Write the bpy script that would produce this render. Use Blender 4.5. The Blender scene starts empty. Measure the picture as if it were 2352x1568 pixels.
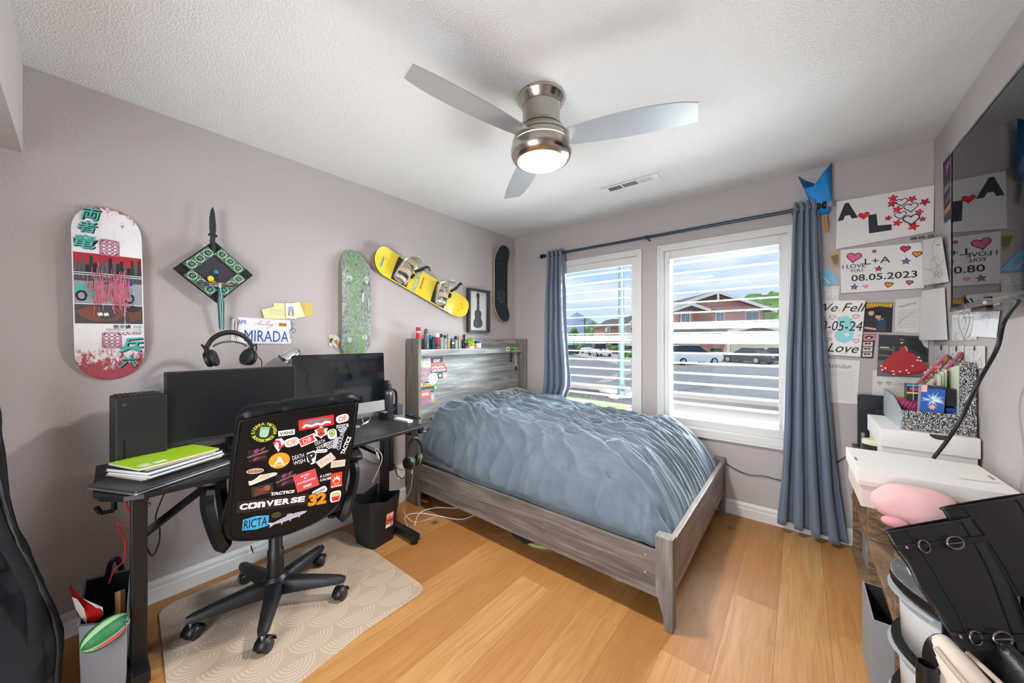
import bpy, math, random
from math import sin, cos, pi, radians
from mathutils import Vector, Matrix, noise

sc = bpy.context.scene
COL = sc.collection
random.seed(7)

# ---------------------------------------------------------------- camera
CAM = Vector((2.488, -3.094, 1.30)); FPX = 808.0; PX0 = 1176.0; PY0 = 781.0; YAW = radians(39.3)
FWD = Vector((-sin(YAW), cos(YAW), 0)); RT = Vector((cos(YAW), sin(YAW), 0)); UP = Vector((0, 0, 1))
cd = bpy.data.cameras.new('camera'); cam = bpy.data.objects.new('camera', cd); COL.objects.link(cam)
cam.location = CAM; cam.rotation_euler = (pi / 2, 0, YAW)
cd.sensor_width = 36.0; cd.lens = 36.0 * FPX / 2352.0; cd.shift_y = -(784 - PY0) / 2352.0
cd.clip_start = 0.02; cd.clip_end = 400
sc.camera = cam
# ---------------------------------------------------------------- view
vs = sc.view_settings
vs.view_transform = 'Standard'; vs.look = 'None'; vs.gamma = 1.0; vs.use_curve_mapping = False
vs.exposure = 0.57
# ---------------------------------------------------------------- sky
w = bpy.data.worlds.new('sky'); sc.world = w; w.use_nodes = True
nt = w.node_tree; nt.nodes.clear()
def wn(t, **k):
    n = nt.nodes.new(t)
    for a, b in k.items(): setattr(n, a, b)
    return n
tc = wn('ShaderNodeTexCoord'); sp = wn('ShaderNodeSeparateXYZ'); nt.links.new(tc.outputs['Generated'], sp.inputs[0])
cr = wn('ShaderNodeValToRGB'); nt.links.new(sp.outputs['Z'], cr.inputs[0])
e = cr.color_ramp.elements
e[0].position = 0.0; e[0].color = (0.66, 0.74, 0.84, 1); e[1].position = 0.5; e[1].color = (0.22, 0.42, 0.75, 1)
k_ = e.new(0.16); k_.color = (0.44, 0.62, 0.84, 1)
mp = wn('ShaderNodeMapping'); mp.inputs['Scale'].default_value = (2.0, 2.0, 9.0); nt.links.new(tc.outputs['Generated'], mp.inputs[0])
nz = wn('ShaderNodeTexNoise'); nz.inputs['Scale'].default_value = 2.2; nz.inputs['Detail'].default_value = 7; nt.links.new(mp.outputs[0], nz.inputs['Vector'])
c2 = wn('ShaderNodeValToRGB'); nt.links.new(nz.outputs['Fac'], c2.inputs[0])
c2.color_ramp.elements[0].position = 0.43; c2.color_ramp.elements[1].position = 0.68
mx = wn('ShaderNodeMixRGB'); mx.inputs[2].default_value = (0.80, 0.83, 0.88, 1)
nt.links.new(c2.outputs[0], mx.inputs[0]); nt.links.new(cr.outputs[0], mx.inputs[1])
bg = wn('ShaderNodeBackground'); bg.inputs['Strength'].default_value = 0.82; nt.links.new(mx.outputs[0], bg.inputs[0])
ow = wn('ShaderNodeOutputWorld'); nt.links.new(bg.outputs[0], ow.inputs[0])
# ---------------------------------------------------------------- sun and large lights
def light(name, kind, loc, target, energy, color=(1, 1, 1), size=1.0, size_y=None, angle=None):
    d = bpy.data.lights.new(name, kind); o = bpy.data.objects.new(name, d); COL.objects.link(o)
    o.location = loc; d.energy = energy; d.color = color
    o.rotation_euler = (Vector(target) - Vector(loc)).to_track_quat('-Z', 'Y').to_euler()
    if kind == 'AREA':
        d.size = size
        if size_y: d.shape = 'RECTANGLE'; d.size_y = size_y
    if angle is not None: d.angle = angle
    return o
light('sun', 'SUN', (0, 0, 30), (6, 20, 0), 1.35, (1.0, 0.95, 0.88), angle=radians(3))      # from behind this house, over the roof
light('added_ground_fill', 'AREA', (2.3, 2.3, -0.35), (1.3, -1.2, 2.1), 1300, (0.91, 0.97, 1.03), 4.0, 2.0)  # added area lamp hidden below the sills, imitating bounce off sunlit ground
light('added_sky_fill', 'AREA', (5.2, 5.4, 4.9), (0.9, -1.0, 0.95), 5200, (0.89, 0.965, 1.04), 6.0, 2.6)  # added area lamp above the view through the windows, boosting skylight indoors
o_ = light('added_rear_fill', 'AREA', (1.75, -4.0, 1.05), (1.75, 0.0, 1.0), 30, (0.92, 0.98, 1.06), 1.0, 1.7); o_.data.spread = radians(150)  # added unseen fill lamp behind the camera, no fixture of the house
# ================================================================ helpers
def ray(px, py): return FWD + RT * ((px - PX0) / FPX) + UP * ((PY0 - py) / FPX)
def onx(px, py, X): d = ray(px, py); return CAM + d * ((X - CAM.x) / d.x)
def ony(px, py, Y): d = ray(px, py); return CAM + d * ((Y - CAM.y) / d.y)
def onz(px, py, Z): d = ray(px, py); return CAM + d * ((Z - CAM.z) / d.z)
def ext(px, depth, z=0.0):                      # outdoors: a place at a distance, on its own height
    p = CAM + (FWD + RT * ((px - PX0) / FPX)) * depth
    return Vector((p.x, p.y, z))
def lin(c):
    if isinstance(c, str):
        c = c.lstrip('#'); c = [int(c[i:i + 2], 16) / 255 for i in (0, 2, 4)]
    return tuple(x / 12.92 if x <= 0.04045 else ((x + 0.055) / 1.055) ** 2.4 for x in c[:3]) + (1,)
MATS = {}
def mat(color, rough=0.55, metal=0.0, spec=0.5, emit=0.0, coat=0.0, sheen=0.0, trans=0.0, bump=None, name=None, alpha=1.0):
    """plain procedural material; bump = (scale, strength, distance)"""
    key = (color if isinstance(color, str) else tuple(color), rough, metal, spec, emit, coat, sheen, trans, bump, alpha)
    if key in MATS: return MATS[key]
    m = bpy.data.materials.new(name or 'paint'); m.use_nodes = True
    b = m.node_tree.nodes['Principled BSDF']; c = lin(color)
    b.inputs['Base Color'].default_value = c; b.inputs['Roughness'].default_value = rough
    b.inputs['Metallic'].default_value = metal; b.inputs['Specular IOR Level'].default_value = spec
    if emit: b.inputs['Emission Color'].default_value = c; b.inputs['Emission Strength'].default_value = emit
    if coat: b.inputs['Coat Weight'].default_value = coat; b.inputs['Coat Roughness'].default_value = 0.05
    if sheen: b.inputs['Sheen Weight'].default_value = sheen; b.inputs['Sheen Roughness'].default_value = 0.4
    if trans: b.inputs['Transmission Weight'].default_value = trans
    if alpha < 1: b.inputs['Alpha'].default_value = alpha
    if bump:
        N = m.node_tree.nodes; L = m.node_tree.links
        t = N.new('ShaderNodeTexCoord'); n = N.new('ShaderNodeTexNoise'); bp = N.new('ShaderNodeBump')
        n.inputs['Scale'].default_value = bump[0]; n.inputs['Detail'].default_value = 3
        bp.inputs['Strength'].default_value = bump[1]; bp.inputs['Distance'].default_value = bump[2]
        L.new(t.outputs['Object'], n.inputs['Vector']); L.new(n.outputs['Fac'], bp.inputs['Height']); L.new(bp.outputs[0], b.inputs['Normal'])
    MATS[key] = m
    return m
class NT:                                       # small node builder for richer materials
    def __init__(s, name, rough=0.5, spec=0.5, metal=0.0):
        s.m = bpy.data.materials.new(name); s.m.use_nodes = True
        s.N = s.m.node_tree.nodes; s.L = s.m.node_tree.links; s.b = s.N['Principled BSDF']
        s.b.inputs['Roughness'].default_value = rough; s.b.inputs['Specular IOR Level'].default_value = spec; s.b.inputs['Metallic'].default_value = metal
        s.tc = s.N.new('ShaderNodeTexCoord')
    def map(s, scale=(1, 1, 1), rot=(0, 0, 0), loc=(0, 0, 0), src='Object'):
        n = s.N.new('ShaderNodeMapping'); n.inputs['Scale'].default_value = scale; n.inputs['Rotation'].default_value = rot; n.inputs['Location'].default_value = loc
        s.L.new(s.tc.outputs[src], n.inputs[0]); return n.outputs[0]
    def noise(s, vec, scale=5, detail=4, rough=0.5, dist=0.0):
        n = s.N.new('ShaderNodeTexNoise'); n.inputs['Scale'].default_value = scale; n.inputs['Detail'].default_value = detail
        n.inputs['Roughness'].default_value = rough; n.inputs['Distortion'].default_value = dist
        s.L.new(vec, n.inputs['Vector']); return n.outputs['Fac']
    def voro(s, vec, scale=5, feature='F1', out='Distance', rnd=1.0):
        n = s.N.new('ShaderNodeTexVoronoi'); n.feature = feature; n.inputs['Scale'].default_value = scale; n.inputs['Randomness'].default_value = rnd
        s.L.new(vec, n.inputs['Vector']); return n.outputs[out]
    def ramp(s, fac, stops, interp='LINEAR'):
        n = s.N.new('ShaderNodeValToRGB'); n.color_ramp.interpolation = interp; el = n.color_ramp.elements
        while len(el) < len(stops): el.new(0.5)
        for i, (p, c) in enumerate(stops):
            el[i].position = p; el[i].color = lin(c) if isinstance(c, (str,)) else ((c, c, c, 1) if isinstance(c, (int, float)) else c)
        s.L.new(fac, n.inputs[0]); return n.outputs[0]
    def mix(s, fac, a, b, mode='MIX'):
        n = s.N.new('ShaderNodeMixRGB'); n.blend_type = mode
        for i, v in ((0, fac), (1, a), (2, b)):
            if isinstance(v, str): n.inputs[i].default_value = lin(v)
            elif isinstance(v, (int, float)): n.inputs[i].default_value = v if i == 0 else (v, v, v, 1)
            elif isinstance(v, tuple): n.inputs[i].default_value = v
            else: s.L.new(v, n.inputs[i])
        return n.outputs[0]
    def math(s, op, a, b=0.0):
        n = s.N.new('ShaderNodeMath'); n.operation = op
        for i, v in ((0, a), (1, b)):
            if isinstance(v, (int, float)): n.inputs[i].default_value = v
            else: s.L.new(v, n.inputs[i])
        return n.outputs[0]
    def sep(s, vec):
        n = s.N.new('ShaderNodeSeparateXYZ'); s.L.new(vec, n.inputs[0]); return n.outputs
    def bump(s, h, strength=0.3, dist=0.01):
        n = s.N.new('ShaderNodeBump'); n.inputs['Strength'].default_value = strength; n.inputs['Distance'].default_value = dist
        s.L.new(h, n.inputs['Height']); s.L.new(n.outputs[0], s.b.inputs['Normal'])
    def col(s, c): s.L.new(c, s.b.inputs['Base Color'])
    def rough(s, c): s.L.new(c, s.b.inputs['Roughness'])

def frame(o, u, v, n=None):                     # local (a, b, h) -> o + a*u + b*v + h*n
    u = Vector(u).normalized(); v = Vector(v); v = (v - u * v.dot(u)).normalized(); n = u.cross(v) if n is None else Vector(n).normalized()
    o = Vector(o)
    return Matrix(((u.x, v.x, n.x, o.x), (u.y, v.y, n.y, o.y), (u.z, v.z, n.z, o.z), (0, 0, 0, 1)))
def T(x, y, z): return Matrix.Translation((x, y, z))
def RZ(a): return Matrix.Rotation(a, 4, 'Z')
def RX(a): return Matrix.Rotation(a, 4, 'X')
def RY(a): return Matrix.Rotation(a, 4, 'Y')
WM = {}                                         # world matrix of things without asking the depsgraph
TXT = {}
def text_mesh(s, bold=0.0, shear=0.0):
    key = (s, bold, shear)
    if key not in TXT:
        c = bpy.data.curves.new('t', 'FONT'); c.body = s; c.size = 1; c.align_x = 'CENTER'; c.align_y = 'CENTER'; c.offset = bold; c.shear = shear; c.resolution_u = 3
        o = bpy.data.objects.new('t', c); COL.objects.link(o)
        dg = bpy.context.evaluated_depsgraph_get(); me = o.evaluated_get(dg).to_mesh()
        vs_ = [tuple(v.co) for v in me.vertices]; fs = [tuple(p.vertices) for p in me.polygons]
        o.evaluated_get(dg).to_mesh_clear(); bpy.data.objects.remove(o); bpy.data.curves.remove(c)
        if vs_:
            x0 = min(v[0] for v in vs_); x1 = max(v[0] for v in vs_); y0 = min(v[1] for v in vs_); y1 = max(v[1] for v in vs_)
            cx, cy = (x0 + x1) / 2, (y0 + y1) / 2
            vs_ = [(v[0] - cx, v[1] - cy) for v in vs_]
            TXT[key] = (vs_, fs, x1 - x0, y1 - y0)
        else: TXT[key] = ([], [], 1, 1)
    return TXT[key]

class MB:
    def __init__(s, M=None):
        s.v = []; s.f = []; s.mi = []; s.sm = []; s.mats = []; s.M = M or Matrix.Identity(4)
    def m(s, m):
        if m not in s.mats: s.mats.append(m)
        return s.mats.index(m)
    def vs(s, pts, M=None):
        A = s.M @ M if M is not None else s.M
        i = len(s.v); s.v += [A @ Vector(p) for p in pts]; return i
    def add(s, pts, faces, m, smooth=False, M=None):
        i = s.vs(pts, M); k = s.m(m)
        for f in faces: s.f.append(tuple(i + a for a in f)); s.mi.append(k); s.sm.append(smooth)
    def box(s, c, d, m, M=None):
        x, y, z = c; a, b, h = d[0] / 2, d[1] / 2, d[2] / 2
        P = [(x + i * a, y + j * b, z + k * h) for k in (-1, 1) for j in (-1, 1) for i in (-1, 1)]
        s.add(P, [(0, 2, 3, 1), (4, 5, 7, 6), (0, 1, 5, 4), (2, 6, 7, 3), (0, 4, 6, 2), (1, 3, 7, 5)], m, False, M)
    def bb(s, p, q, m, M=None):
        s.box([(a + b) / 2 for a, b in zip(p, q)], [abs(b - a) for a, b in zip(p, q)], m, M)
    def lift(s):                                 # stacked prints never share a plane
        s.k = getattr(s, 'k', 0) + 1; return s.k * 3e-6
    def poly(s, pts, m, h=0.0, M=None):
        h += s.lift()
        s.add([(p[0], p[1], p[2] if len(p) > 2 else h) for p in pts], [tuple(range(len(pts)))], m, False, M)
    def prism(s, pts, h0, h1, m, M=None, side=None, smooth=False):
        n = len(pts)
        area = sum(pts[i][0] * pts[(i + 1) % n][1] - pts[(i + 1) % n][0] * pts[i][1] for i in range(n))
        if area < 0: pts = pts[::-1]
        P = [(p[0], p[1], h0) for p in pts] + [(p[0], p[1], h1) for p in pts]
        i = s.vs(P, M); k = s.m(m); k2 = s.m(side or m)
        s.f.append(tuple(i + a for a in range(n))[::-1]); s.mi.append(k2); s.sm.append(False)
        s.f.append(tuple(i + n + a for a in range(n))); s.mi.append(k); s.sm.append(False)
        for a in range(n):
            b = (a + 1) % n; s.f.append((i + a, i + b, i + n + b, i + n + a)); s.mi.append(k2); s.sm.append(smooth)
    def tube(s, path, r, m, seg=8, M=None, caps=True, flat=1.0):
        path = [Vector(p) for p in path]; n = len(path); R = r if isinstance(r, (list, tuple)) else [r] * n
        P = []; prev = None
        for i, p in enumerate(path):
            t = (path[min(i + 1, n - 1)] - path[max(i - 1, 0)])
            t = t.normalized() if t.length > 1e-9 else Vector((0, 0, 1))
            if prev is None:
                a = Vector((0, 0, 1)) if abs(t.z) < 0.9 else Vector((1, 0, 0)); u = t.cross(a).normalized()
            else:
                u = prev - t * prev.dot(t); u = u.normalized() if u.length > 1e-6 else t.orthogonal().normalized()
            prev = u; w_ = t.cross(u)
            for k in range(seg):
                a = 2 * pi * k / seg; P.append(p + (u * cos(a) + w_ * sin(a) * flat) * R[i])
        F = [(i * seg + k, i * seg + (k + 1) % seg, (i + 1) * seg + (k + 1) % seg, (i + 1) * seg + k) for i in range(n - 1) for k in range(seg)]
        s.add(P, F, m, seg > 4, M)
        if caps:
            s.add(P[:seg], [tuple(range(seg))[::-1]], m, False, M); s.add(P[-seg:], [tuple(range(seg))], m, False, M)
    def lathe(s, prof, m, seg=24, M=None, caps=True):
        P = [(r * cos(2 * pi * k / seg), r * sin(2 * pi * k / seg), z) for r, z in prof for k in range(seg)]
        n = len(prof)
        F = [(i * seg + k, i * seg + (k + 1) % seg, (i + 1) * seg + (k + 1) % seg, (i + 1) * seg + k) for i in range(n - 1) for k in range(seg)]
        if prof[-1][1] < prof[0][1]: F = [f[::-1] for f in F]
        s.add(P, F, m, True, M)
        if caps:
            s.add(P[:seg], [tuple(range(seg))[::-1]], m, False, M); s.add(P[-seg:], [tuple(range(seg))], m, False, M)
    def grid(s, fn, nu, nv, m, M=None, smooth=True, close_u=False):
        P = [fn(i / nu, j / nv) for j in range(nv + 1) for i in range(nu + 1)]; q = nu + 1
        s.add(P, [(j * q + i, j * q + i + 1, (j + 1) * q + i + 1, (j + 1) * q + i) for j in range(nv) for i in range(nu)], m, smooth, M)
    def ball(s, c, r, m, M=None, seg=16, rings=10):
        rx, ry, rz = r if isinstance(r, (list, tuple)) else (r, r, r)
        s.grid(lambda u, v: (c[0] + rx * sin(pi * v) * cos(2 * pi * u), c[1] + ry * sin(pi * v) * sin(2 * pi * u), c[2] - rz * cos(pi * v)), seg, rings, m, M)
    def stroke(s, pts, wd, m, h=0.0, M=None):
        pts = [Vector((p[0], p[1])) for p in pts]; n = len(pts); P = []; h += s.lift()
        for i, p in enumerate(pts):
            t = pts[min(i + 1, n - 1)] - pts[max(i - 1, 0)]
            t = t.normalized() if t.length > 1e-9 else Vector((1, 0)); q = Vector((-t.y, t.x)) * wd / 2
            P += [(p.x + q.x, p.y + q.y, h), (p.x - q.x, p.y - q.y, h)]
        s.add(P, [(2 * i + 1, 2 * i + 3, 2 * i + 2, 2 * i) for i in range(n - 1)], m, False, M)
    def text(s, t, cx, cy, h, width, m, z=0.001, rot=0.0, bold=0.0, shear=0.0, M=None, fn=None):
        """text fitted to height h and (if given) width, centred on (cx, cy)"""
        vs_, fs, w0, h0 = text_mesh(t, bold, shear)
        if not vs_: return
        z += s.lift()
        sy = h / h0; sx = width / w0 if width else sy
        c, d = cos(rot), sin(rot); P = []
        for x, y in vs_:
            x, y = x * sx, y * sy
            X, Y = cx + x * c - y * d, cy + x * d + y * c
            P.append(fn(X, Y, z) if fn else (X, Y, z))
        s.add(P, fs, m, False, M)
    def build(s, name, parent=None, bevel=0.0, seg=2, subsurf=0, angle=48, solid=0.0, origin=None):
        me = bpy.data.meshes.new(name)
        if parent is not None: inv = WM[parent.name].inverted(); vv = [inv @ p for p in s.v]
        else:
            if origin is None:
                if s.v:
                    xs = [p.x for p in s.v]; ys = [p.y for p in s.v]; zs = [p.z for p in s.v]
                    origin = Vector(((min(xs) + max(xs)) / 2, (min(ys) + max(ys)) / 2, min(zs)))
                else: origin = Vector((0, 0, 0))
            origin = Vector(origin); vv = [p - origin for p in s.v]
        me.from_pydata([tuple(p) for p in vv], [], s.f)
        for x in s.mats: me.materials.append(x)
        me.polygons.foreach_set('material_index', s.mi); me.polygons.foreach_set('use_smooth', s.sm)
        me.update()
        if any(s.sm): me.set_sharp_from_angle(angle=radians(angle))
        o = bpy.data.objects.new(name, me); COL.objects.link(o)
        if parent is not None: o.parent = parent; WM[o.name] = WM[parent.name].copy()
        else: o.location = origin; WM[o.name] = Matrix.Translation(origin)
        if solid: q = o.modifiers.new('thickness', 'SOLIDIFY'); q.thickness = solid; q.offset = 0
        if bevel:
            q = o.modifiers.new('bevel', 'BEVEL'); q.width = bevel; q.segments = seg; q.limit_method = 'ANGLE'; q.angle_limit = radians(40)
        if subsurf: q = o.modifiers.new('sub', 'SUBSURF'); q.levels = subsurf; q.render_levels = subsurf
        return o
def tag(o, label, cat, group=None):
    o['label'] = label; o['category'] = cat
    if group: o['group'] = group
    return o
def thing(name, label, cat, loc=(0, 0, 0), rz=0.0, group=None):
    o = bpy.data.objects.new(name, None); COL.objects.link(o); o.location = loc; o.rotation_euler = (0, 0, rz); o.empty_display_size = 0.05
    WM[o.name] = Matrix.Translation(loc) @ RZ(rz); return tag(o, label, cat, group)
def struct(o): o['kind'] = 'structure'; return o
def dup(root, loc, rz=0.0, label=None, group=None):
    """a copy of a thing with copies of its parts and sub-parts"""
    r = root.copy(); COL.objects.link(r); r.location = loc; r.rotation_euler = (0, 0, rz); WM[r.name] = Matrix.Translation(loc) @ RZ(rz)
    if label: r['label'] = label
    if group: r['group'] = group
    for ch in list(root.children):
        c = ch.copy(); COL.objects.link(c); c.parent = r; WM[c.name] = WM[r.name].copy()
        for g in list(ch.children):
            d = g.copy(); COL.objects.link(d); d.parent = c
    return r
# 2-D shapes
def circ(cx, cy, r, n=20, ry=None): return [(cx + r * cos(2 * pi * i / n), cy + (ry or r) * sin(2 * pi * i / n)) for i in range(n)]
def rrect(cx, cy, w_, h_, r, n=5, rot=0.0):
    P = []
    for sx, sy, a0 in ((1, 1, 0), (-1, 1, pi / 2), (-1, -1, pi), (1, -1, 1.5 * pi)):
        for i in range(n + 1):
            a = a0 + pi / 2 * i / n; P.append((sx * (w_ / 2 - r) + r * cos(a), sy * (h_ / 2 - r) + r * sin(a)))
    c, d = cos(rot), sin(rot)
    return [(cx + x * c - y * d, cy + x * d + y * c) for x, y in P]
def quad(cx, cy, w_, h_, rot=0.0):
    c, d = cos(rot), sin(rot)
    return [(cx + x * c - y * d, cy + x * d + y * c) for x, y in ((-w_ / 2, -h_ / 2), (w_ / 2, -h_ / 2), (w_ / 2, h_ / 2), (-w_ / 2, h_ / 2))]
def heart(cx, cy, w_, rot=0.0, n=28):
    P = []
    for i in range(n):
        t = 2 * pi * i / n; x = 16 * sin(t) ** 3; y = 13 * cos(t) - 5 * cos(2 * t) - 2 * cos(3 * t) - cos(4 * t)
        x, y = x / 32 * w_, (y + 2) / 32 * w_; c, d = cos(rot), sin(rot); P.append((cx + x * c - y * d, cy + x * d + y * c))
    return P
def star(cx, cy, r, n=5, inner=0.42, rot=0.0):
    return [(cx + (r if i % 2 == 0 else r * inner) * sin(pi * i / n + rot), cy + (r if i % 2 == 0 else r * inner) * cos(pi * i / n + rot)) for i in range(2 * n)]
def flower(cx, cy, r, n=5, rot=0.0):
    return [(cx + r * (0.76 + 0.24 * cos(n * a)) * cos(a + rot), cy + r * (0.76 + 0.24 * cos(n * a)) * sin(a + rot)) for a in [2 * pi * i / 40 for i in range(40)]]
def closed(p): return list(p) + [p[0]]
def catmull(P, n=6):
    P = [Vector(p) for p in P]; out = []
    for i in range(len(P) - 1):
        a, b, c, d = P[max(i - 1, 0)], P[i], P[i + 1], P[min(i + 2, len(P) - 1)]
        for k in range(n):
            t = k / n; out.append(0.5 * ((2 * b) + (c - a) * t + (2 * a - 5 * b + 4 * c - d) * t * t + (3 * b - a - 3 * c + d) * t ** 3))
    return out + [P[-1]]
def scribble(mb, x0, y0, x1, y1, m, n, wd=0.0012, h=0.0012, seed=1, curl=1.0):
    """pencil lines of a drawing on paper"""
    rn = random.Random(seed)
    for _ in range(n):
        x, y = rn.uniform(x0, x1), rn.uniform(y0, y1); a = rn.uniform(0, 6.28); P = [(x, y)]; st = (x1 - x0 + y1 - y0) / 26; da = rn.uniform(-0.6, 0.6) * curl
        for _k in range(rn.randint(4, 9)):
            a += da + rn.uniform(-0.25, 0.25); x = min(max(x + st * cos(a), x0), x1); y = min(max(y + st * sin(a), y0), y1); P.append((x, y))
        mb.stroke(P, wd * rn.uniform(0.6, 1.3), m, h)
def handlines(mb, x0, x1, ys, m, wd=0.001, h=0.0012, seed=1, amp=0.0015):
    rn = random.Random(seed)
    for y in ys:
        x = x0; P = []
        e_ = x1 - rn.uniform(0, 0.15) * (x1 - x0)
        while x < e_: P.append((x, y + rn.uniform(-amp, amp))); x += amp * rn.uniform(0.6, 1.3)
        if len(P) > 2: mb.stroke(P, wd, m, h)
# common materials
WHITE = mat('#e9e8e6', 0.45, name='white_paint'); BLACK = mat('#0d0e10', 0.45, name='black_plastic'); BLKM = mat('#121316', 0.4, name='black_metal')
DARK = mat('#191a1d', 0.6, name='charcoal_plastic'); CHROME = mat('#d9d9d9', 0.16, 1.0, name='chrome'); STEEL = mat('#b9b3aa', 0.32, 1.0, name='brushed_nickel')
PAPER = mat('#eeecea', 0.8, name='paper'); INK = mat('#1a1a1c', 0.7, name='black_ink'); RED = mat('#d02a2e', 0.6, name='red_ink'); PENCIL = mat('#77777b', 0.9, name='pencil')
SW = mat('#f2f2f0', 0.4, name='white_vinyl'); SB = mat('#0d0d0f', 0.35, name='black_vinyl'); SR = mat('#e02c26', 0.4, name='red_vinyl'); SO = mat('#f0921e', 0.4, name='orange_vinyl')
# ================================================================ room shell
RX1 = 3.082; CH = 2.44; YB = -3.25
def plaster(color, scale, strength, dist, rough=0.75):
    t = NT('textured_drywall', rough, 0.35); v = t.map()
    a = t.noise(v, scale, 3, 0.5, 0.35); b = t.noise(v, scale * 2.6, 2, 0.5)
    c = t.math('ADD', t.ramp(a, [(0.42, 0.0), (0.6, 1.0)]), t.math('MULTIPLY', b, 0.45))
    t.bump(c, strength, dist); n = t.noise(v, 1.3, 3)
    t.col(t.mix(t.math('MULTIPLY', n, 0.10), color, '#ffffff', 'MULTIPLY')); return t.m
WALLM = plaster('#b7aeac', 135, 0.26, 0.004); CEILM = plaster('#dddcd9', 120, 0.42, 0.005, 0.85)
TRIM = mat('#d6d4d0', 0.38, name='white_trim_paint')

t = NT('oak_planks', 0.36, 0.45)
v0 = t.map(rot=(0, 0, pi / 2))
br = t.N.new('ShaderNodeTexBrick'); t.L.new(v0, br.inputs['Vector'])
br.inputs['Scale'].default_value = 1.0; br.inputs['Brick Width'].default_value = 1.55; br.inputs['Row Height'].default_value = 0.185
br.inputs['Mortar Size'].default_value = 0.0012; br.inputs['Mortar Smooth'].default_value = 0.6; br.offset = 0.37; br.offset_frequency = 2; br.inputs['Bias'].default_value = 0.0
br.inputs['Color1'].default_value = (0, 0, 0, 1); br.inputs['Color2'].default_value = (1, 1, 1, 1); br.inputs['Mortar'].default_value = (0.5, 0.5, 0.5, 1)
plank = t.ramp(br.outputs['Color'], [(0.0, '#a46f3b'), (0.35, '#b37f48'), (0.65, '#bc8a53'), (1.0, '#c49760')])
# grain shifts from plank to plank
ad = t.N.new('ShaderNodeVectorMath'); ad.operation = 'MULTIPLY_ADD'; t.L.new(br.outputs['Color'], ad.inputs[0]); ad.inputs[1].default_value = (7, 13, 0); t.L.new(t.map(), ad.inputs[2])
mp_ = t.N.new('ShaderNodeMapping'); mp_.inputs['Scale'].default_value = (16, 0.9, 1); t.L.new(ad.outputs[0], mp_.inputs[0])
g1 = t.noise(mp_.outputs[0], 2.2, 6, 0.6, 1.1); mp2 = t.N.new('ShaderNodeMapping'); mp2.inputs['Scale'].default_value = (90, 3, 1); t.L.new(ad.outputs[0], mp2.inputs[0])
g2 = t.noise(mp2.outputs[0], 2.0, 3)
c = t.mix(t.ramp(g1, [(0.36, 0.55), (0.62, 0.0)]), plank, '#9c6630'); c = t.mix(t.ramp(g2, [(0.3, 0.28), (0.6, 0.0)]), c, '#8a5a2c')
kn = t.voro(ad.outputs[0], 2.3, 'F1'); c = t.mix(t.ramp(kn, [(0.012, 0.95), (0.035, 0.5), (0.085, 0.0)]), c, '#4a2a12')
sc_ = t.noise(t.map(scale=(1, 1, 1)), 5, 5, 0.7); c = t.mix(t.ramp(sc_, [(0.55, 0.0), (0.8, 0.22)]), c, '#c7a179')
c = t.mix(t.math('MULTIPLY', br.outputs['Fac'], 0.55), c, '#4d2c12')
t.col(c); t.rough(t.ramp(g1, [(0.3, 0.5), (0.7, 0.4)]))
t.bump(t.math('SUBTRACT', t.math('MULTIPLY', g2, 0.25), br.outputs['Fac']), 0.25, 0.002)
FLOORM = t.m

b = MB(); b.bb((-0.15, -4.2, -0.12), (RX1 + 0.15, 0.15, 0.0), FLOORM); struct(b.build('floor', origin=(0, 0, 0)))
b = MB(); b.bb((-0.15, -4.2, CH), (RX1 + 0.15, 0.2, CH + 0.12), CEILM); struct(b.build('ceiling', origin=(0, 0, CH)))
b = MB(); b.bb((-0.15, -4.2, 0), (0, 0.15, CH), WALLM); struct(b.build('wall_left', origin=(0, 0, 0)))
b = MB(); b.bb((RX1, -4.2, 0), (RX1 + 0.15, 0.15, CH), WALLM); struct(b.build('wall_right', origin=(RX1, 0, 0)))
WIN = [(0.535, 1.378), (1.603, 2.421)]; WZ0, WZ1 = 0.60, 2.045
b = MB()
for x0, x1 in ((0, WIN[0][0]), (WIN[0][1], WIN[1][0]), (WIN[1][1], RX1)): b.bb((x0, 0, 0), (x1, 0.15, CH), WALLM)
for x0, x1 in WIN: b.bb((x0, 0, 0), (x1, 0.15, WZ0), WALLM); b.bb((x0, 0, WZ1), (x1, 0.15, CH), WALLM)
struct(b.build('wall_far', origin=(0, 0, 0)))
b = MB(); b.bb((0, YB - 0.115, 2.075), (2.3, YB, CH), WALLM); b.bb((2.3, YB - 0.115, 0), (RX1, YB, CH), WALLM); struct(b.build('wall_back', origin=(0, YB, 0)))
b = MB(); b.bb((0, -4.2, 0), (RX1, -4.1, CH), WALLM); struct(b.build('wall_closet', origin=(0, -4.2, 0)))
# baseboards with a moulded top
prof = [(0, 0), (0.016, 0), (0.016, 0.062), (0.012, 0.068), (0.012, 0.088), (0.007, 0.099), (0.004, 0.106), (0, 0.106)]
def baseboard(name, M, ln):
    b = MB(M); b.prism(prof, 0, ln, TRIM, smooth=False); return struct(b.build(name))
baseboard('baseboard_left', Matrix(((1, 0, 0, 0), (0, 0, 1, -3.25), (0, 1, 0, 0), (0, 0, 0, 1))), 3.25)
baseboard('baseboard_far', Matrix(((0, 0, 1, 0), (-1, 0, 0, 0), (0, 1, 0, 0), (0, 0, 0, 1))), RX1)
baseboard('baseboard_right', Matrix(((-1, 0, 0, RX1), (0, 0, 1, -3.25), (0, 1, 0, 0), (0, 0, 0, 1))), 3.25)

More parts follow.
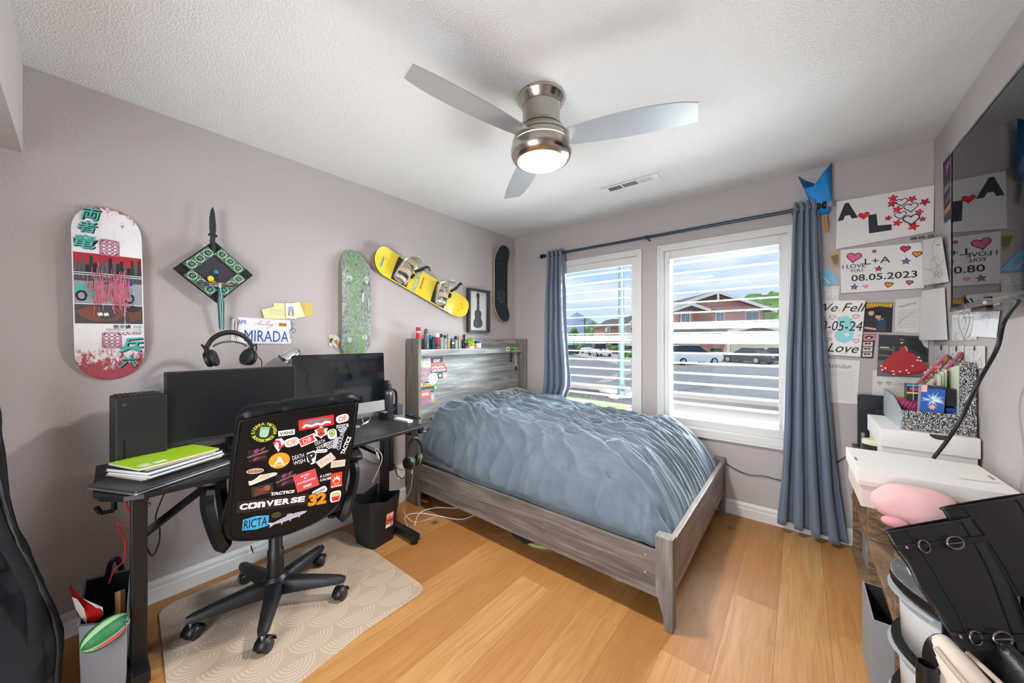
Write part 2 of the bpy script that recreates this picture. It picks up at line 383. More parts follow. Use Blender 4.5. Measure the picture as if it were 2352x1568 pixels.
# ---------------------------------------------------------------- windows
g = bpy.data.materials.new('window_glass'); g.use_nodes = True; N = g.node_tree.nodes; N.clear()
tr = N.new('ShaderNodeBsdfTransparent'); gl = N.new('ShaderNodeBsdfGlossy'); gl.inputs['Roughness'].default_value = 0.02; fr = N.new('ShaderNodeFresnel'); fr.inputs['IOR'].default_value = 1.13
mxs = N.new('ShaderNodeMixShader'); ou = N.new('ShaderNodeOutputMaterial'); tr.inputs['Color'].default_value = (0.97, 0.98, 0.98, 1)
g.node_tree.links.new(fr.outputs[0], mxs.inputs[0]); g.node_tree.links.new(tr.outputs[0], mxs.inputs[1]); g.node_tree.links.new(gl.outputs[0], mxs.inputs[2]); g.node_tree.links.new(mxs.outputs[0], ou.inputs[0])
GLASS = g
VINYL = mat('#b4b9b3', 0.4, name='white_window_vinyl')
def window(n, x0, x1, rails):
    w_ = thing('window_%d' % n, '', 'window', ((x0 + x1) / 2, 0, WZ0)); struct(w_); del w_['label']; del w_['category']
    b = MB()                                                        # inner casing, two steps deep
    for (o_, i_, d0, d1) in ((0.047, 0.012, 0.0, 0.016), (0.047, 0.030, 0.016, 0.024)):
        b.bb((x0 - o_, -d1, WZ0 + 0.003), (x0 - i_, -d0, WZ1 + i_ - .0002), TRIM); b.bb((x1 + i_, -d1, WZ0 + 0.003), (x1 + o_, -d0, WZ1 + i_ - .0002), TRIM)
        b.bb((x0 - o_, -d1, WZ1 + i_), (x1 + o_, -d0, WZ1 + o_), TRIM)
    b.bb((x0 - 0.03, -0.0118, WZ0 + .003), (x0 + 0.002, 0.02, WZ1 - .003), TRIM); b.bb((x1 - 0.002, -0.0118, WZ0 + .003), (x1 + 0.03, 0.02, WZ1 - .003), TRIM); b.bb((x0 - 0.03, -0.0118, WZ1 - 0.002), (x1 + 0.03, 0.02, WZ1 + 0.03), TRIM)
    b.build('casing', w_, bevel=0.002, seg=1)
    b = MB(); b.bb((x0 - 0.06, -0.028, WZ0 - 0.062), (x1 + 0.06, -0.001, WZ0 - 0.045), TRIM); b.bb((x0 - 0.05, -0.018, WZ0 - 0.045), (x1 + 0.05, -0.001, WZ0 + 0.002), TRIM); b.bb((x0 + 0.001, 0.0, WZ0 - 0.004), (x1 - 0.001, 0.15, WZ0 + 0.006), mat('#e9e7e3', 0.3, name='marble_sill'))
    b.build('sill', w_, bevel=0.003, seg=2)
    b = MB(); f = 0.035
    for p, q in (((x0 + .001, 0.095, WZ0 + .007), (x0 + f, 0.15, WZ1)), ((x1 - f, 0.095, WZ0 + .007), (x1 - .001, 0.15, WZ1)), ((x0 + f, 0.095, WZ1 - f), (x1 - f, 0.15, WZ1)), ((x0 + f, 0.095, WZ0 + .007), (x1 - f, 0.15, WZ0 + 0.007 + f))): b.bb(p, q, VINYL)
    b.build('sash_frame', w_, bevel=0.003)
    for z0, z1, y0, y1 in rails:
        b = MB(); b.bb((x0 + f, y0, z0), (x1 - f, y1, z1), VINYL)
        if z1 - z0 > 0.045 and n == 2:
            for k in (0.25, 0.75): b.lathe([(0.022, 0), (0.022, 0.012), (0.008, 0.016)], VINYL, 14, T(x0 + (x1 - x0) * k, y0 + 0.02, z1))
        b.build('meeting_rail', w_, bevel=0.003)
    zs = [WZ0 + 0.04] + [z for r in sorted(rails) for z in (r[0] + 0.01, r[1] - 0.01)][:2] + [WZ1 - f]
    for a, c_, y in ((zs[0], zs[1], 0.118), (zs[2], zs[3], 0.135)):
        b = MB(); b.bb((x0 + f, y, a), (x1 - f, y + 0.004, c_), GLASS); b.build('pane', w_)
window(1, *WIN[0], [(1.292, 1.345, 0.10, 0.14)])
window(2, *WIN[1], [(1.285, 1.352, 0.10, 0.14), (1.395, 1.437, 0.12, 0.14)])
SHM = mat('#d2d2d0', 0.35, name='shutter_paint')
def shutter(x0, x1, label, hinge):
    s = thing('plantation_shutter', label, 'window shutter', ((x0 + x1) / 2, 0, WZ0), group='plantation shutters on the far wall')
    y0, y1 = 0.004, 0.034; st = 0.043
    xa, xb = x0 + 0.004, x1 - 0.004; za, zb = WZ0 + 0.008, WZ1 - 0.004; zt, zl = zb - 0.068, za + 0.058
    b = MB(); b.bb((xa, y0, za), (xa + st, y1, zb), SHM); b.build('stile', s, bevel=0.002); b = MB(); b.bb((xb - st, y0, za), (xb, y1, zb), SHM); b.build('stile', s, bevel=0.002)
    b = MB(); b.bb((xa + st, y0 + .002, zt), (xb - st, y1 - .002, zb), SHM); b.build('top_rail', s, bevel=0.002); b = MB(); b.bb((xa + st, y0 + .002, za), (xb - st, y1 - .002, zl), SHM); b.build('bottom_rail', s, bevel=0.002)
    n = 16; pitch = (zt - zl) / n
    for i in range(n):
        z = zl + pitch * (i + 0.5); M = T(0, (y0 + y1) / 2, z) @ RX(radians(2.2))
        pr = [(0.042 * cos(a), 0.0048 * sin(a)) for a in [2 * pi * k / 14 for k in range(14)]]
        b = MB(M @ Matrix(((0, 0, 1, 0), (1, 0, 0, 0), (0, 1, 0, 0), (0, 0, 0, 1)))); b.prism(pr, xa + st + 0.002, xb - st - 0.002, SHM, smooth=True); b.build('louver', s)
    for z in (za + 0.15, zb - 0.15):
        xh = xb if hinge > 0 else xa
        b = MB(); b.bb((xh - 0.006, y0 - 0.006, z - 0.035), (xh + 0.006, y0 + 0.002, z + 0.035), SHM); b.tube([(xh, y0 - 0.006, z - 0.035), (xh, y0 - 0.006, z + 0.035)], 0.004, SHM, 8); b.build('hinge', s)
shutter(*WIN[0], 'white louvered shutter in the left window, behind the head of the bed', -1)
shutter(*WIN[1], 'white louvered shutter in the right window, beside the floor-length curtain', 1)
# ================================================================ outside (built where it stands beyond the windows)
G = -1.0                                         # street level
XM = frame((CAM.x, CAM.y, G), RT, FWD)           # houses across the street stand square to this heading
def lat(px, d): return (px - PX0) / FPX * d
def hz(py, d): return (PY0 - py) / FPX * d + CAM.z - G
t = NT('asphalt', 0.9, 0.2); v = t.map(); t.col(t.mix(t.noise(v, 0.35, 5), '#94928f', '#aaa8a5')); ASPH = t.m
t = NT('lawn_grass', 0.95, 0.1); v = t.map(); t.col(t.mix(t.noise(v, 14, 4), '#6c9247', '#9db46a')); LAWN = t.m
t = NT('dark_gravel', 0.95, 0.1); v = t.map(); t.col(t.mix(t.voro(v, 9), '#2f2d2d', '#8b8480')); GRAV = t.m
CONC = mat('#c9b9aa', 0.9, name='concrete'); CONC2 = mat('#d3cbc0', 0.9, name='driveway_concrete')
b = MB(); b.bb((-120, 0.16, G - 0.3), (160, 190, G), ASPH); struct(b.build('street', origin=(0, 0, G - .3)))
b = MB(); b.prism([(-40, .2), (-1.9, .2), (-1.9, 9.0), (-14, 10.2), (-40, 10.2)], G, G + .05, LAWN); struct(b.build('lawn', origin=(0, 5, G)))
b = MB(); b.bb((-40, 10.2, G), (-1.9, 11.6, G + 0.06), GRAV); b.prism([(-14, 10.2), (-1.9, 9.0), (-1.9, 10.2)], G, G + .06, GRAV); struct(b.build('gravel_bed', origin=(0, 10, G)))
b = MB(); b.bb((-40, 11.6, G), (30, 13.0, G + 0.08), CONC); b.bb((-1.89, .2, G), (30, 11.59, G + .07), mat('#8f867d', .9, name='toned_down_concrete')); struct(b.build('sidewalk', origin=(0, 12, G)))  # near slab's colour is darkened to offset the added sky lamp above it
b = MB(XM); b.bb((10, 30.6, 0), (45, 60, 0.10), CONC2); struct(b.build('driveway'))
b = MB(XM); b.poly([(4.5, 19), (5.2, 19), (14, 34), (12.2, 34)], CONC, 0.012); struct(b.build('gutter'))
b = MB(XM); b.poly([(9.5, 40), (16, 34), (18, 70), (9, 70)], CONC, 0.05); struct(b.build('far_sidewalk'))
b = MB(XM); b.poly([(-20, 62), (11, 62), (11, 110), (-20, 110)], mat('#b89a6c', 0.95, name='dry_grass'), 0.06); struct(b.build('dry_field'))
# mountains far away
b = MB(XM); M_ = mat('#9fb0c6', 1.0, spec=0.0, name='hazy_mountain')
P = [(-10, 0), (0, 8), (10, 13), (18, 9), (26, 12), (34, 17), (48, 10), (70, 14), (90, 4), (110, 0)]
b.add([(x, 175, -2) for x, z in P] + [(x, 185, z) for x, z in P] + [(x, 230, -2) for x, z in P], [(i, i + 1, 11 + i, 10 + i) for i in range(9)] + [(10 + i, 11 + i, 21 + i, 20 + i) for i in range(9)], M_); struct(b.build('mountains'))

PEACH = NT('peach_lap_siding', 0.85, 0.2); v = PEACH.map(); z_ = PEACH.sep(v)[2]; PEACH.col(PEACH.mix(PEACH.ramp(PEACH.math('FRACT', PEACH.math('MULTIPLY', z_, 6.0)), [(0.0, 1.0), (0.14, 0.0)], 'CONSTANT'), '#e3ab98', '#c08672')); PEACH = PEACH.m
TAUPE = mat('#8a7d75', 0.9, name='gable_shingles'); ROOF = mat('#77736d', 0.95, name='roof_shingles'); HW = mat('#efe9e0', 0.6, name='house_trim'); WG = mat('#7f95a3', 0.12, name='house_window_glass'); GAR = mat('#e8d9bf', 0.7, name='garage_door_paint')
def gable(b, x0, x1, z0, zp, y, depth, wall, over=0.35, trim=HW, roof=True):
    """a gable end facing the street, with pitched roof going back"""
    xm = (x0 + x1) / 2
    b.prism([(x0, z0), (x1, z0), (xm, zp)], -y - depth, -y, wall, Matrix(((1, 0, 0, 0), (0, 0, -1, 0), (0, 1, 0, 0), (0, 0, 0, 1))))
    if not roof: return
    s_ = (zp - z0) / (xm - x0); th = 0.18
    for sg in (-1, 1):
        xe = xm + sg * (xm - x0 + over); ze = z0 - over * s_
        pr = [(xm, zp + 0.03), (xe, ze + 0.03), (xe, ze + 0.03 + th), (xm, zp + 0.03 + th)]
        b.prism(pr, -y - depth, -y + over, ROOF, Matrix(((1, 0, 0, 0), (0, 0, -1, 0), (0, 1, 0, 0), (0, 0, 0, 1))))
        b.prism([(xm, zp - 0.12), (xe, ze - 0.12), (xe, ze + th + .06), (xm, zp + th + 0.06)], -y + over, -y + over + 0.06, trim, Matrix(((1, 0, 0, 0), (0, 0, -1, 0), (0, 1, 0, 0), (0, 0, 0, 1))))
h = thing('house', 'peach two-storey house with cream gable trim across the street', 'house', tuple(ext(1645, 44, G)), YAW)
D = 40.0
X = lambda px, d=D: lat(px, d)
b = MB(XM); b.bb((X(1539), D, 0), (X(1752), D + 9, hz(711, D)), PEACH); b.build('wall', h)
b = MB(XM); gable(b, X(1524), X(1752), hz(711, D), hz(674, D), D - 0.05, 9, PEACH, over=0.9); b.build('roof', h)
b = MB(XM); gable(b, X(1541), X(1612), hz(712, D - .8), hz(700, D - .8), D - 0.8, 3, TAUPE); b.bb((X(1541), D - 0.75, 2.6), (X(1583), D, hz(712, D - .8)), PEACH); b.build('side_gable', h)
b = MB(XM); zz = hz(674, D); b.prism([(X(1603), hz(690, D) - .05), (X(1672), hz(690, D) - .05), (X(1638), zz - .1)], D - 0.12, D - 0.06, TAUPE, Matrix(((1, 0, 0, 0), (0, 0, 1, 0), (0, 1, 0, 0), (0, 0, 0, 1)))); b.bb((X(1636), D - 1.02, zz - 0.8), (X(1640), D - 0.9, zz + .1), HW); b.build('gable_shingles', h)
for px0, px1, py0, py1, d in ((1565, 1583, 719, 741, D - .8), (1645, 1661, 719, 739, D), (1713, 1741, 717, 739, D)):
    b = MB(XM); b.bb((X(px0, d) - .12, d - 0.08, hz(py1, d) - .1), (X(px1, d) + .12, d - 0.02, hz(py0, d) + .14), HW); b.bb((X(px0, d) - .2, d - 0.12, hz(py0, d) + .06), (X(px1, d) + .2, d - 0.02, hz(py0, d) + .2), HW); o = b.build('window', h)
    b = MB(XM); xm = (X(px0, d) + X(px1, d)) / 2; b.bb((X(px0, d), d - 0.10, hz(py1, d)), (xm - .03, d - 0.07, hz(py0, d)), WG); b.bb((xm + .03, d - 0.10, hz(py1, d)), (X(px1, d), d - 0.07, hz(py0, d)), WG); b.build('pane', o)
b = MB(XM); d = 36.5; b.bb((X(1538, d), d + .6, 0), (X(1662, d), D, 2.7), PEACH); b.poly([(X(1536, d), d - .5, 2.65), (X(1700, d), d - .5, 2.65), (X(1700, d), D + .1, 4.15), (X(1536, d), D + .1, 4.15)], ROOF); b.poly([(X(1536, d), d - .5, 2.5), (X(1700, d), d - .5, 2.5), (X(1700, d), d - .5, 2.68), (X(1536, d), d - .5, 2.68)], HW); b.build('porch', h)
b = MB(XM); b.bb((X(1662, d), d - .4, 0), (X(1808, d), D, hz(762, d)), PEACH); gable(b, X(1668, d), X(1796, d), hz(762, d), hz(748, d), d - 0.4, 5, TAUPE, 0.3); b.build('garage', h)
b = MB(XM); b.bb((X(1672, d), d - .46, 0), (X(1794, d), d - .41, 2.35), GAR); [b.bb((X(1672, d), d - .47, z), (X(1794, d), d - .455, z + .03), mat('#cdbd9f', .7)) for z in (.6, 1.2, 1.8)]; b.build('garage_door', h)
for px in (1667, 1799):
    b = MB(XM); b.bb((X(px, d) - .12, d - .55, 0), (X(px, d) + .12, d - .42, 2.5), HW); b.build('post', h)
b = MB(XM)
for i in range(26): x = X(1544, 35) + i * 0.105; b.bb((x, 35, 0.1), (x + .05, 35.05, 1.15), HW)
b.bb((X(1544, 35), 34.97, 1.05), (X(1544, 35) + 2.75, 35.08, 1.13), HW); tag(b.build('picket_fence'), 'low cream picket fence in front of the peach house porch', 'fence')
h2 = thing('house', 'peach house with grey roof behind the lamp post down the street', 'house', tuple(ext(1430, 62, G)), YAW); d = 62
b = MB(XM); b.bb((X(1388, d), d, 0), (X(1436, d), d + 8, hz(750, d)), PEACH); b.build('wall', h2)
b = MB(XM); b.bb((X(1436, d - 1), d - 1, 0), (X(1486, d - 1), d + 8, hz(748, d)), HW); gable(b, X(1434, d), X(1492, d), hz(748, d), hz(725, d), d - 1, 9, HW, .4); b.build('gable_wing', h2)
b = MB(XM); b.poly([(X(1382, d), d - .6, hz(751, d)), (X(1440, d), d - .6, hz(751, d)), (X(1446, d), d + 4, hz(729, d)), (X(1420, d), d + 4, hz(729, d))], ROOF); b.poly([(X(1382, d), d - .6, hz(751, d)), (X(1420, d), d + 4, hz(729, d)), (X(1420, d), d + 8, hz(729, d)), (X(1382, d), d + 8, hz(751, d))], ROOF); b.build('roof', h2)
for px0, px1 in ((1391, 1395), (1444, 1450)):
    b = MB(XM); b.bb((X(px0, d) - .15, d - 1.15, hz(762, d)), (X(px1, d) + .15, d - 1.02 if px0 > 1400 else d - .02, hz(752, d)), HW); o = b.build('window', h2); b = MB(XM); b.bb((X(px0, d), d - 1.18, hz(761, d)), (X(px1, d), d - 1.1, hz(753, d)), WG); b.build('pane', o)

# ---------------------------------------------------------------- cars
TYRE = mat('#1d1d1f', 0.8, name='tyre_rubber'); RIM = mat('#c3c5c8', 0.3, 0.8, name='alloy'); CGL = mat('#2a333c', 0.08, name='car_glass'); TAIL = mat('#c2202c', 0.25, name='tail_light'); PLATE = mat('#7fa6d0', 0.5, name='plate')
SHAPE = {'sedan': ([(-2.35, .82, .35, .55, .80, 0), (-2.25, .88, .25, .6, .95, 0), (-1.75, .91, .22, .62, 1.0, 0), (-1.0, .92, .2, .62, 1.0, 1.40), (0.2, .92, .2, .62, .98, 1.45), (1.0, .91, .2, .6, .96, 0), (2.0, .88, .22, .58, .82, 0), (2.35, .78, .3, .5, .68, 0)]),
         'suv': ([(-2.35, .85, .4, .7, 1.05, 0), (-2.25, .93, .3, .75, 1.15, 1.70), (-1.4, .95, .3, .75, 1.15, 1.78), (0.2, .95, .3, .75, 1.12, 1.76), (1.0, .94, .3, .72, 1.1, 0), (2.1, .92, .32, .7, 1.0, 0), (2.4, .84, .4, .6, .85, 0)]),
         'pickup': ([(-2.8, .9, .5, .8, 1.1, 0), (-0.75, .95, .45, .8, 1.12, 0), (-0.6, .95, .45, .8, 1.12, 1.82), (0.7, .95, .45, .8, 1.12, 1.82), (1.3, .95, .45, .8, 1.1, 0), (2.6, .92, .45, .75, 1.02, 0), (2.8, .85, .5, .7, .9, 0)])}
def car(label, kind, px, d, yaw, paint, dz=0.1):
    """nose points along +x of the car; yaw 0 = driving away from the window"""
    S = SHAPE[kind]; M = XM @ T(lat(px, d), d, dz) @ RZ(pi / 2 + yaw)
    loc = M @ Vector((0, 0, 0)); r = thing('car' if kind != 'pickup' else 'pickup_truck', label, 'car' if kind != 'pickup' else 'pickup truck', tuple(loc), 0, 'cars parked across the street')
    b = MB(M); ring = lambda s: [(s[0], -s[1] * .95, s[2]), (s[0], -s[1], s[3]), (s[0], -s[1] * .93, s[4]), (s[0], s[1] * .93, s[4]), (s[0], s[1], s[3]), (s[0], s[1] * .95, s[2])]
    P = [p for s in S for p in ring(s)]; n = len(S)
    F = [(i * 6 + k, i * 6 + (k + 1) % 6, i * 6 + 6 + (k + 1) % 6, i * 6 + 6 + k) for i in range(n - 1) for k in range(6)] + [tuple(range(6))[::-1], tuple(range(6 * n - 6, 6 * n))]
    b.add(P, F, paint, True); b.build('body', r, angle=28)
    top = [(i, s) for i, s in enumerate(S) if s[5]]; i0, i1 = top[0][0], top[-1][0]; wr = 0.68
    a, z0 = S[i0 - 1], S[i1 + 1]
    ra = (a[0] + .25 if kind == 'sedan' else S[i0][0] - .12 if kind == 'suv' else S[i0][0], a[4]); rb = (z0[0], z0[4])
    b = MB(M)
    for sg in (-1, 1):
        b.add([(ra[0], sg * .82, ra[1]), (rb[0], sg * .82, rb[1])] + [(s[0], sg * wr, s[5] - .03) for i, s in reversed(top)], [tuple(range(2 + len(top)))], CGL)
    b.add([(ra[0], -.8, ra[1]), (ra[0], .8, ra[1]), (top[0][1][0], wr, top[0][1][5] - .03), (top[0][1][0], -wr, top[0][1][5] - .03)], [(0, 1, 2, 3)], CGL)
    b.add([(rb[0], -.8, rb[1]), (rb[0], .8, rb[1]), (top[-1][1][0], wr, top[-1][1][5] - .03), (top[-1][1][0], -wr, top[-1][1][5] - .03)], [(0, 3, 2, 1)], CGL); b.build('window_glass', r)
    b = MB(M); b.add([(s[0] - (.05 if i == i0 else -.05), sg * (wr + .03), s[5] - .05 * (0)) for i, s in top for sg in (-1, 1)], [(2 * i, 2 * i + 1, 2 * i + 3, 2 * i + 2) for i in range(len(top) - 1)], paint); o = b.build('roof', r, solid=0.06)
    for x in (S[0][0] + .9, S[-1][0] - .9):
        for sg in (-1, 1):
            b = MB(M @ T(x, sg * .84, .33) @ RX(pi / 2)); b.lathe([(.2, -.11), (.33, -.1), (.34, 0), (.33, .1), (.2, .11)], TYRE, 20); b.lathe([(.21, -.115), (.21, .115)], RIM, 20); b.build('wheel', r)
    xe = S[0][0]
    for sg in (-1, 1):
        b = MB(M); b.box((xe + .02, sg * .62, S[0][4] - .05), (.1, .34, .14), TAIL); b.build('tail_light', r)
    b = MB(M); b.box((xe - .02, 0, S[0][4] - .12), (.04, .34, .16), PLATE); b.build('number_plate', r)
    return r
CBLK = mat('#23252a', 0.2, coat=0.6, name='black_car_paint'); CWHT = mat('#eceef0', 0.25, coat=0.5, name='white_car_paint'); CGRY = mat('#3c3f44', 0.25, coat=0.5, name='grey_car_paint')
car('black sedan parked in the driveway, left of the other dark car', 'sedan', 1719, 34, 0.32, CBLK)
car('black coupe with red tail lights parked rightmost in the driveway', 'sedan', 1783, 34, 0.30, CGRY)
car('white sedan parked nose-in by the peach house porch', 'sedan', 1634, 38, 0.22, CWHT)
car('white sport utility vehicle parked sideways along the street', 'suv', 1590, 31.8, -1.45, CWHT)
car('white pickup truck seen from behind down the street', 'pickup', 1376, 49, 0.05, CWHT, 0.02)
car('small white van parked beyond the white pickup truck', 'suv', 1357, 58, 0.2, CWHT, 0.02)
car('dark sport utility vehicle parked right of the white pickup truck', 'suv', 1398, 60, 0.1, CBLK, 0.02)
car('dark car at the left edge of the left window beside the curtain', 'sedan', 1305, 58, 0.3, CBLK, 0.02)
car('dark red car half behind the lamp post', 'sedan', 1446, 52, 0.2, mat('#4a2028', 0.3, coat=.5, name='dark_red_car_paint'), 0.02)
# ---------------------------------------------------------------- lamp post, pole, trees
GREY = mat('#8fa2a8', 0.5, 0.2, name='galvanised_steel')
p = ext(1427, 13.7, G); L_ = thing('street_lamp', 'tall grey street lamp post on the gravel bed outside the left window', 'lamp post', tuple(p))
b = MB(T(*p)); b.lathe([(0.16, 0.0), (0.145, 0.12), (0.125, .9), (0.11, 3.5), (0.095, 9.0)], GREY, 20); b.build('pole', L_)
b = MB(T(*p)); b.tube([(0, 0, 8.9), (0.1, .8, 9.3), (.2, 2.2, 9.4)], 0.05, GREY); b.box((.22, 2.5, 9.36), (.25, .7, .14), GREY); b.build('lamp_head', L_)
b = MB(T(*p)); b.box((0.12, -.1, 0.5), (.12, .12, .2), GREY); b.build('access_cover', L_)
for i, (px, d, r_) in enumerate(((1400, 15.0, .3), (1450, 13.9, .28), (1409, 13.6, .15))):
    q = ext(px, d, G + .05); b = MB(T(*q)); b.ball((0, 0, .05), (r_ * 1.5, r_, .12), mat('#d6cdc4', .9, name='pale_stone')); tag(b.build('rock'), ['flat pale stepping stone in the gravel bed', 'pale rock right of the lamp post foot', 'small pale rock at the front of the lamp post foot'][i], 'rock', 'pale stones by the lamp post')
t = NT('tree_leaves', 0.8, 0.2); v = t.map(); t.col(t.mix(t.noise(v, 1.6, 4), '#4f7a3c', '#8fb26a')); LEAF = t.m
BARK = mat('#6b5a48', 0.9, name='bark')
def tree(name, label, cat, px, d, base, top, wpx, clumps, seed, group='trees across the street'):
    rn = random.Random(seed); z0, z1 = hz(base, d), hz(top, d); R_ = wpx / FPX * d / 2; lo = XM @ Vector((lat(px, d), d, 0))
    r = thing(name, label, cat, tuple(lo), 0, group); b = MB(T(*lo))
    for _ in range(clumps):
        a, q = rn.uniform(0, 6.28), rn.random() ** .5; k = rn.uniform(0.25, .45)
        cz = z0 + (z1 - z0) * rn.uniform(.12, .82); s_ = 1 - abs((cz - z0) / (z1 - z0) - .4) * .9
        c_ = Vector((R_ * q * s_ * cos(a), R_ * q * s_ * sin(a), cz)); rr = R_ * k
        def fn(u, v, c_=c_, rr=rr):
            dd = Vector((sin(pi * v) * cos(2 * pi * u), sin(pi * v) * sin(2 * pi * u), -cos(pi * v))); f = 1 + .35 * noise.noise(dd * 2.6 + c_); return c_ + dd * rr * f
        b.grid(fn, 12, 8, LEAF)
        for _l in range(26):
            dd = Vector((rn.gauss(0, 1), rn.gauss(0, 1), rn.gauss(0, 1))).normalized(); c2_ = c_ + dd * rr * 1.08; s2 = rr * .16; u_ = Vector((rn.gauss(0, 1), rn.gauss(0, 1), rn.gauss(0, 1))).normalized(); w_ = dd.cross(u_)
            b.add([c2_ - u_ * s2, c2_ + w_ * s2 * .6, c2_ + u_ * s2, c2_ - w_ * s2 * .6], [(0, 1, 2, 3)], LEAF)
    b.build('foliage', r)
    if z0 > .8:
        b = MB(T(*lo)); b.tube([(0, 0, 0), (0, 0, z0 + (z1 - z0) * .3)], R_ * .09, BARK); b.build('trunk', r)
tree('tree', 'rounded green tree left of the far peach house', 'tree', 1363, 80, 772, 738, 38, 12, 3)
tree('tree', 'small pale green tree beside the left curtain', 'tree', 1318, 85, 775, 753, 26, 9, 4)
tree('tree', 'large green tree behind the peach house at right', 'tree', 1768, 62, 768, 684, 130, 26, 5)
tree('shrub', 'round green bush left of the white pickup truck', 'bush', 1333, 75, 803, 789, 26, 8, 6)
tree('shrub', 'dark tall shrub behind the lamp post', 'bush', 1412, 56, 806, 784, 30, 9, 7)
tree('shrub', 'clipped green hedge right of the lamp post', 'bush', 1445, 46, 822, 806, 42, 12, 8)
tree('shrub', 'dark bush behind the dark sport utility vehicle', 'bush', 1388, 70, 800, 780, 40, 9, 9)
tree('shrub', 'bush behind the picket fence at the porch', 'bush', 1560, 37, 800, 785, 30, 8, 10)
p = ext(1343, 95, G); b = MB(T(*p)); b.tube([(0, 0, 0), (0, 0, 8.6)], .16, BARK, 8); b.tube([(-1, 0, 7.7), (1, 0, 7.7)], .08, BARK, 6); tag(b.build('utility_pole'), 'wooden utility pole with crossarm by the rounded tree', 'utility pole')
# ================================================================ left wall: boards, cap, plate, notes
LW = lambda y, z, x=0.0: frame((x, y, z), (0, 1, 0), (0, 0, 1))      # on the left wall: u right, v up, n into the room
WOODE = mat('#c8a06a', 0.55, name='maple_plies')
def deck_fn(L, W, mid, tip, kick):
    def half(s):
        a = abs(s); e_ = W * 0.62
        return W / 2 * (1 if a < L / 2 - e_ else max(0.0, 1 - ((a - L / 2 + e_) / e_) ** 2.3) ** (1 / 2.3))
    def hgt(s, q=0.0):
        a = max(0.0, (abs(s) - (L / 2 - kick)) / kick); a = a * a * (3 - 2 * a) if a < 1 else 1
        return mid + (tip - mid) * a - (0.006 * q * q if mid > tip else -0.006 * q * q)
    return half, hgt
def deck(parent, M, L, W, mid, tip, kick, face, edge=WOODE, back=WOODE, th=0.011):
    """pressed board: s runs along local v, kicked ends; one mesh with face, plies and back"""
    half, hgt = deck_fn(L, W, mid, tip, kick); ns, nt_ = 56, 10
    S = [-L / 2 * cos(pi * i / ns) * 0.9995 for i in range(ns + 1)]
    b = MB(M)
    def row(off): return [(half(s) * (2 * j / nt_ - 1), s, hgt(s, 2 * j / nt_ - 1) + off) for s in S for j in range(nt_ + 1)]
    q = nt_ + 1; F = [(i * q + j, i * q + j + 1, (i + 1) * q + j + 1, (i + 1) * q + j) for i in range(ns) for j in range(nt_)]
    b.add(row(0), F, face, True); b.add(row(-th), [f[::-1] for f in F], back, True)
    rim = [i * q for i in range(ns + 1)] + [i * q + nt_ for i in range(ns, -1, -1)]
    A, B = row(0), row(-th); n = len(rim)
    b.add([A[k] for k in rim] + [B[k] for k in rim], [(i, n + i, n + (i + 1) % n, (i + 1) % n) for i in range(n)], edge, True)
    b.build('deck', parent, angle=50); return half, hgt
# --- white deck with scuffed graphics
t = NT('scuffed_white_graphic', 0.35, 0.5); v = t.map(scale=(1, 1, 1))
z_ = t.sep(v)[2]; n1 = t.noise(t.map(scale=(3, 60, 14)), 1.0, 5, 0.7, 0.3); n2 = t.noise(t.map(scale=(3, 45, 26)), 1.0, 6, 0.75)
endz = t.ramp(t.math('ABSOLUTE', t.math('ADD', z_, -0.395)), [(0.20, 0.0), (0.36, 0.62), (0.40, 1.0)])
scf = t.math('ADD', t.math('ADD', t.math('MULTIPLY', endz, 0.34), t.ramp(z_, [(0.04, 0.22), (0.12, 0.16), (0.2, 0.0)])), n2)
c = t.mix(t.ramp(scf, [(0.74, 0.0), (0.84, 1.0)]), '#ece8e8', '#b0505c'); c = t.mix(t.ramp(n1, [(0.60, 0.0), (0.7, 0.35)]), c, '#8b8288'); t.col(c); DECKW = t.m
cy = (onx(168, 640, .05).y + onx(328, 640, .05).y) / 2; D1 = LW(cy, 1.515, 0.004) @ RZ(radians(1.0))
r = thing('skateboard_deck', 'scuffed white skateboard deck with teal lettering, leftmost on the wall', 'skateboard', (0.0, cy, 1.12), group='boards hung on the left wall')
L1, W1 = 0.79, 0.212
half, hgt = deck(r, D1, L1, W1, 0.05, 0.012, 0.20, DECKW, mat('#c49a7a', .6))
TEAL = mat('#4fb8ac', 0.4, name='teal_print'); PINK = mat('#cf6f86', 0.5, name='pink_scuff'); MAUVE = mat('#a8567a', 0.45, name='mauve_print')
sf = lambda X, Y, z: (X, Y, hgt(Y, X / (W1 / 2)) + z)
def dpoly(b, pts, m, h=0.0008, nsub=6):
    """a printed patch that follows the board"""
    b.add([sf(x, y, h) for x, y in pts], [tuple(range(len(pts)))], m)
def dband(b, x0, x1, y0, y1, m, h):
    b.grid(lambda u, v: sf(x0 + (x1 - x0) * u, y0 + (y1 - y0) * v, h), 6, 6, m, smooth=False)
b = MB(D1); rn = random.Random(3)
X0, X1 = -0.102, 0.102
dband(b, X0, X1, 0.085, 0.172, mat('#a82c34', .4), 0.0006); dband(b, X0, X1, 0.085, 0.118, mat('#3a3a3e', .5), 0.0008); dband(b, X0, X1, -0.055, 0.085, mat('#9a9ba0', .5), 0.0006); dband(b, X0, X1, 0.048, 0.085, mat('#4a4b50', .5), .0008); dband(b, X0, X1, -0.14, -0.055, mat('#46434a', .5), 0.0006)
for x in range(18):
    xx = X0 + 0.0113 * x; hh = rn.uniform(0.118, 0.165); dband(b, xx, xx + .0095, 0.09, hh, mat(rn.choice(['#1c1c20', '#2c2c32', '#56565c']), .5), 0.0011)
for y in (0.083, 0.074, -0.055): dband(b, X0, X1, y, y + .003, SW, .0012)
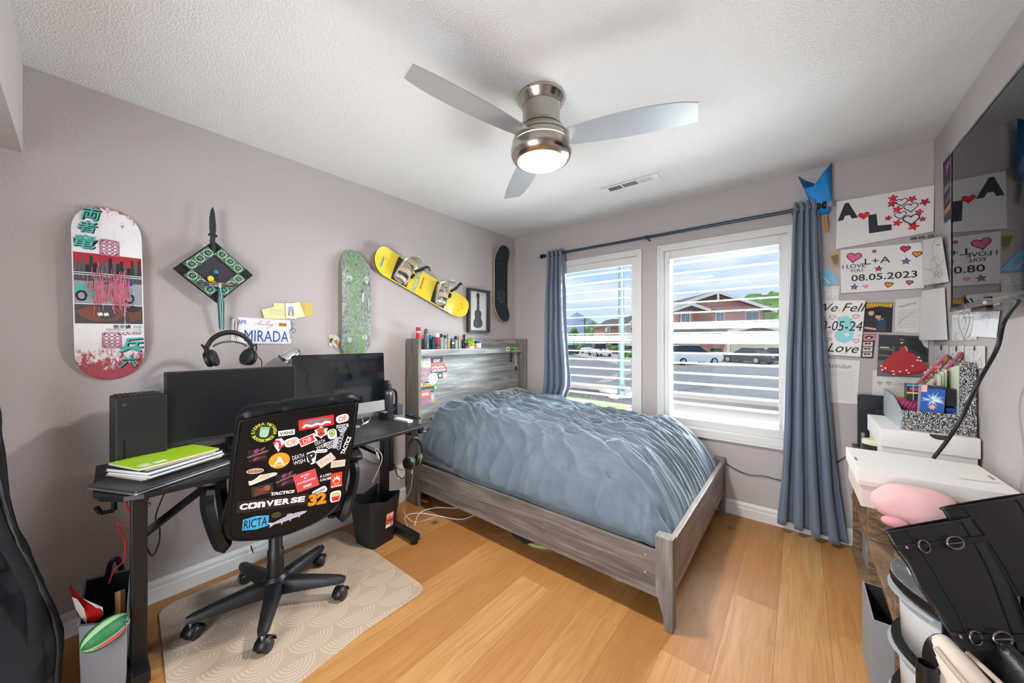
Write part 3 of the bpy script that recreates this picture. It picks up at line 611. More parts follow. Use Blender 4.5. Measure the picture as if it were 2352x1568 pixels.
dpoly(b, [(-.1, .0), (-.092, .03), (-.06, .036), (-.045, .052), (.005, .055), (.03, .036), (.072, .022), (.08, -.01), (.07, -.04), (.0, -.042), (-.06, -.02), (-.075, -.045), (-.095, -.03)], TEAL, .0014)
dpoly(b, [(-.042, .036), (-.035, .049), (.0, .051), (.018, .037)], mat('#2c3a40', .3), .0018); dpoly(b, [(.0, .06), (.02, .072), (.06, .07), (.075, .04), (.03, .034)], mat('#24409a', .4), .0013)
for x, y in ((-.082, -.018), (.06, -.022)): dpoly(b, circ(x, y, .017, 14, .024), INK, .0018); dpoly(b, circ(x, y, .010, 14, .015), mat('#9aa0a4', .4), .0021)
dpoly(b, [(-.1, -.085), (-.06, -.062), (.03, -.065), (.045, -.09), (.02, -.125), (-.05, -.13), (-.085, -.11)], mat('#7a4a34', .5), .0014); dpoly(b, [(.05, -.075), (.07, -.06), (.095, -.075), (.098, -.12), (.06, -.13)], mat('#6f4433', .5), .0014); dpoly(b, [(.05, -.07), (.07, -.052), (.095, -.066), (.09, -.082), (.055, -.085)], mat('#1f2a2c', .5), .0018)
for x in (-.03, -.012): dpoly(b, quad(x, -.098, .014, .014, .3), SW, .0018)
dband(b, .044, .046, -.14, -.055, SW, .0016)
for _ in range(520):
    k_ = rn.choice((-1, 1, 1)); x, y = k_ * .028 + rn.gauss(.0, .015), rn.gauss(.01, .034); l_ = abs(rn.gauss(0, .012)) + .003; b.stroke([(x, y - l_), (x + rn.uniform(-.002, .002), y), (x + rn.uniform(-.003, .003), y + l_)], rn.uniform(.0012, .0035), rn.choice([PINK, mat('#c9788a', .5), mat('#b86274', .5)]), hgt(y) + .0024 + _ * .000004)
for _ in range(60):
    x, y = rn.uniform(-.09, .09), rn.uniform(-.045, .08); b.stroke([(x, y), (x + rn.uniform(-.012, .018), y + rn.uniform(-.01, .012))], .0012, rn.choice([INK, mat('#d8d8da', .5), mat('#2d6f68', .5)]), hgt(y) + .0022 + _ * .000005)
o = b.build('centre_print', r)
b = MB(D1)
for ch, x, y, hh in (('両', -.048, .352, .055), ('者', -.06, .292, .055), ('竜', -.068, .222, .062), ('兵', .062, -.238, .072), ('六', .055, -.315, .06)):
    b.text(ch, x + .003, y - .003, hh, hh * 1.12, INK, .0016, shear=.2, bold=.035, fn=sf); b.text(ch, x, y, hh, hh * 1.1, TEAL, .0022, shear=.2, bold=.015, fn=sf)
b.text('夜半講', .035, -.153, .017, .055, INK, .0016, bold=.01, fn=sf); b.text('DGK', .086, -.153, .012, .03, TEAL, .0016, bold=.02, fn=sf)
b.text('MIDNIGHT CLUB', .042, -.167, .012, .11, mat('#a9a5a8', .5), .0016, fn=sf); b.text('QUISE', .068, -.185, .016, .065, INK, .0016, shear=.3, fn=sf); o = b.build('lettering', r)
for y in (.205, -.215):
    b = MB(D1)
    for i in range(3):
        for j in range(4): b.stroke(closed(circ(-.014 + .017 * i, y - .024 + .016 * j, .0075, 10)), .003, MAUVE, hgt(y) + .0016)
    b.stroke(closed(rrect(.003, y, .056, .07, .006)), .003, MAUVE, hgt(y) + .0016)
    for sx in (-1, 1):
        for sy in (-1, 1): b.add([sf(x, z, .002) for x, z in circ(.003 + sx * .021, y + sy * .028, .0035, 8)], [tuple(range(8))], INK)
    b.build('truck_mount_print', r)
# --- green deck
t = NT('green_grey_graphic', 0.35, 0.5); n1 = t.noise(t.map(scale=(8, 14, 5)), 1.0, 3); n2 = t.noise(t.map(scale=(8, 40, 22)), 1.0, 7, 0.75, 1.8)
yy = t.sep(t.map())[1]
band = t.ramp(t.math('ABSOLUTE', t.math('ADD', t.math('ABSOLUTE', yy), -0.035)), [(0.005, 1.0), (0.04, 0.0)])
c = t.mix(t.ramp(n2, [(0.38, 0.0), (0.5, 0.55), (0.62, 1.0)]), '#4d5455', '#a4ada8'); c = t.mix(t.math('MULTIPLY', t.ramp(n1, [(0.4, 0.1), (0.6, 0.9)]), band), c, '#6f9a4e'); t.col(c); DECKG = t.m
cy = (onx(785, 690, .05).y + onx(853, 690, .05).y) / 2; D2 = LW(cy, 1.555, 0.004)
r = thing('skateboard_deck', 'green and grey distressed skateboard deck above the silver computer', 'skateboard', (0.0, cy, 1.15), group='boards hung on the left wall')
half, hgt = deck(r, D2, 0.775, 0.208, 0.05, 0.012, 0.18, DECKG, mat('#8fa35c', .6)); W1 = .208
b = MB(D2); PALE = mat('#b9c4bf', .45, name='pale_green_print'); rn = random.Random(5)
for cx, cy_, w_, h_ in ((-.06, .17, .05, .06), (.065, .18, .05, .07), (.055, .13, .03, .05), (-.055, -.255, .05, .04), (.06, -.235, .05, .05), (.04, .05, .03, .09), (.085, .0, .02, .12)):
    dpoly(b, [(cx + w_ / 2 * (.7 + .3 * rn.random()) * cos(a), cy_ + h_ / 2 * (.6 + .4 * rn.random()) * sin(a)) for a in [k * .45 for k in range(14)]], PALE, .001)
    for _ in range(4):
        x, y = cx + rn.uniform(-.4, .4) * w_, cy_ + rn.uniform(-.4, .4) * h_; P = [(x + .02 * k * rn.uniform(-.4, .4), y + .012 * k) for k in range(-2, 3)]; b.stroke(P, .0022, mat('#39403f', .5), hgt(cy_) + .0025)
for y in (.165, .195, -.21, -.18):
    for x in (-.02, .02): b.add([sf(p, q, .002) for p, q in circ(x, y, .003, 8)], [tuple(range(8))], INK)
b.build('worn_print', r)
# --- black griptape deck in the corner
t = NT('griptape', 0.9, 0.25); t.col(t.mix(t.noise(t.map(scale=(1, 12, 3)), 3, 4), '#25292e', '#363c42')); t.bump(t.noise(t.map(), 900, 2), .6, .002); GRIP = t.m
cy = (onx(1139, 650, .05).y + onx(1170, 650, .05).y) / 2; D3 = LW(cy, 1.898, 0.0)
r = thing('skateboard_deck', 'black griptape skateboard deck with a small rose, in the corner', 'skateboard', (0.0, cy, 1.5), group='boards hung on the left wall')
half, hgt = deck(r, D3, 0.80, 0.208, 0.022, 0.07, 0.19, GRIP, mat('#cfa96e', .5)); W1 = .208
b = MB(D3); RO = mat('#8e97a3', .7, name='rose_line'); rn = random.Random(2)
for rr, n in ((.016, 5), (.032, 6), (.050, 7)):
    for k in range(n):
        a0 = 2 * pi * k / n + rr * 40; P = [(.005 + rr * (1 + .25 * sin(pi * j / 6)) * cos(a0 + j * .16), -.13 + rr * (1 + .25 * sin(pi * j / 6)) * sin(a0 + j * .16)) for j in range(7)]; b.stroke(P, .0022, RO, hgt(-.13) + .002)
for a in (3.6, 4.7, 5.9, 0.5, 2.5): b.stroke([(.005 + .054 * cos(a - .25), -.13 + .054 * sin(a - .25)), (.005 + .078 * cos(a), -.13 + .078 * sin(a)), (.005 + .054 * cos(a + .25), -.13 + .054 * sin(a + .25))], .003, RO, hgt(-.13) + .002)
b.build('rose_print', r)
b = MB(D3)
for x in (-.02, .02): b.lathe([(.004, 0), (.003, .002)], STEEL, 8, T(x, .22, hgt(.22)))
b.build('bolt', r)
# --- snowboard
A_, B_ = onx(866, 568, .06), onx(1073, 722, .06)
ctr = (onx(862, 590, .06) + onx(1075, 700, .06)) / 2; ang = math.atan2(onx(1060, 690, .06).z - onx(885, 580, .06).z, onx(1060, 690, .06).y - onx(885, 580, .06).y)
SBM = LW(ctr.y - .005, ctr.z - .012, 0.004) @ RZ(ang - pi / 2)
t = NT('yellow_snowboard_print', 0.22, 0.5); v = t.map(); c = t.mix(t.noise(v, 6, 4), '#e3c520', '#efd84a')
vc = t.voro(v, 26, 'F1', 'Distance'); vk = t.voro(v, 26, 'F1', 'Color'); hs = t.ramp(t.sep(vk)[0], [(0.0, '#d97a2c'), (0.3, '#d97a2c'), (0.31, '#5aa35c'), (0.5, '#5aa35c'), (0.51, '#e8dc62'), (0.72, '#d9d2a0'), (0.8, '#6fb3c4'), (0.92, '#e2562f')], 'CONSTANT')
c = t.mix(t.ramp(vc, [(0.16, 0.75), (0.24, 0.0)]), c, hs); t.col(c); t.b.inputs['Coat Weight'].default_value = 0.5; SNOW = t.m
r = thing('snowboard', 'small yellow snowboard with two bindings, hung slanting on the left wall', 'snowboard', (0.0, ctr.y, 1.5))
LS, WS = 1.0, 0.215
half, hgt = deck(r, SBM, LS, WS, 0.022, 0.06, 0.15, SNOW, mat('#2e2c2a', .5), th=.009); W1 = WS
BK = mat('#2b2b2e', .6, name='black_print'); CYAN = mat('#3fa9cf', .4, name='cyan_print')
b = MB(SBM)
for y0, y1 in ((.10, .255), (-.305, -.155)): dband(b, -.098, .098, y0, y1, BK, .0008)
dband(b, -.035, .02, -.008, .006, mat('#d2563f', .4), .001) if False else None
b.text('BURTON', .0, -.055, .05, .185, CYAN, .0014, rot=pi, bold=.01, fn=sf) if False else b.text('BURTON', .0, -.085, .042, .19, CYAN, .0014, rot=0, bold=.012, fn=sf)
dband(b, -.06, .045, -.035, -.022, mat('#d2563f', .4), .001); dband(b, -.02, .06, -.425, -.41, mat('#2c8fae', .4), .001)
b.build('board_print', r)
FRAMEB = mat('#cfcac0', 0.25, 0.3, coat=.4, name='binding_frame'); TAN = mat('#c4b39c', .6, name='binding_pad')
for yc, hb in ((.178, 1), (-.228, 1)):
    M = SBM @ T(0, yc, hgt(yc)) @ RZ(radians(-78 if yc > 0 else -100))
    b = MB(M); b.prism(rrect(0, 0, .105, .185, .035), .001, .014, FRAMEB); b.lathe([(.05, .014), (.045, .018), (.02, .018), (.018, .022), (0.001, .022)], mat('#8f9690', .4, .5), 24); o = b.build('baseplate', r, bevel=.002)
    b = MB(M)
    for sx in (-1, 1): b.grid(lambda u, v, sx=sx: (sx * (.052 + .004 * v), -.085 + .17 * u, .012 + v * (.05 - .03 * u) ), 10, 4, FRAMEB)
    b.tube(catmull([(-.054, -.06, .05), (-.05, -.095, .06), (0, -.118, .066), (.05, -.095, .06), (.054, -.06, .05)], 6), .007, FRAMEB, 8); b.build('heel_hoop', r, solid=.005)
    b = MB(M); b.grid(lambda u, v: (.05 * (1 - .25 * v) * sin((u - .5) * 2.2), -.1 - .028 * cos((u - .5) * 2.2) + .06 * v * 0.2, .05 + .12 * v), 10, 8, FRAMEB); b.build('highback', r, solid=.006)
    b = MB(M); b.grid(lambda u, v: ((u - .5) * .11, -.015 + .045 * v, .022 + .062 * sin(pi * u) ** .6), 16, 3, TAN); b.build('ankle_strap', r, solid=.008)
    b = MB(M); b.grid(lambda u, v: ((u - .5) * .108, .05 + .03 * v, .018 + .04 * sin(pi * u) ** .6), 14, 3, FRAMEB); b.build('toe_strap', r, solid=.006)
    b = MB(M); b.tube(catmull([(-.055, -.04, .07), (-.075, -.075, .12), (-.11, -.12, .125), (-.15, -.13, .10)], 5), [.012] * 4 + [.014] * 6 + [.013] * 6, BLACK, 8, flat=.4); b.build('strap_tongue', r)
    b = MB(M); b.lathe([(.02, 0), (.024, .008), (.018, .016), (.001, .017)], BLACK, 14, T(-.062, -.01, .045) @ RY(-pi / 2)); b.build('buckle', r)
# --- graduation cap on the wall
cL, cT, cR, cB = [onx(*p, .07) for p in ((397, 617), (490, 551), (580, 632), (501, 697))]
cc = (cL + cT + cR + cB) / 4; CM = frame((0.07, cc.y, cc.z), Vector((0, (cR - cT + cB - cL).y, (cR - cT + cB - cL).z)), (cT - cB) + (cL - cR) * .2)
FELT = mat('#1b1a1e', .85, name='black_felt'); sd = ((cR - cT).length + (cB - cL).length + (cT - cL).length + (cR - cB).length) / 4
hd = sd / 2
r = thing('graduation_cap', 'black graduation cap with teal tile frame, hung as a diamond', 'graduation cap', (0, cc.y, cc.z - .16))
b = MB(CM); b.prism(quad(0, 0, sd, sd), -.004, 0, FELT); b.build('mortarboard', r)
b = MB(CM); b.lathe([(.088, -.069), (.084, -.045), (.07, -.012), (.05, -.004)], FELT, 24); b.build('crown', r)
GOLD = mat('#b7a45c', .5, name='gold_card'); TG = mat('#1f6f66', .5, name='teal_card'); TL_ = mat('#4d9f8a', .5); TD = mat('#16383c', .4, name='dark_teal_eye'); SPK = mat('#2a2833', .5, name='dark_glitter')
b = MB(CM); b.poly(quad(0, 0, sd * .62, sd * .62), SPK, .0008); b.build('glitter_square', r)
bw, bl = sd * .20, sd * .60; ro = sd * .5 - bw / 2 - .006
for k in range(4):
    M = CM @ RZ(k * pi / 2) @ T(0, ro, 0)
    b = MB(M); b.prism(quad(0, 0, bl, bw), .001, .012, TG, side=GOLD); o = b.build('tile_bar', r)
    for i in (-1, 0, 1):
        cx = i * bl / 3
        b = MB(M); rn = random.Random(i + k * 3)
        for _ in range(34):
            x, y = rn.uniform(-.45, .45) * bl / 3, rn.uniform(-.46, .46) * bw; s_ = .0028; b.poly(quad(cx + round(x / s_) * s_, round(y / s_) * s_, s_, s_), rn.choice([TL_, mat('#7cc0a4', .5), mat('#e6dcae', .5)]), .0126)
        for dx, dy in [(a * cos(q), a * sin(q)) for a in (bw * .37,) for q in [j * pi / 6 for j in range(12)]]: b.poly(quad(cx + dx, dy, .0062, .0062), mat('#d9cf9c', .5), .0129)
        b.prism(rrect(cx, 0, bw * .52, bw * .52, .004), .012, .017, TD); b.poly(rrect(cx, 0, bw * .24, bw * .34, .003), mat('#5fae86', .4), .0173); b.poly(quad(cx, 0, bw * .09, bw * .18), mat('#122', .4) if False else TD, .0176); b.build('tile', o)
b = MB(CM); b.ball((0, 0, .004), (.012, .012, .007), mat('#1c7f96', .5)); b.build('button', r)
pc = frame((0.085, cc.y, cc.z), (0, 1, 0), (0, 0, 1))
q0 = onx(505, 650, .09); q1 = onx(507, 756, .03)
b = MB(); b.tube([(0.075, cc.y, cc.z), tuple(onx(500, 640, .088)), tuple(q0)], .0015, BLACK, 6); rn = random.Random(9)
b.lathe([(.006, 0), (.0075, -.018), (.006, -.024)], mat('#c8b7a2', .5), 12, T(*q0))
for i in range(34):
    a, rr = rn.uniform(0, 6.28), .011 * rn.random() ** .5; e0 = q0 + Vector((.004 * cos(a), .004 * sin(a), -.02)); e1 = Vector((q1.x + .008 * cos(a) + .02, q1.y + rr * sin(a), q1.z + rn.uniform(-.004, .01))); m_ = e0.lerp(e1, .4) + Vector((.01, rr * .8 * sin(a), 0)); b.tube([e0, m_, e1], .0014, rn.choice([mat('#2f7f86', .6), mat('#23282c', .6), mat('#d4cfc8', .6), mat('#2f7f86', .6)]), 5)
b.build('tassel', r)
sa, sb_ = onx(452, 651, .092), onx(547, 656, .092)
M = frame((sa + sb_) / 2, sb_ - sa, (0, 0, 1)); sw_ = (sb_ - sa).length
b = MB(M); b.prism(quad(0, 0, sw_, .026), -.003, 0, mat('#34343a', .5)); b.stroke(closed(quad(0, 0, sw_ - .002, .024)), .0014, mat('#8f8f96', .5), .0006)
b.text('Achievement Made!', sw_ * .06, .005, .0065, sw_ * .58, mat('#cfc25a', .5), .0008, bold=.01); b.text('The End?', -sw_ * .08, -.005, .0058, sw_ * .28, SW, .0008, bold=.01); b.prism([(-sw_ * .43, -.001), (-sw_ * .38, .004), (-sw_ * .33, -.001), (-sw_ * .38, -.006)], 0, .0012, mat('#5d5d66', .5)); b.build('sign', r)
p = onx(484, 640, .088); b = MB(frame(p, (0, 1, 0), (0, 0, 1))); b.prism(circ(0, 0, .013, 18, .015), -.002, .003, mat('#d8cc2c', .4)); b.prism(quad(.01, -.014, .02, .008), .0, .006, mat('#c79a2a', .3, .6)); b.build('medal', r)
# --- prop knife standing on the cap
kT, kB = onx(489, 475, .06), onx(489, 577, .075)
M = frame(kB, (0, 1, 0), kT - kB); kl = (kT - kB).length; KN = mat('#2a2b2e', .75, bump=(160, .6, .002), name='knife_foam')
r = thing('prop_knife', 'dark toy knife standing point-up above the graduation cap', 'knife', tuple(kB))
b = MB(M); b.prism([(-.010, kl * .38), (.012, kl * .38), (.0135, kl * .6), (.010, kl * .86), (.002, kl), (-.006, kl * .93), (-.0125, kl * .75), (-.013, kl * .5)], -.004, .004, KN)
for i in range(5): b.prism([(.012, kl * (.44 + .04 * i)), (.0155, kl * (.455 + .04 * i)), (.0125, kl * (.475 + .04 * i))], -.003, .003, KN)
b.build('blade', r)
b = MB(M); b.prism([(-.019, kl * .345), (.019, kl * .33), (.02, kl * .375), (-.017, kl * .39)], -.008, .008, KN); b.build('guard', r, bevel=.002)
b = MB(M); b.prism([(-.008, 0), (.01, -.002), (.011, kl * .1), (.0085, kl * .2), (.011, kl * .34), (-.009, kl * .34), (-.0115, kl * .22), (-.008, kl * .1)], -.009, .009, KN); b.build('handle', r, bevel=.003)
# --- number plate
P0 = onx(605, 760, .012); PM = LW(P0.y, P0.z, 0.0) @ RZ(radians(-1.2)); BL = mat('#1f4aa6', .4, name='plate_blue')
r = thing('license_plate', 'white license plate with blue lettering, below the yellow notes', 'license plate', (0, P0.y, P0.z - .075))
b = MB(PM); b.prism(rrect(0, 0, .302, .150, .012), .004, .0055, mat('#e8eaee', .3, name='plate_white')); b.stroke(closed(rrect(0, 0, .292, .14, .01)), .002, mat('#cfd3da', .3), .006); o = b.build('plate', r)
b = MB(PM); b.text('MIRADA', .022, -.03, .067, .226, BL, .0068); b.build('number', o); b = MB(PM); b.text('APR', -.102, .048, .024, .042, BL, .0064, bold=0.0); b.build('month', o)
b = MB(PM); b.poly(quad(.102, .044, .042, .022), mat('#e38a22', .4), .0062); b.text('2025', .102, .044, .0115, .037, INK, .0068, bold=.012); b.build('year_sticker', o)
sig = [(-.042, .036), (-.036, .044), (-.026, .04), (-.018, .056), (-.006, .062), (-.014, .05), (-.022, .038), (-.012, .036), (-.006, .042), (0, .036), (.004, .042), (.01, .037), (.018, .04), (.024, .052), (.034, .06), (.028, .062), (.018, .05), (.016, .038), (.024, .036), (.032, .042), (.034, .034), (.042, .042), (.05, .04), (.04, .028), (.026, .016), (.018, .018), (.026, .028), (.05, .042)]
b = MB(PM); b.stroke([tuple(p)[:2] for p in catmull([(x, y, 0) for x, y in sig], 4)], .0018, mat('#c2433f', .5), .0066); b.build('script_print', o)
r = thing('bracelet_cords', 'black and red bracelet cords hanging on the left end of the license plate', 'bracelet', (.01, P0.y - .14, P0.z - .07))
def cord(mb, px, x, m, rr=.0012): mb.tube(catmull([tuple(onx(a, c_, x)) for a, c_ in px], 5), rr, m, 6)
b = MB(); cord(b, [(529, 733), (538, 729), (544, 731), (546, 745), (545, 760), (546, 776)], .016, BLACK, .0016); cord(b, [(540, 731), (538, 750), (540, 770), (537, 772)], .018, BLACK, .0016); b.build('black_cord', r)
b = MB(); cord(b, [(540, 731), (540, 752), (543, 768), (538, 780), (542, 789), (544, 785), (542, 770), (547, 748), (549, 737), (543, 731)], .020, mat('#b7302f', .6), .0012); b.build('red_cord', r)
r = thing('ring_cord', 'thin black cord with a ring on the right end of the license plate', 'key ring', (.01, P0.y + .14, P0.z - .05))
b = MB(); cord(b, [(668, 736), (670, 745), (671, 754)], .015, BLACK, .0018); cord(b, [(670, 742), (674, 746)], .016, BLACK); cord(b, [(671, 754), (666, 758), (665, 762), (667, 770), (668, 776)], .016, BLACK, .0013); b.ball(tuple(onx(668, 776, .016)), .003, BLACK, None, 8, 6); b.build('cord', r)
b = MB(); q = onx(674, 759, .016); b.tube([(q.x, q.y + .014 * cos(a), q.z + .0125 * sin(a)) for a in [2 * pi * k / 20 for k in range(21)]], .0012, BLACK, 6, caps=False); b.build('ring', r)
# --- notes, prayer card, photo prints
def card(name, label, cat, pxs, m, x, group=None, deco=None, th=.0008):
    P = [onx(*p, x) for p in pxs]; c_ = sum(P, Vector()) / len(P); M = LW(c_.y, c_.z, x)
    b = MB(M); pts = [(p.y - c_.y, p.z - c_.z) for p in P]; b.prism(pts, -th, 0, m)
    if deco: deco(b)
    return tag(b.build(name), label, cat, group)
YN = mat('#e7dfa6', .8, name='pale_yellow_paper'); YD = mat('#cdb863', .8, name='mustard_paper'); gn = 'notes pinned over the license plate'
card('note', 'mustard yellow card at the right end of the pinned notes', 'note', [(690, 694), (717, 695), (719, 725), (692, 727)], YD, .004, gn, lambda b: handlines(b, -.055, -.01, [.03 - .009 * i for i in range(7)], mat('#8a7b45', .8), .0012, .0008, 3))
card('note', 'pale yellow folded note partly behind the others, at upper left', 'note', [(628, 696), (662, 696), (664, 716), (630, 720)], YN, .006, gn, lambda b: handlines(b, -.03, .03, [.012, .004], PENCIL, .001, .0008, 4))
card('note', 'pale yellow note tilted at the left end over the license plate', 'note', [(601, 711), (656, 698), (660, 733), (607, 731)], YN, .009, gn, lambda b: handlines(b, -.03, .05, [.02, .012, .004, -.006], mat('#a3a28a', .8), .0012, .0008, 5))
card('note', 'cream note behind the right side of the prayer card', 'note', [(660, 698), (688, 693), (701, 727), (668, 733)], mat('#e9e1b4', .8), .011, gn)
def saint(b):
    b.poly(quad(0, .0, .034, .055), mat('#9db4cf', .6), .0008); b.poly(quad(0, -.02, .034, .018), mat('#7f8e62', .7), .001)
    b.poly([(-.007, -.024), (.007, -.024), (.006, .008), (0, .014), (-.006, .008)], mat('#e6d9c6', .7), .0012); b.poly([(-.010, -.008), (-.004, -.004), (-.003, .012), (-.007, .01)], mat('#b54a3c', .7), .0014); b.poly([(.003, -.012), (.009, -.012), (.009, .01), (.004, .013)], mat('#a5463a', .7), .0014); b.poly(circ(0, .016, .0042, 12), mat('#c99c78', .7), .0016); b.poly([(-.004, .017), (0, .023), (.004, .017)], mat('#5e4026', .8), .0018)
card('prayer_card', 'small printed card of a robed figure in the middle of the notes', 'card', [(656, 696), (679, 697), (680, 732), (658, 731)], PAPER, .015, None, saint)
card('photo_print', 'cream photo print half behind the other, left of the green deck', 'photo', [(755, 769), (768, 769), (768, 794), (756, 795)], mat('#d9cfae', .6), .005, 'photo prints by the green deck', lambda b: b.poly(quad(0, 0, .028, .03), mat('#574a3a', .7), .0008))
card('photo_print', 'tilted grey photo print with an orange patch, left of the green deck', 'photo', [(762, 786), (770, 768), (785, 780), (772, 799)], mat('#cfd2d8', .5), .010, 'photo prints by the green deck', lambda b: (b.poly([(-.022, .002), (.0, .012), (.022, -.022), (.004, -.03)], mat('#d08a2c', .6), .0008), b.poly(star(.0, -.006, .008, 6), mat('#b5452c', .6), .0012)))
# --- framed guitar silhouette
P0 = onx(1100, 714, .03); gw, gh = .292, .425; M = LW(P0.y + .0, P0.z, .004)
r = thing('picture_frame', 'black shadow-box frame with a dark guitar cut-out', 'picture', (0, P0.y, P0.z - gh / 2)); FB = mat('#34383d', .5, name='black_frame_paint')
b = MB(M)
for p, q in (((-gw / 2, -gh / 2, 0), (-gw / 2 + .02, gh / 2, .045)), ((gw / 2 - .02, -gh / 2, 0), (gw / 2, gh / 2, .045)), ((-gw / 2 + .02, gh / 2 - .02, 0), (gw / 2 - .02, gh / 2, .045)), ((-gw / 2 + .02, -gh / 2, 0), (gw / 2 - .02, -gh / 2 + .02, .045))): b.bb(p, q, FB)
b.build('frame', r, bevel=.001, seg=1)
t = NT('linen_card', .9, .2); v = t.map(scale=(1, 1, 1)); t.col(t.mix(t.noise(t.map(scale=(3, 6, 160)), 1, 3), '#cfcac2', '#e7e4df')); b = MB(M); b.bb((-gw / 2 + .015, -gh / 2 + .015, .002), (gw / 2 - .015, gh / 2 - .015, .008), t.m); b.build('backing', r)
hw = [(0, -.165), (.03, -.162), (.05, -.148), (.056, -.12), (.05, -.095), (.037, -.075), (.034, -.058), (.041, -.038), (.04, -.015), (.028, .002), (.012, .006)]
b = MB(M); body = hw + [(-x, y) for x, y in hw[::-1][:-1]]; b.prism([tuple(p)[:2] for p in catmull([(x, y, 0) for x, y in body + [body[0]]], 3)][:-1], .012, .02, FB)
b.prism([(-.0095, 0), (.0095, 0), (.009, .13), (-.009, .13)], .012, .022, FB)
b.prism([(-.009, .125), (.009, .125), (.013, .14), (.011, .172), (.004, .178), (-.004, .178), (-.011, .172), (-.013, .14)], .012, .021, FB)
for i in range(3):
    for sx in (-1, 1): b.prism(circ(sx * .017, .142 + .012 * i, .005, 8, .004), .012, .018, FB)
b.build('guitar_silhouette', r)
# ================================================================ desk and what stands on it
t = NT('black_carbon_laminate', 0.5, 0.5); v = t.map(); t.col(t.mix(t.noise(v, 30, 4), '#131417', '#202125')); t.rough(t.ramp(t.noise(v, 9, 4), [(0.3, 0.34), (0.7, 0.55)])); DESKM = t.m
DZ = 0.735
dk = thing('desk', 'black gaming desk with metal legs along the left wall', 'desk', (0.32, -2.35, 0))
top = [(.035, -3.055), (.46, -3.07), (.53, -3.055), (.60, -3.0), (.622, -2.95), (.625, -2.60), (.615, -2.14), (.572, -1.71), (.55, -1.655), (.50, -1.635), (.035, -1.635)]
b = MB(); b.prism(top, DZ - .02, DZ, DESKM, side=BLACK); b.build('desktop', dk, bevel=.003)
b = MB(); b.bb((.1, -2.9, DZ - .05), (.14, -1.75, DZ - .021), BLKM); b.bb((.44, -2.9, DZ - .05), (.48, -1.75, DZ - .021), BLKM); b.build('frame_rail', dk) if False else None
for y in (-2.955, -1.745):
    b = MB(); b.bb((.195, y - .022, 0.06), (.25, y + .022, DZ - .02), BLKM) if y > -2 else b.bb((.475, y - .022, .055), (.53, y + .022, DZ - .02), BLKM); b.build('leg', dk, bevel=.003)
    b = MB(); b.bb((.06, y - .025, .02), (.60, y + .025, .06), BLKM); o = b.build('foot_bar', dk, bevel=.003)
    for x in (.085, .575): b = MB(T(x, y, 0)); b.lathe([(.022, 0), (.022, .012), (.012, .02)], BLACK, 14); b.build('levelling_foot', o)
    b = MB(); b.bb((.08, y - .022, DZ - .045), (.57, y + .022, DZ - .021), BLKM); b.build('top_bracket', dk, bevel=.002)
b = MB(); b.tube([(.40, -2.935, .50), (.40, -2.64, DZ - .03)], .017, BLKM, 4); b.build('brace', dk); b = MB(); b.tube([(.22, -1.765, .50), (.22, -2.08, DZ - .03)], .017, BLKM, 4); b.build('brace', dk)
b = MB(); hk = [onx(248, 1146, .44), onx(262, 1142, .44), onx(262, 1172, .44), onx(232, 1178, .44), onx(220, 1164, .44)]
for p, q in zip(hk[1:], hk[2:]): b.tube([p, q], .008, BLKM, 4)
b.build('headphone_hook', dk)
b = MB(); b.bb((.50, -1.665, DZ - .06), (.53, -1.64, DZ - .02), BLKM); b.tube([(.515, -1.645, DZ - .05), (.515, -1.60, DZ - .065), (.515, -1.585, DZ - .04)], .007, BLKM, 6); b.build('headphone_hook', dk)
# --- laptop under the notebooks
SIL = mat('#8a8a8c', .38, .6, name='grey_aluminium')
A, B = onz(196, 1114, DZ + .018), onz(312, 1129, DZ + .018); ux = (B - A).normalized(); vx = Vector((-ux.y, ux.x, 0)); M = frame(A, ux, vx) @ T(0, 0, -.016); ln = (B - A).length; LW_ = .345
lt = thing('laptop', 'closed dark grey laptop under the pile of notebooks', 'laptop', tuple(A))
b = MB(M); b.prism(rrect(ln / 2, LW_ / 2, ln, LW_, .012), 0, .008, SIL); b.build('base', lt, bevel=.002); b = MB(M); b.prism(rrect(ln / 2, LW_ / 2, ln, LW_, .012), .009, .016, mat('#4c4a4c', .4, .5, name='dark_grey_aluminium')); b.build('lid', lt, bevel=.002)
b = MB(M); b.bb((-.045, .045, .001), (.012, .062, .007), BLACK); tag(b.build('usb_stick'), 'black plug sticking out of the left side of the laptop', 'usb stick')
# --- notebooks, laid on each other
def notebook(pxA, pxB, wd, ln, z, th, cover, label, deco=None, cat='notebook', pages='#ecebe9', spiral=False):
    A, B = onz(*pxA, z + th), onz(*pxB, z + th); u = (B - A); u.z = 0; u.normalize(); v = Vector((-u.y, u.x, 0)); M = frame((A.x, A.y, z), u, v)
    r = thing('notebook', label, cat, (A.x, A.y, z), 0, 'notebooks piled on the laptop')
    b = MB(M)
    n = max(2, int(th / .0016)); pg = mat(pages, .8)
    for i in range(n): e_ = .0015 * ((i * 7) % 3); b.bb((.002 + e_, .002 + e_ * .5, .0012 + (th - .0024) * i / n), (wd - .002 - e_ * .5, ln - .002, .0012 + (th - .0024) * (i + .86) / n), pg)
    b.build('pages', r)
    b = MB(M); b.bb((0, 0, th - .0012), (wd, ln, th), cover); b.bb((0, 0, 0), (wd, ln, .0012), mat('#b8a58d', .8)); b.build('cover', r)
    if spiral:
        b = MB(M)
        for i in range(34): y = .012 + (ln - .024) * i / 33; b.tube([(.006 + .006 * cos(a), y, th / 2 + (th / 2 + .003) * sin(a)) for a in [2 * pi * k / 8 for k in range(9)]], .0008, BLACK, 5, caps=False)
        b.build('spiral_binding', r)
    if deco: b = MB(M); deco(b, th); b.build('cover_print', r)
    return r
z = DZ + .0185
DG = mat('#1d4f63', .5, name='dark_teal_cover'); LIME = mat('#a6cf1f', .45, name='lime_cover')
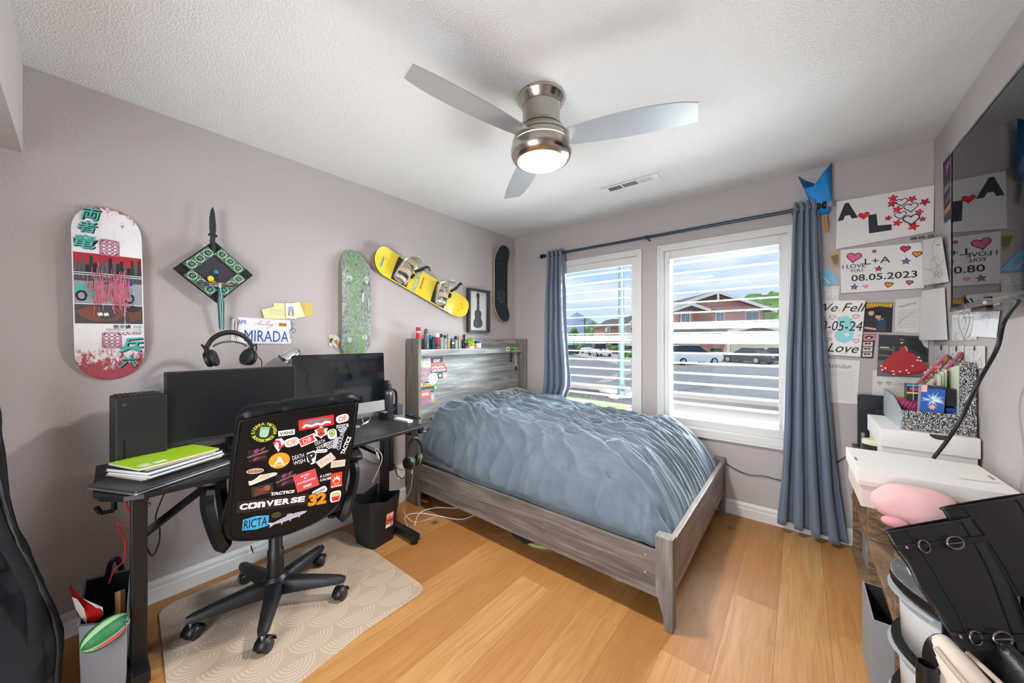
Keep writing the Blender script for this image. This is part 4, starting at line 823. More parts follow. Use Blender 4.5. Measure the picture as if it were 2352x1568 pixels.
zs_ = [(.009, '#41525c', (242, 1087), (350, 1103), 'grey-edged notebook at the bottom of the pile'), (.011, '#1f5a50', (244, 1085), (349, 1098), 'thick notebook with a dark green cover, second from the bottom of the pile'), (.010, '#2a4f78', (246, 1083), (350, 1093), 'blue notebook in the middle of the pile'), (.012, '#1d4f63', (242, 1075), (347, 1086), 'dark teal notebook under the tan cover')]
for i, (th, c, pa, pb, lb) in enumerate(zs_):
    notebook(pa, pb, .216, .285, z, th, mat(c, .5), lb); z += th + .0004
notebook((275, 1067), (355, 1082), .17, .24, z, .006, mat('#c5a98c', .6), 'tan notebook just under the lime green one', pages='#d9c4ab'); z += .0064
def limed(b, th):
    for i in range(7): b.bb((.03, .05 + .012 * i, th), (.032 + .10, .0512 + .012 * i, th + .0003), mat('#c9e472', .5))
    b.bb((.15, .018, th), (.19, .05, th + .0003), mat('#dcd8d0', .6)); b.bb((.16, .06, th), (.185, .10, th + .0003), mat('#e8efe0', .6))
    for y in (.02, .14, .26): b.prism(circ(.016, y, .0035, 10), th, th + .0004, SW)
notebook((247, 1063), (334, 1080), .205, .275, z, .008, LIME, 'lime green spiral notebook on top of the pile', limed, spiral=True)
# --- game console
XB = mat('#17181b', .5, name='matte_black_plastic')
p = onz(264, 1052, DZ); q = onz(389, 1030, DZ)
r = thing('game_console', 'tall black box console with a ridged vented top, beside the monitor', 'game console', (.17, -2.93, DZ))
M = frame((.335, -3.008, DZ), (-.08, 1, 0), (0, 0, 1)); 
b = MB(M); b.prism(rrect(.0765, .168, .153, .316, .006), -.153, 0, XB); b.build('body', r, bevel=.003)
b = MB(M @ Matrix(((1, 0, 0, 0), (0, 0, 1, 0.306), (0, -1, 0, 0), (0, 0, 0, 1))))
b.build('x', r) if False else None
b = MB(M)
for i in range(9):
    x = .012 + i * .0143; b.prism([(x, .327), (x + .011, .327), (x + .011, .332), (x, .332)], -.148, -.006, XB)
b.bb((.004, .324, -.151), (.149, .328, -.002), mat('#17181a', .6)); b.build('vent_grille', r)
b = MB(M); b.bb((.022, .028, -.001), (.026, .15, .0012), mat('#08080a', .3)); b.build('disc_slot', r); b = MB(M); b.lathe([(.007, 0), (.006, .0015), (.001, .0016)], mat('#3b3c40', .4), 16, T(.024, .298, 0)); b.build('power_button', r); b = MB(M); b.prism(rrect(.0765, .006, .13, .011, .004), -.14, -.012, BLACK); b.build('foot', r)
# --- monitor
MS = mat('#16181b', .16, spec=.5, name='dark_screen'); 
a, c_ = onx(378, 853, .28), onx(680, 841, .30)
M = frame((.29, (a.y + c_.y) / 2, 1.0), (.015, 1, 0), (-.04, 0, 1)); mw, mh = (c_ - a).length, .335
r = thing('monitor', 'wide black monitor behind the notebooks', 'monitor', (.22, (a.y + c_.y) / 2, DZ))
zc = (a.z + c_.z) / 2 - 1.0 - mh / 2
b = MB(M); b.bb((-mw / 2, zc - mh / 2, -.035), (mw / 2, zc + mh / 2, -.002), BLACK); b.build('housing', r, bevel=.003)
b = MB(M); f = .008
b.bb((-mw / 2, zc + mh / 2 - f, -.002), (mw / 2, zc + mh / 2, .003), DARK); b.bb((-mw / 2, zc - mh / 2, -.002), (mw / 2, zc - mh / 2 + .016, .003), DARK); b.bb((-mw / 2, zc - mh / 2 + .016, -.002), (-mw / 2 + f, zc + mh / 2 - f, .003), DARK); b.bb((mw / 2 - f, zc - mh / 2 + .016, -.002), (mw / 2, zc + mh / 2 - f, .003), DARK); b.build('bezel', r)
b = MB(M); b.bb((-mw / 2 + f, zc - mh / 2 + .016, -.003), (mw / 2 - f, zc + mh / 2 - f, .0005), mat('#141619', .34, name='matte_screen')); b.build('screen', r)
b = MB(); b.box((.235, (a.y + c_.y) / 2, DZ + .09), (.03, .07, .18), BLACK); b.prism(rrect(.25, (a.y + c_.y) / 2, .16, .22, .03), DZ, DZ + .012, BLACK); b.build('stand', r, bevel=.003)
# --- all-in-one computer
M = frame((.262, -2.03, 0), (-.02, 1, 0), (-.05, 0, 1)); iw = .588; zt = 1.213; zb_ = .806; ch = .075
ALU = mat('#b9b4b0', .35, .7, name='silver_aluminium')
r = thing('desktop_computer', 'silver-chinned all-in-one computer with a dark glossy screen', 'computer', (.2, -2.048, DZ))
b = MB(M); b.prism(rrect(0, (zt + zb_) / 2, iw, zt - zb_, .012), -.02, -.003, ALU); b.build('back_shell', r, bevel=.004)
b = MB(M); b.bb((-iw / 2 + .003, zb_ + .002, -.003), (iw / 2 - .003, zb_ + ch, .002), ALU); b.build('chin', r, bevel=.001)
b = MB(M); b.prism([(-iw / 2, zb_ + ch), (iw / 2, zb_ + ch)] + rrect(0, zt - .02, iw, .04, .012)[:12], -.003, .003, mat('#0b0f16', .05, spec=.6, coat=1.0, name='glossy_dark_glass')); b.build('screen', r)
b = MB(); b.prism([(.10, DZ + .0), (.28, DZ + .0), (.28, DZ + .008), (.125, DZ + .008), (.185, DZ + .2), (.175, DZ + .2)], -2.13, -1.95, ALU, Matrix(((1, 0, 0, 0), (0, 0, 1, 0), (0, 1, 0, 0), (0, 0, 0, 1)))); b.build('stand', r, bevel=.002)
# --- headset resting over the monitor's top edge
pc = onx(529, 800, .255); hs = thing('headset', 'black over-ear headset on top of the wide monitor', 'headphones', (.21, pc.y, 1.15))
cx, cy, cz = .255, pc.y, onx(530, 809, .255).z
ry = (onx(585, 790, .255).y - onx(472, 790, .255).y) / 2 - .006; rz = onx(530, 763, .255).z - cz
arc = [(cx, cy + ry * cos(a), cz + rz * sin(a)) for a in [pi * k / 24 for k in range(25)]]
b = MB(); b.tube(arc, [.009 + .003 * sin(pi * k / 24) for k in range(25)], BLACK, 10, flat=.6); b.build('headband', hs)
b = MB(); b.tube([(cx, cy + ry * .8 * cos(a), cz + rz * .12 + rz * .42 * sin(a)) for a in [radians(25) + radians(130) * k / 12 for k in range(13)]], .005, mat('#3f5230', .8, name='olive_band'), 6); b.build('suspension_strap', hs)
for sg in (-1, 1):
    M = T(cx, cy + sg * ry * .93, cz - .032) @ RX(-sg * radians(18)) @ RZ(sg * radians(20))
    b = MB(M @ RX(sg * pi / 2)); b.lathe([(.022, -.012), (.036, -.008), (.040, .004), (.036, .012)], BLACK, 24); o = b.build('ear_cup', hs)
    b = MB(M @ RX(sg * pi / 2)); b.lathe([(.035, .012), (.042, .018), (.042, .03), (.034, .036), (.02, .034), (.001, .03)], DARK, 24); b.build('ear_cushion', o)
    b = MB(M); b.tube(catmull([(-.0, 0, .075), (-.034, sg * -.012, .04), (-.038, sg * -.012, -.002)], 5), .004, BLKM, 6); b.tube(catmull([(.0, 0, .075), (.034, sg * -.012, .04), (.038, sg * -.012, -.002)], 5), .004, BLKM, 6); b.build('yoke', hs)
b = MB(); b.tube(catmull([(cx + .02, cy + ry * .9, cz - .06), (cx + .03, cy + ry + .01, cz - .025), (cx + .02, cy + ry + .035, cz - .05), (cx - .02, cy + ry + .045, cz - .09)], 6), .0022, BLACK, 6); b.build('cable', hs)
# --- chrome lamp shade behind the two screens
p = onx(664, 822, .10); r = thing('clip_lamp', 'small polished chrome lamp shade showing between the two screens', 'lamp', (p.x, p.y, DZ))
M = T(p.x, p.y, p.z) @ RX(radians(-48)); b = MB(M); b.lathe([(.012, .075), (.030, .06), (.048, .02), (.052, -.028), (.049, -.028), (.040, .02), (.02, .055)], CHROME, 28, caps=False); b.build('lamp_shade', r)
b = MB(); b.tube(catmull([tuple(M @ Vector((0, 0, .07))), (p.x - .02, p.y + .04, p.z + .03), (p.x - .02, p.y + .05, p.z - .1), (p.x - .02, p.y + .04, DZ + .01)], 6), .006, CHROME, 8); b.lathe([(.04, 0), (.04, .01), (.01, .015)], BLACK, 20, T(p.x - .02, p.y + .04, DZ)); b.build('stem', r)
# --- bottle, boxes, remotes
p = onz(889, 962, DZ); bx, by = p.x - .03, p.y + .01
BOT = mat('#23272c', .35, name='black_bottle'); r = thing('water_bottle', 'large black insulated water bottle beside the silver computer', 'bottle', (bx, by, DZ))
b = MB(T(bx, by, DZ)); b.lathe([(.046, 0), (.05, .006), (.05, .17), (.046, .19), (.03, .205)], BOT, 28); b.build('body', r)
b = MB(T(bx, by, DZ)); b.lathe([(.032, .2), (.036, .21), (.036, .245), (.026, .252), (.026, .27), (.014, .275)], BLACK, 24); b.build('cap', r)
b = MB(T(bx, by, DZ)); b.tube(catmull([(0, .035, .215), (0, .075, .19), (0, .085, .13), (0, .075, .07), (0, .046, .045)], 6), .011, BLACK, 10, flat=.7); b.build('handle', r)
b = MB(frame((bx, by, DZ), RT, UP)); fnb = lambda X, Y, z: (.0505 * sin(X / .05), Y, .0505 * cos(X / .05)); b.text('contigo', -.004, .055, .018, .06, mat('#d9dcdf', .5), 0, bold=.01, fn=fnb); b.build('lettering', r)
p = onz(916, 955, DZ); b = MB(); b.box((p.x - .06, p.y + .03, DZ + .04), (.06, .05, .08), mat('#3a4047', .5)); tag(b.build('speaker', bevel=.004), 'small dark grey box speaker behind the water bottle', 'speaker')
def slab(name, label, cat, pa, pb, wd, th, m, parts=None):
    A, B = onz(*pa, DZ), onz(*pb, DZ); u = (B - A).normalized(); M = frame((A.x, A.y, DZ), u, (-u.y, u.x, 0)); r = thing(name, label, cat, (A.x, A.y, DZ)); ln = (B - A).length
    b = MB(M); b.prism(rrect(ln / 2, wd / 2, ln, wd, .006), 0, th, m); b.build('body', r, bevel=.003)
    if parts: parts(M, r, ln, wd, th)
    return r
slab('streaming_box', 'white slim box beside the black remote on the right end of the desk', 'box', (904, 965), (937, 972), .045, .016, mat('#d8d8d6', .4), lambda M, r, l, w, t: [MB(M @ T(l * .5 + .012 * k, w * .5, t)) .lathe([(.002, 0), (.001, .0006)], DARK, 8) for k in range(0)])
def rem(M, r, l, w, t_):
    b = MB(M); b.lathe([(.011, 0), (.011, .002), (.001, .0025)], mat('#5a4fc0', .4, name='purple_key'), 16, T(l * .3, w / 2, t_)); b.build('direction_pad', r)
    for k in range(3):
        for j in (-1, 1): b = MB(M); b.lathe([(.0035, 0), (.003, .0015)], DARK, 8, T(l * (.5 + .13 * k), w / 2 + j * .009, t_)); b.build('button', r)
slab('remote_control', 'black remote control with a purple key, right end of the desk', 'remote control', (930, 955), (957, 964), .036, .014, BLACK, rem)
# --- cables on the desk, hanging cords
def cable(name, label, pts, rad, m, cat='cable'): b = MB(); b.tube(catmull(pts, 7), rad, m, 6); return tag(b.build(name), label, cat)
b = MB(); cl = DZ + .004
for k in range(7):
    rn = random.Random(k); x0, y0 = .33 + rn.uniform(-.03, .03), -2.56 + rn.uniform(-.04, .08); P = [(x0 + .035 * cos(a) + rn.uniform(-.01, .01), y0 + .05 * sin(a), cl + .006 * k + .004 * sin(3 * a)) for a in [j * .7 for j in range(9)]]; b.tube(catmull(P, 4), .0028, BLACK, 6)
tag(b.build('cable_bundle'), 'tangle of black cables on the desk under the wide monitor', 'cable')
cable('charging_cable', 'white cable loop on the desk under the silver computer', [tuple(onz(*p, DZ + .003)) for p in ((832, 975), (850, 962), (846, 952), (832, 955), (836, 972), (846, 968))], .0022, SW)
def cx_(pts, x): return [tuple(onx(a, c_, x if not isinstance(x, list) else x[i])) for i, (a, c_) in enumerate(pts)]
cable('red_cable', 'red cable hanging from the left end of the desk into the fabric bin', cx_([(289, 1138), (293, 1165), (307, 1192), (330, 1196), (290, 1200), (270, 1206), (284, 1235), (287, 1265), (282, 1290), (262, 1310), (250, 1340)], .33), .003, mat('#b01f24', .5, name='red_cable_jacket'))
cable('red_cable', 'red cable looping behind the left desk leg', cx_([(310, 1190), (328, 1170), (345, 1158), (338, 1154), (326, 1162), (312, 1150)], .25), .003, mat('#b01f24', .5, name='red_cable_jacket'))
cable('power_cable', 'thin black cable looping under the left half of the desk', cx_([(384, 1118), (362, 1170), (358, 1195), (367, 1215), (364, 1250), (350, 1276), (338, 1258), (333, 1235), (334, 1210), (328, 1200)], .10), .003, BLACK)
b = MB(); q = onx(330, 1312, .3); b.box((.36, -2.93, q.z), (.03, .02, .08), BLACK); tag(b.build('power_adapter', bevel=.003), 'small black adapter fixed behind the left desk leg', 'adapter')
b = MB(); P = cx_([(576, 1252), (579, 1262), (582, 1270)], .03); b.tube(P, [.0025, .0035, .002], BLACK, 8); tag(b.build('audio_plug'), 'black audio plug dangling in front of the baseboard behind the chair', 'plug')
# headphones on the right-hand hook
p = onx(955, 1000, .52); hp = thing('headphones', 'black headphones with green rings hanging from the right end of the desk', 'headphones', (.52, p.y, .45)); GRN = mat('#3f8a3a', .4, name='green_ring')
hc = onx(952, 1033, .52); ry, rz = .058, .105
b = MB(); b.tube([(.52, hc.y + ry * cos(a), hc.z - .03 + rz * sin(a)) for a in [-.1 + (pi + .2) * k / 22 for k in range(23)]], [.008 + .004 * sin(pi * k / 22) for k in range(23)], BLACK, 10, flat=.6); b.build('headband', hp)
for sg, a_ in ((-1, 20), (1, -28)):
    M = T(.52, hc.y + sg * .048, hc.z - .075) @ RZ(radians(a_)) @ RX(-sg * radians(10))
    b = MB(M @ RX(sg * pi / 2)); b.lathe([(.028, -.012), (.039, -.008), (.041, .004)], BLACK, 24); o = b.build('ear_cup', hp)
    b = MB(M @ RX(sg * pi / 2)); b.lathe([(.0415, .003), (.0425, .006), (.041, .009)], GRN, 24); b.build('green_ring', o)
    b = MB(M @ RX(sg * pi / 2)); b.lathe([(.038, .008), (.042, .015), (.04, .028), (.03, .032), (.018, .026), (.001, .024)], DARK, 24); b.build('ear_cushion', o)
# power strip, outlet and leads by the right leg
b = MB(); b.box((.22, -1.70, .50), (.05, .035, .26), BLACK); o = tag(b.build('power_strip', bevel=.006), 'black power strip fixed behind the right desk leg', 'power strip')
b = MB(); q = onx(925, 1080, .0); b.bb((.0, q.y - .055, q.z - .06), (.008, q.y + .055, q.z + .06), mat('#e6e4df', .4)); o = tag(b.build('wall_outlet', bevel=.003), 'white wall outlet plate behind the headphones', 'outlet')
cable('charging_cable', 'white cable wound round the right desk brace, dropping to the bin', cx_([(862, 1035), (868, 1042), (870, 1055), (862, 1030), (874, 1040), (877, 1055), (868, 1080), (855, 1108)], .34), .003, SW)
cable('power_cable', 'beige cord hanging below the headphones to the floor', [(.50, hc.y - .01, .42), tuple(onx(948, 1080, .42)), tuple(onx(944, 1120, .36)), tuple(onx(926, 1165, .30)), (.36, -1.60, .006), (.42, -1.45, .005)], .0028, mat('#c9c2b6', .6))
cable('power_cable', 'white cord lying on the floor from the bin to under the bed', [(.47, -1.70, .012), tuple(onz(930, 1188, .005)), tuple(onz(960, 1178, .005)), tuple(onz(1010, 1185, .005)), tuple(onz(1060, 1192, .005)), tuple(onz(1100, 1178, .005))], .003, SW)
cable('power_cable', 'white cord crossing the floor toward the middle of the bed', [(.40, -1.62, .005), tuple(onz(965, 1177, .005)), tuple(onz(1000, 1166, .012)), tuple(onz(1050, 1166, .012)), tuple(onz(1085, 1160, .005))], .003, SW)
cable('power_cable', 'thin black cord along the wall behind the waste bin', cx_([(815, 1040), (850, 1060), (880, 1068), (905, 1072), (925, 1080)], .01), .0025, BLACK)
cable('power_cable', 'black loop of cord under the hanging headphones', cx_([(905, 1065), (912, 1090), (925, 1098), (932, 1085), (925, 1065)], .25), .003, BLACK)
# ---------------------------------------------------------------- waste bin
r = thing('waste_bin', 'square black waste bin with an orange label, under the right end of the desk', 'waste bin', (.33, -1.86, 0))
M = T(.345, -1.885, 0) @ RZ(radians(8)); RB, RTp, hb = .178, .236, .305
b = MB(M); k = 40
def ringp(w_, z, r_, sag=0): return [(x, y, z - sag * (1 - (max(abs(x), abs(y)) / (w_ / 2)) ** 2) - (sag * 0)) for x, y in rrect(0, 0, w_, w_, r_, 6)]
def ring2(w_, z, sag, r_=.028): return [(x, y, z + sag * ((abs(x) * abs(y)) / (w_ * w_ / 4))) for x, y in rrect(0, 0, w_, w_, r_, 6)]
rings = [ring2(RB, 0.0, 0), ring2(RTp, hb - .03, .03), ring2(RTp - .008, hb - .03, .03), ring2(RB - .006, .006, 0)]
# subdivide straight sides so the rim can dip
def sub(P): return [tuple(Vector(P[i]).lerp(Vector(P[(i + 1) % len(P)]), t_)) for i in range(len(P)) for t_ in (0, .25, .5, .75)]
rings = [sub(q) for q in (rings[0], rings[1], rings[2], rings[3])]
rings[1] = [(x, y, hb - .03 + .03 * min(1, abs(x) * abs(y) / (RTp * RTp / 4) * 1.2)) for x, y, z in rings[1]]; rings[2] = [(x, y, hb - .03 + .03 * min(1, abs(x) * abs(y) / (RTp * RTp / 4) * 1.2)) for x, y, z in rings[2]]
n = len(rings[0]); P = [p for q in rings for p in q]
b.add(P, [(i * n + j, i * n + (j + 1) % n, (i + 1) * n + (j + 1) % n, (i + 1) * n + j) for i in range(3) for j in range(n)] + [tuple(range(n))[::-1], tuple(range(3 * n, 4 * n))], mat('#17181a', .5, name='black_bin_plastic'), True); b.build('body', r, angle=45)
sl = math.atan2((RTp - RB) / 2, hb); MF = M @ T(RB / 2 + (RTp - RB) / 2 * .48 + .002, .03, hb * .48) @ Matrix(((0, 0, 1, 0), (1, 0, 0, 0), (0, 1, 0, 0), (0, 0, 0, 1))) @ RX(sl)
b = MB(MF); b.poly(quad(0, 0, .058, .092), mat('#dd5a26', .5, name='orange_label'), .0006); b.poly(quad(0, .032, .046, .018), SW, .001); b.text('HEFTY', 0, .032, .011, .038, mat('#2d2d6a', .5), .0014, bold=.03); b.text('Wastebasket', 0, .014, .007, .044, SW, .001); b.poly(quad(.004, -.004, .04, .008), mat('#3a3a8a', .5), .001); b.poly(quad(0, -.036, .058, .02), PAPER, .001)
for i in range(10): b.poly(quad(.006 + .0022 * i, -.036, .0011, .014), INK, .0014)
b.build('label', r)
# ================================================================ office chair and its mat
def onplane(px, py, M):
    d = ray(px, py); I = M.inverted(); o = I @ CAM; dd = I.to_3x3() @ d; s = -o.z / dd.z; return (o + dd * s).xy
LEATH = NT('black_leatherette', 0.36, 0.22); v = LEATH.map(); LEATH.b.inputs['Base Color'].default_value = lin('#0f1013'); LEATH.bump(LEATH.math('ADD', LEATH.noise(v, 320, 2), LEATH.math('MULTIPLY', LEATH.noise(v, 14, 3), 1.6)), .22, .004); LEATH = LEATH.m
nrm = Vector((.955, -.296, 0)).normalized(); tdir = Vector((.296, .955, 0)).normalized()
HUB = Vector((.487, -2.49, 0))
ch = thing('office_chair', 'black leatherette swivel chair with its back covered in stickers', 'chair', tuple(HUB), 0)
ub = (UP * cos(radians(13)) + nrm * sin(radians(13))).normalized(); nb = tdir.cross(ub)
BKM = frame(Vector((.775, -2.528, .452)), tdir, ub, nb)               # outer face of the back: a right, b up, h toward the room
BHH = .56
def onplane_(px, py): return onplane(px, py, BKM)
OUT = [tuple(onplane_(*q)) for q in ((541, 965), (529, 1060), (521, 1150), (517, 1205), (524, 1243), (575, 1247), (640, 1237), (700, 1216), (750, 1192), (784, 1160), (799, 1100), (812, 1030), (820, 970), (825, 926), (817, 920), (680, 938), (560, 958))]
OC = (sum(x for x, y in OUT) / len(OUT), sum(y for x, y in OUT) / len(OUT)); BHH = max(y for x, y in OUT)
def outline(k=0.0): return [(x - k * (1 if x > OC[0] else -1) * min(1, abs(x - OC[0]) / .1), y - k * (1 if y > OC[1] else -1) * min(1, abs(y - OC[1]) / .15)) for x, y in OUT]
def smooth2(P, n=5): return [(p.x, p.y) for p in catmull([(x, y, 0) for x, y in P + [P[0]]], n)][:-1]
bo = MB(BKM)
bo.prism(smooth2(outline(), 4), -.075, -.012, LEATH, smooth=True); back = bo.build('backrest', ch, bevel=.016, seg=3)
b = MB(BKM); b.prism(smooth2(outline(.012), 4), -.02, -.0005, LEATH, smooth=True); b.build('back_panel', back, bevel=.004)
b = MB(BKM); P = smooth2(outline(.012), 5); b.tube([(x, y, .0) for x, y in P + [P[0]]], .0042, LEATH, 7, caps=False); b.build('piping', back)
b = MB(BKM); xa_, xb_ = OUT[0][0] + .01, OUT[13][0] - .004; rl = [(xa_ + (xb_ - xa_) * i / 20, OUT[16][1] + (OUT[14][1] - OUT[16][1]) * i / 20 - .012 + .004 * sin(pi * i / 20), -.045) for i in range(21)]; b.tube(rl, [.022] + [.037 - .006 * (1 if i in (6, 16) else 0) for i in range(1, 20)] + [.022], LEATH, 14); b.build('top_roll', back)
SC = Vector((.775, -2.528, 0)) - nrm * .33; SM = frame((SC.x, SC.y, .455), tdir, -nrm, UP)
b = MB(SM); b.prism(smooth2([(-.24, -.22), (-.25, 0), (-.24, .2), (-.18, .255), (0, .268), (.18, .255), (.24, .2), (.25, 0), (.24, -.22), (0, -.24)], 4), 0, .085, LEATH, smooth=True); b.build('seat', ch, bevel=.03, seg=4)
b = MB(SM); b.bb((-.11, -.12, -.05), (.11, .12, -.001), BLACK); b.build('tilt_mechanism', ch, bevel=.01)
for sg in (-1, 1):
    b = MB(SM); x = sg * .285
    loop = catmull([(x, .02, .222), (x, .15, .215), (x, .185, .16), (x - sg * .005, .17, .07), (x - sg * .03, .06, -.01), (x - sg * .05, -.1, -.05), (x - sg * .05, -.19, -.05), (x - sg * .03, -.215, .02), (x, -.20, .14), (x, -.17, .215), (x, .02, .222)], 5)
    b.tube(loop, .024, BLACK, 4, flat=.8); b.build('arm_loop', ch)
    b = MB(SM); b.prism(smooth2([(x - .045, -.17), (x - .05, 0), (x - .045, .15), (x, .185), (x + .045, .15), (x + .05, 0), (x + .045, -.17), (x, -.19)], 3), .225, .25, BLACK, smooth=True); b.build('arm_pad', ch, bevel=.006)
b = MB(T(*HUB)); b.lathe([(.036, .06), (.036, .21), (.034, .22), (.034, .27), (.029, .275), (.029, .33), (.026, .335), (.026, .42)], BLACK, 24); b.build('gas_column', ch)
b = MB(T(*HUB)); b.lathe([(.045, .062), (.06, .075), (.058, .125), (.048, .14), (.04, .15)], BLACK, 24); bs = b.build('base_hub', ch)
for k in range(5):
    a = radians(-97 + 72 * k); M = T(*HUB) @ RZ(a)
    b = MB(M); S = [(.03, .036, .065, .135), (.10, .030, .07, .132), (.22, .025, .078, .122), (.30, .021, .082, .113), (.325, .014, .085, .106)]
    P = [p for x, hw_, z0, z1 in S for p in ((x, -hw_, z0), (x, hw_, z0), (x, hw_, z1 - .012), (x, hw_ * .5, z1), (x, -hw_ * .5, z1), (x, -hw_, z1 - .012))]
    b.add(P, [(i * 6 + j, i * 6 + (j + 1) % 6, i * 6 + 6 + (j + 1) % 6, i * 6 + 6 + j) for i in range(4) for j in range(6)] + [tuple(range(24, 30))], mat('#141518', .5, bump=(200, .3, .002), name='textured_black_plastic'), True); b.build('leg', ch, angle=50)
    ca = a + radians((40, -30, 75, 20, 60)[k]); MC = T(*HUB) @ RZ(a) @ T(.31, 0, 0) @ RZ(ca - a)
    b = MB(MC); b.tube([(0, 0, .05), (0, 0, .09)], .006, STEEL, 8); b.grid(lambda u, v: (-.012 + .033 * cos(pi * u), -.026 + .052 * v, .030 + .033 * sin(pi * u)), 12, 2, BLACK); o = b.build('caster', ch, solid=.003)
    for sg in (-1, 1):
        b = MB(MC @ T(-.012, sg * .014, .0275) @ RX(pi / 2)); b.lathe([(.006, -.011), (.022, -.011), (.0275, -.006), (.0275, .006), (.022, .011), (.006, .011)], mat('#222326', .35, name='caster_nylon'), 22); b.build('wheel', o)
p = onplane(765, 1183, SM @ T(0, 0, -.02)); b = MB(); q = SM @ Vector((p.x, p.y, -.02)); q0 = SM @ Vector((.1, p.y, -.02)); b.tube([q0, q], .005, STEEL, 8); b.ball(tuple(q), (.02, .026, .013), BLACK); b.build('height_lever', ch)
# ---- stickers
def hx(c, r_=.45): return mat(c, r_, name='sticker_print')
def stk(pL, pR, name='sticker', label=None):
    """frame of a sticker whose left and right middles are seen at these places on the chair back"""
    A, B = onplane(*pL, BKM), onplane(*pR, BKM); c = (A + B) / 2; d = B - A
    stk.n += 1; M = BKM @ T(c.x, c.y, .0006 + stk.n * .00004) @ RZ(math.atan2(d.y, d.x)); return MB(M), d.length
stk.n = 0
def done(b, label=None):
    o = b.build('sticker', back)
    if label: o['label'] = label
    return o
def ring_text(b, s, r_, a0, a1, h, m, z=.001, flip=False):
    n = len(s)
    for i, c in enumerate(s):
        a = a0 + (a1 - a0) * (i + .5) / n; b.text(c, r_ * cos(a), r_ * sin(a), h, None, m, z, rot=(a - pi / 2) if not flip else (a + pi / 2), bold=.02)
b, w_ = stk((576, 992), (637, 992)); R_ = w_ / 2; YG = hx('#cfd62c'); b.poly(circ(0, 0, R_, 30), hx('#1d2014'), 0)
ring_text(b, 'SIERRA NEVADA', R_ * .82, radians(195), radians(-15), R_ * .26, YG, .0004); ring_text(b, 'SKATEBOARDS', R_ * .82, radians(205), radians(335), R_ * .26, YG, .0004, True)
b.poly([(-.35 * R_, .3 * R_), (-.33 * R_, -.3 * R_), (-.18 * R_, -.5 * R_), (.2 * R_, -.5 * R_), (.34 * R_, -.3 * R_), (.36 * R_, .3 * R_)], hx('#9fc4a0'), .0003); b.poly([(-.36 * R_, .3 * R_), (-.36 * R_, .52 * R_), (.36 * R_, .52 * R_), (.36 * R_, .3 * R_)], hx('#86ad88'), .0004)
done(b, 'round black sticker with yellow-green ring of lettering')
b, w_ = stk((639, 996), (677, 991)); b.poly(quad(0, 0, w_, w_ * .42), SW, 0); b.text('VANS', 0, 0, w_ * .25, w_ * .84, hx('#3d6a3a'), .0004, bold=.03); done(b, 'white sticker with green VANS lettering')
b, w_ = stk((686, 977), (767, 963)); hh = w_ * .36; b.poly(quad(0, 0, w_, hh), hx('#d7282f'), 0)
for sg in (-1, 1): b.poly([(0, .3 * hh), (sg * .12 * w_, .34 * hh), (sg * .42 * w_, .24 * hh), (sg * .36 * w_, .02 * hh), (sg * .27 * w_, .1 * hh), (sg * .2 * w_, -.06 * hh), (sg * .1 * w_, .02 * hh), (0, -.08 * hh)], hx('#77767c'), .0003)
b.stroke([tuple(p)[:2] for p in catmull([(-.4 * w_, -.3 * hh, 0), (-.3 * w_, -.1 * hh, 0), (-.15 * w_, -.24 * hh, 0), (.0, -.14 * hh, 0), (.14 * w_, -.24 * hh, 0), (.26 * w_, -.1 * hh, 0), (.4 * w_, -.2 * hh, 0)], 5)], hh * .22, SW, .0005); done(b, 'red banner sticker with grey wings and white script')
def of(pL, pR):
    b, w_ = stk(pL, pR); b.poly(rrect(0, 0, w_, w_ * .72, w_ * .3), SW, 0); b.text('OF', 0, 0, w_ * .5, w_ * .7, hx('#e59ac0'), .0003, bold=.07); b.text('OF', 0, 0, w_ * .42, w_ * .6, hx('#d9b03a'), .0006, bold=.0); done(b, 'white-edged sticker with pink bubble letters OF')
of((772, 965), (801, 956)); of((653, 1020), (687, 1010))
def dgk(pL, pR):
    b, w_ = stk(pL, pR); b.poly(quad(0, 0, w_, w_ * .34), SW, 0); b.text('DGK', 0, 0, w_ * .26, w_ * .9, INK, .0004, bold=.04, shear=.15)
    for i in range(4): b.poly(quad(-.3 * w_ + .2 * w_ * i, -.32 * w_, .14 * w_, .13 * w_), SW, .0003)
    for i in range(3): b.poly(quad(-.2 * w_ + .2 * w_ * i, -.5 * w_, .14 * w_, .13 * w_), SW, .0003)
    done(b)
dgk((773, 980), (800, 976)); dgk((744, 1022), (770, 1012))
b, w_ = stk((629, 1028), (653, 1012)); b.poly([(-.5 * w_, -.62 * w_), (.1 * w_, -.3 * w_), (.5 * w_, -.3 * w_), (.5 * w_, .4 * w_), (.1 * w_, .62 * w_), (-.35 * w_, .2 * w_)], SW, 0); b.text('2', 0, .06 * w_, w_ * .95, None, hx('#c9303a'), .0004, bold=.03); done(b)
b, w_ = stk((688, 1018), (726, 1002)); b.poly([(-.5 * w_, -.3 * w_), (.5 * w_, -.3 * w_), (.42 * w_, 0), (.5 * w_, .3 * w_), (-.5 * w_, .3 * w_)], SW, 0); b.poly([(-.45 * w_, -.22 * w_), (.4 * w_, -.22 * w_), (.33 * w_, 0), (.4 * w_, .25 * w_), (-.45 * w_, .25 * w_)], hx('#d93a34'), .0003); b.text('DB', -.06 * w_, .02 * w_, w_ * .3, w_ * .5, SW, .0006, shear=.2); done(b)
b, w_ = stk((723, 994), (752, 990)); b.poly(star(0, 0, w_ * .6, 6, .75), SW, 0)
for a in (-50, -22, 5, 32): b.stroke([(0, -.05 * w_), (.46 * w_ * sin(radians(a)), .46 * w_ * cos(radians(a)))], w_ * .17, hx('#c04a35'), .0003)
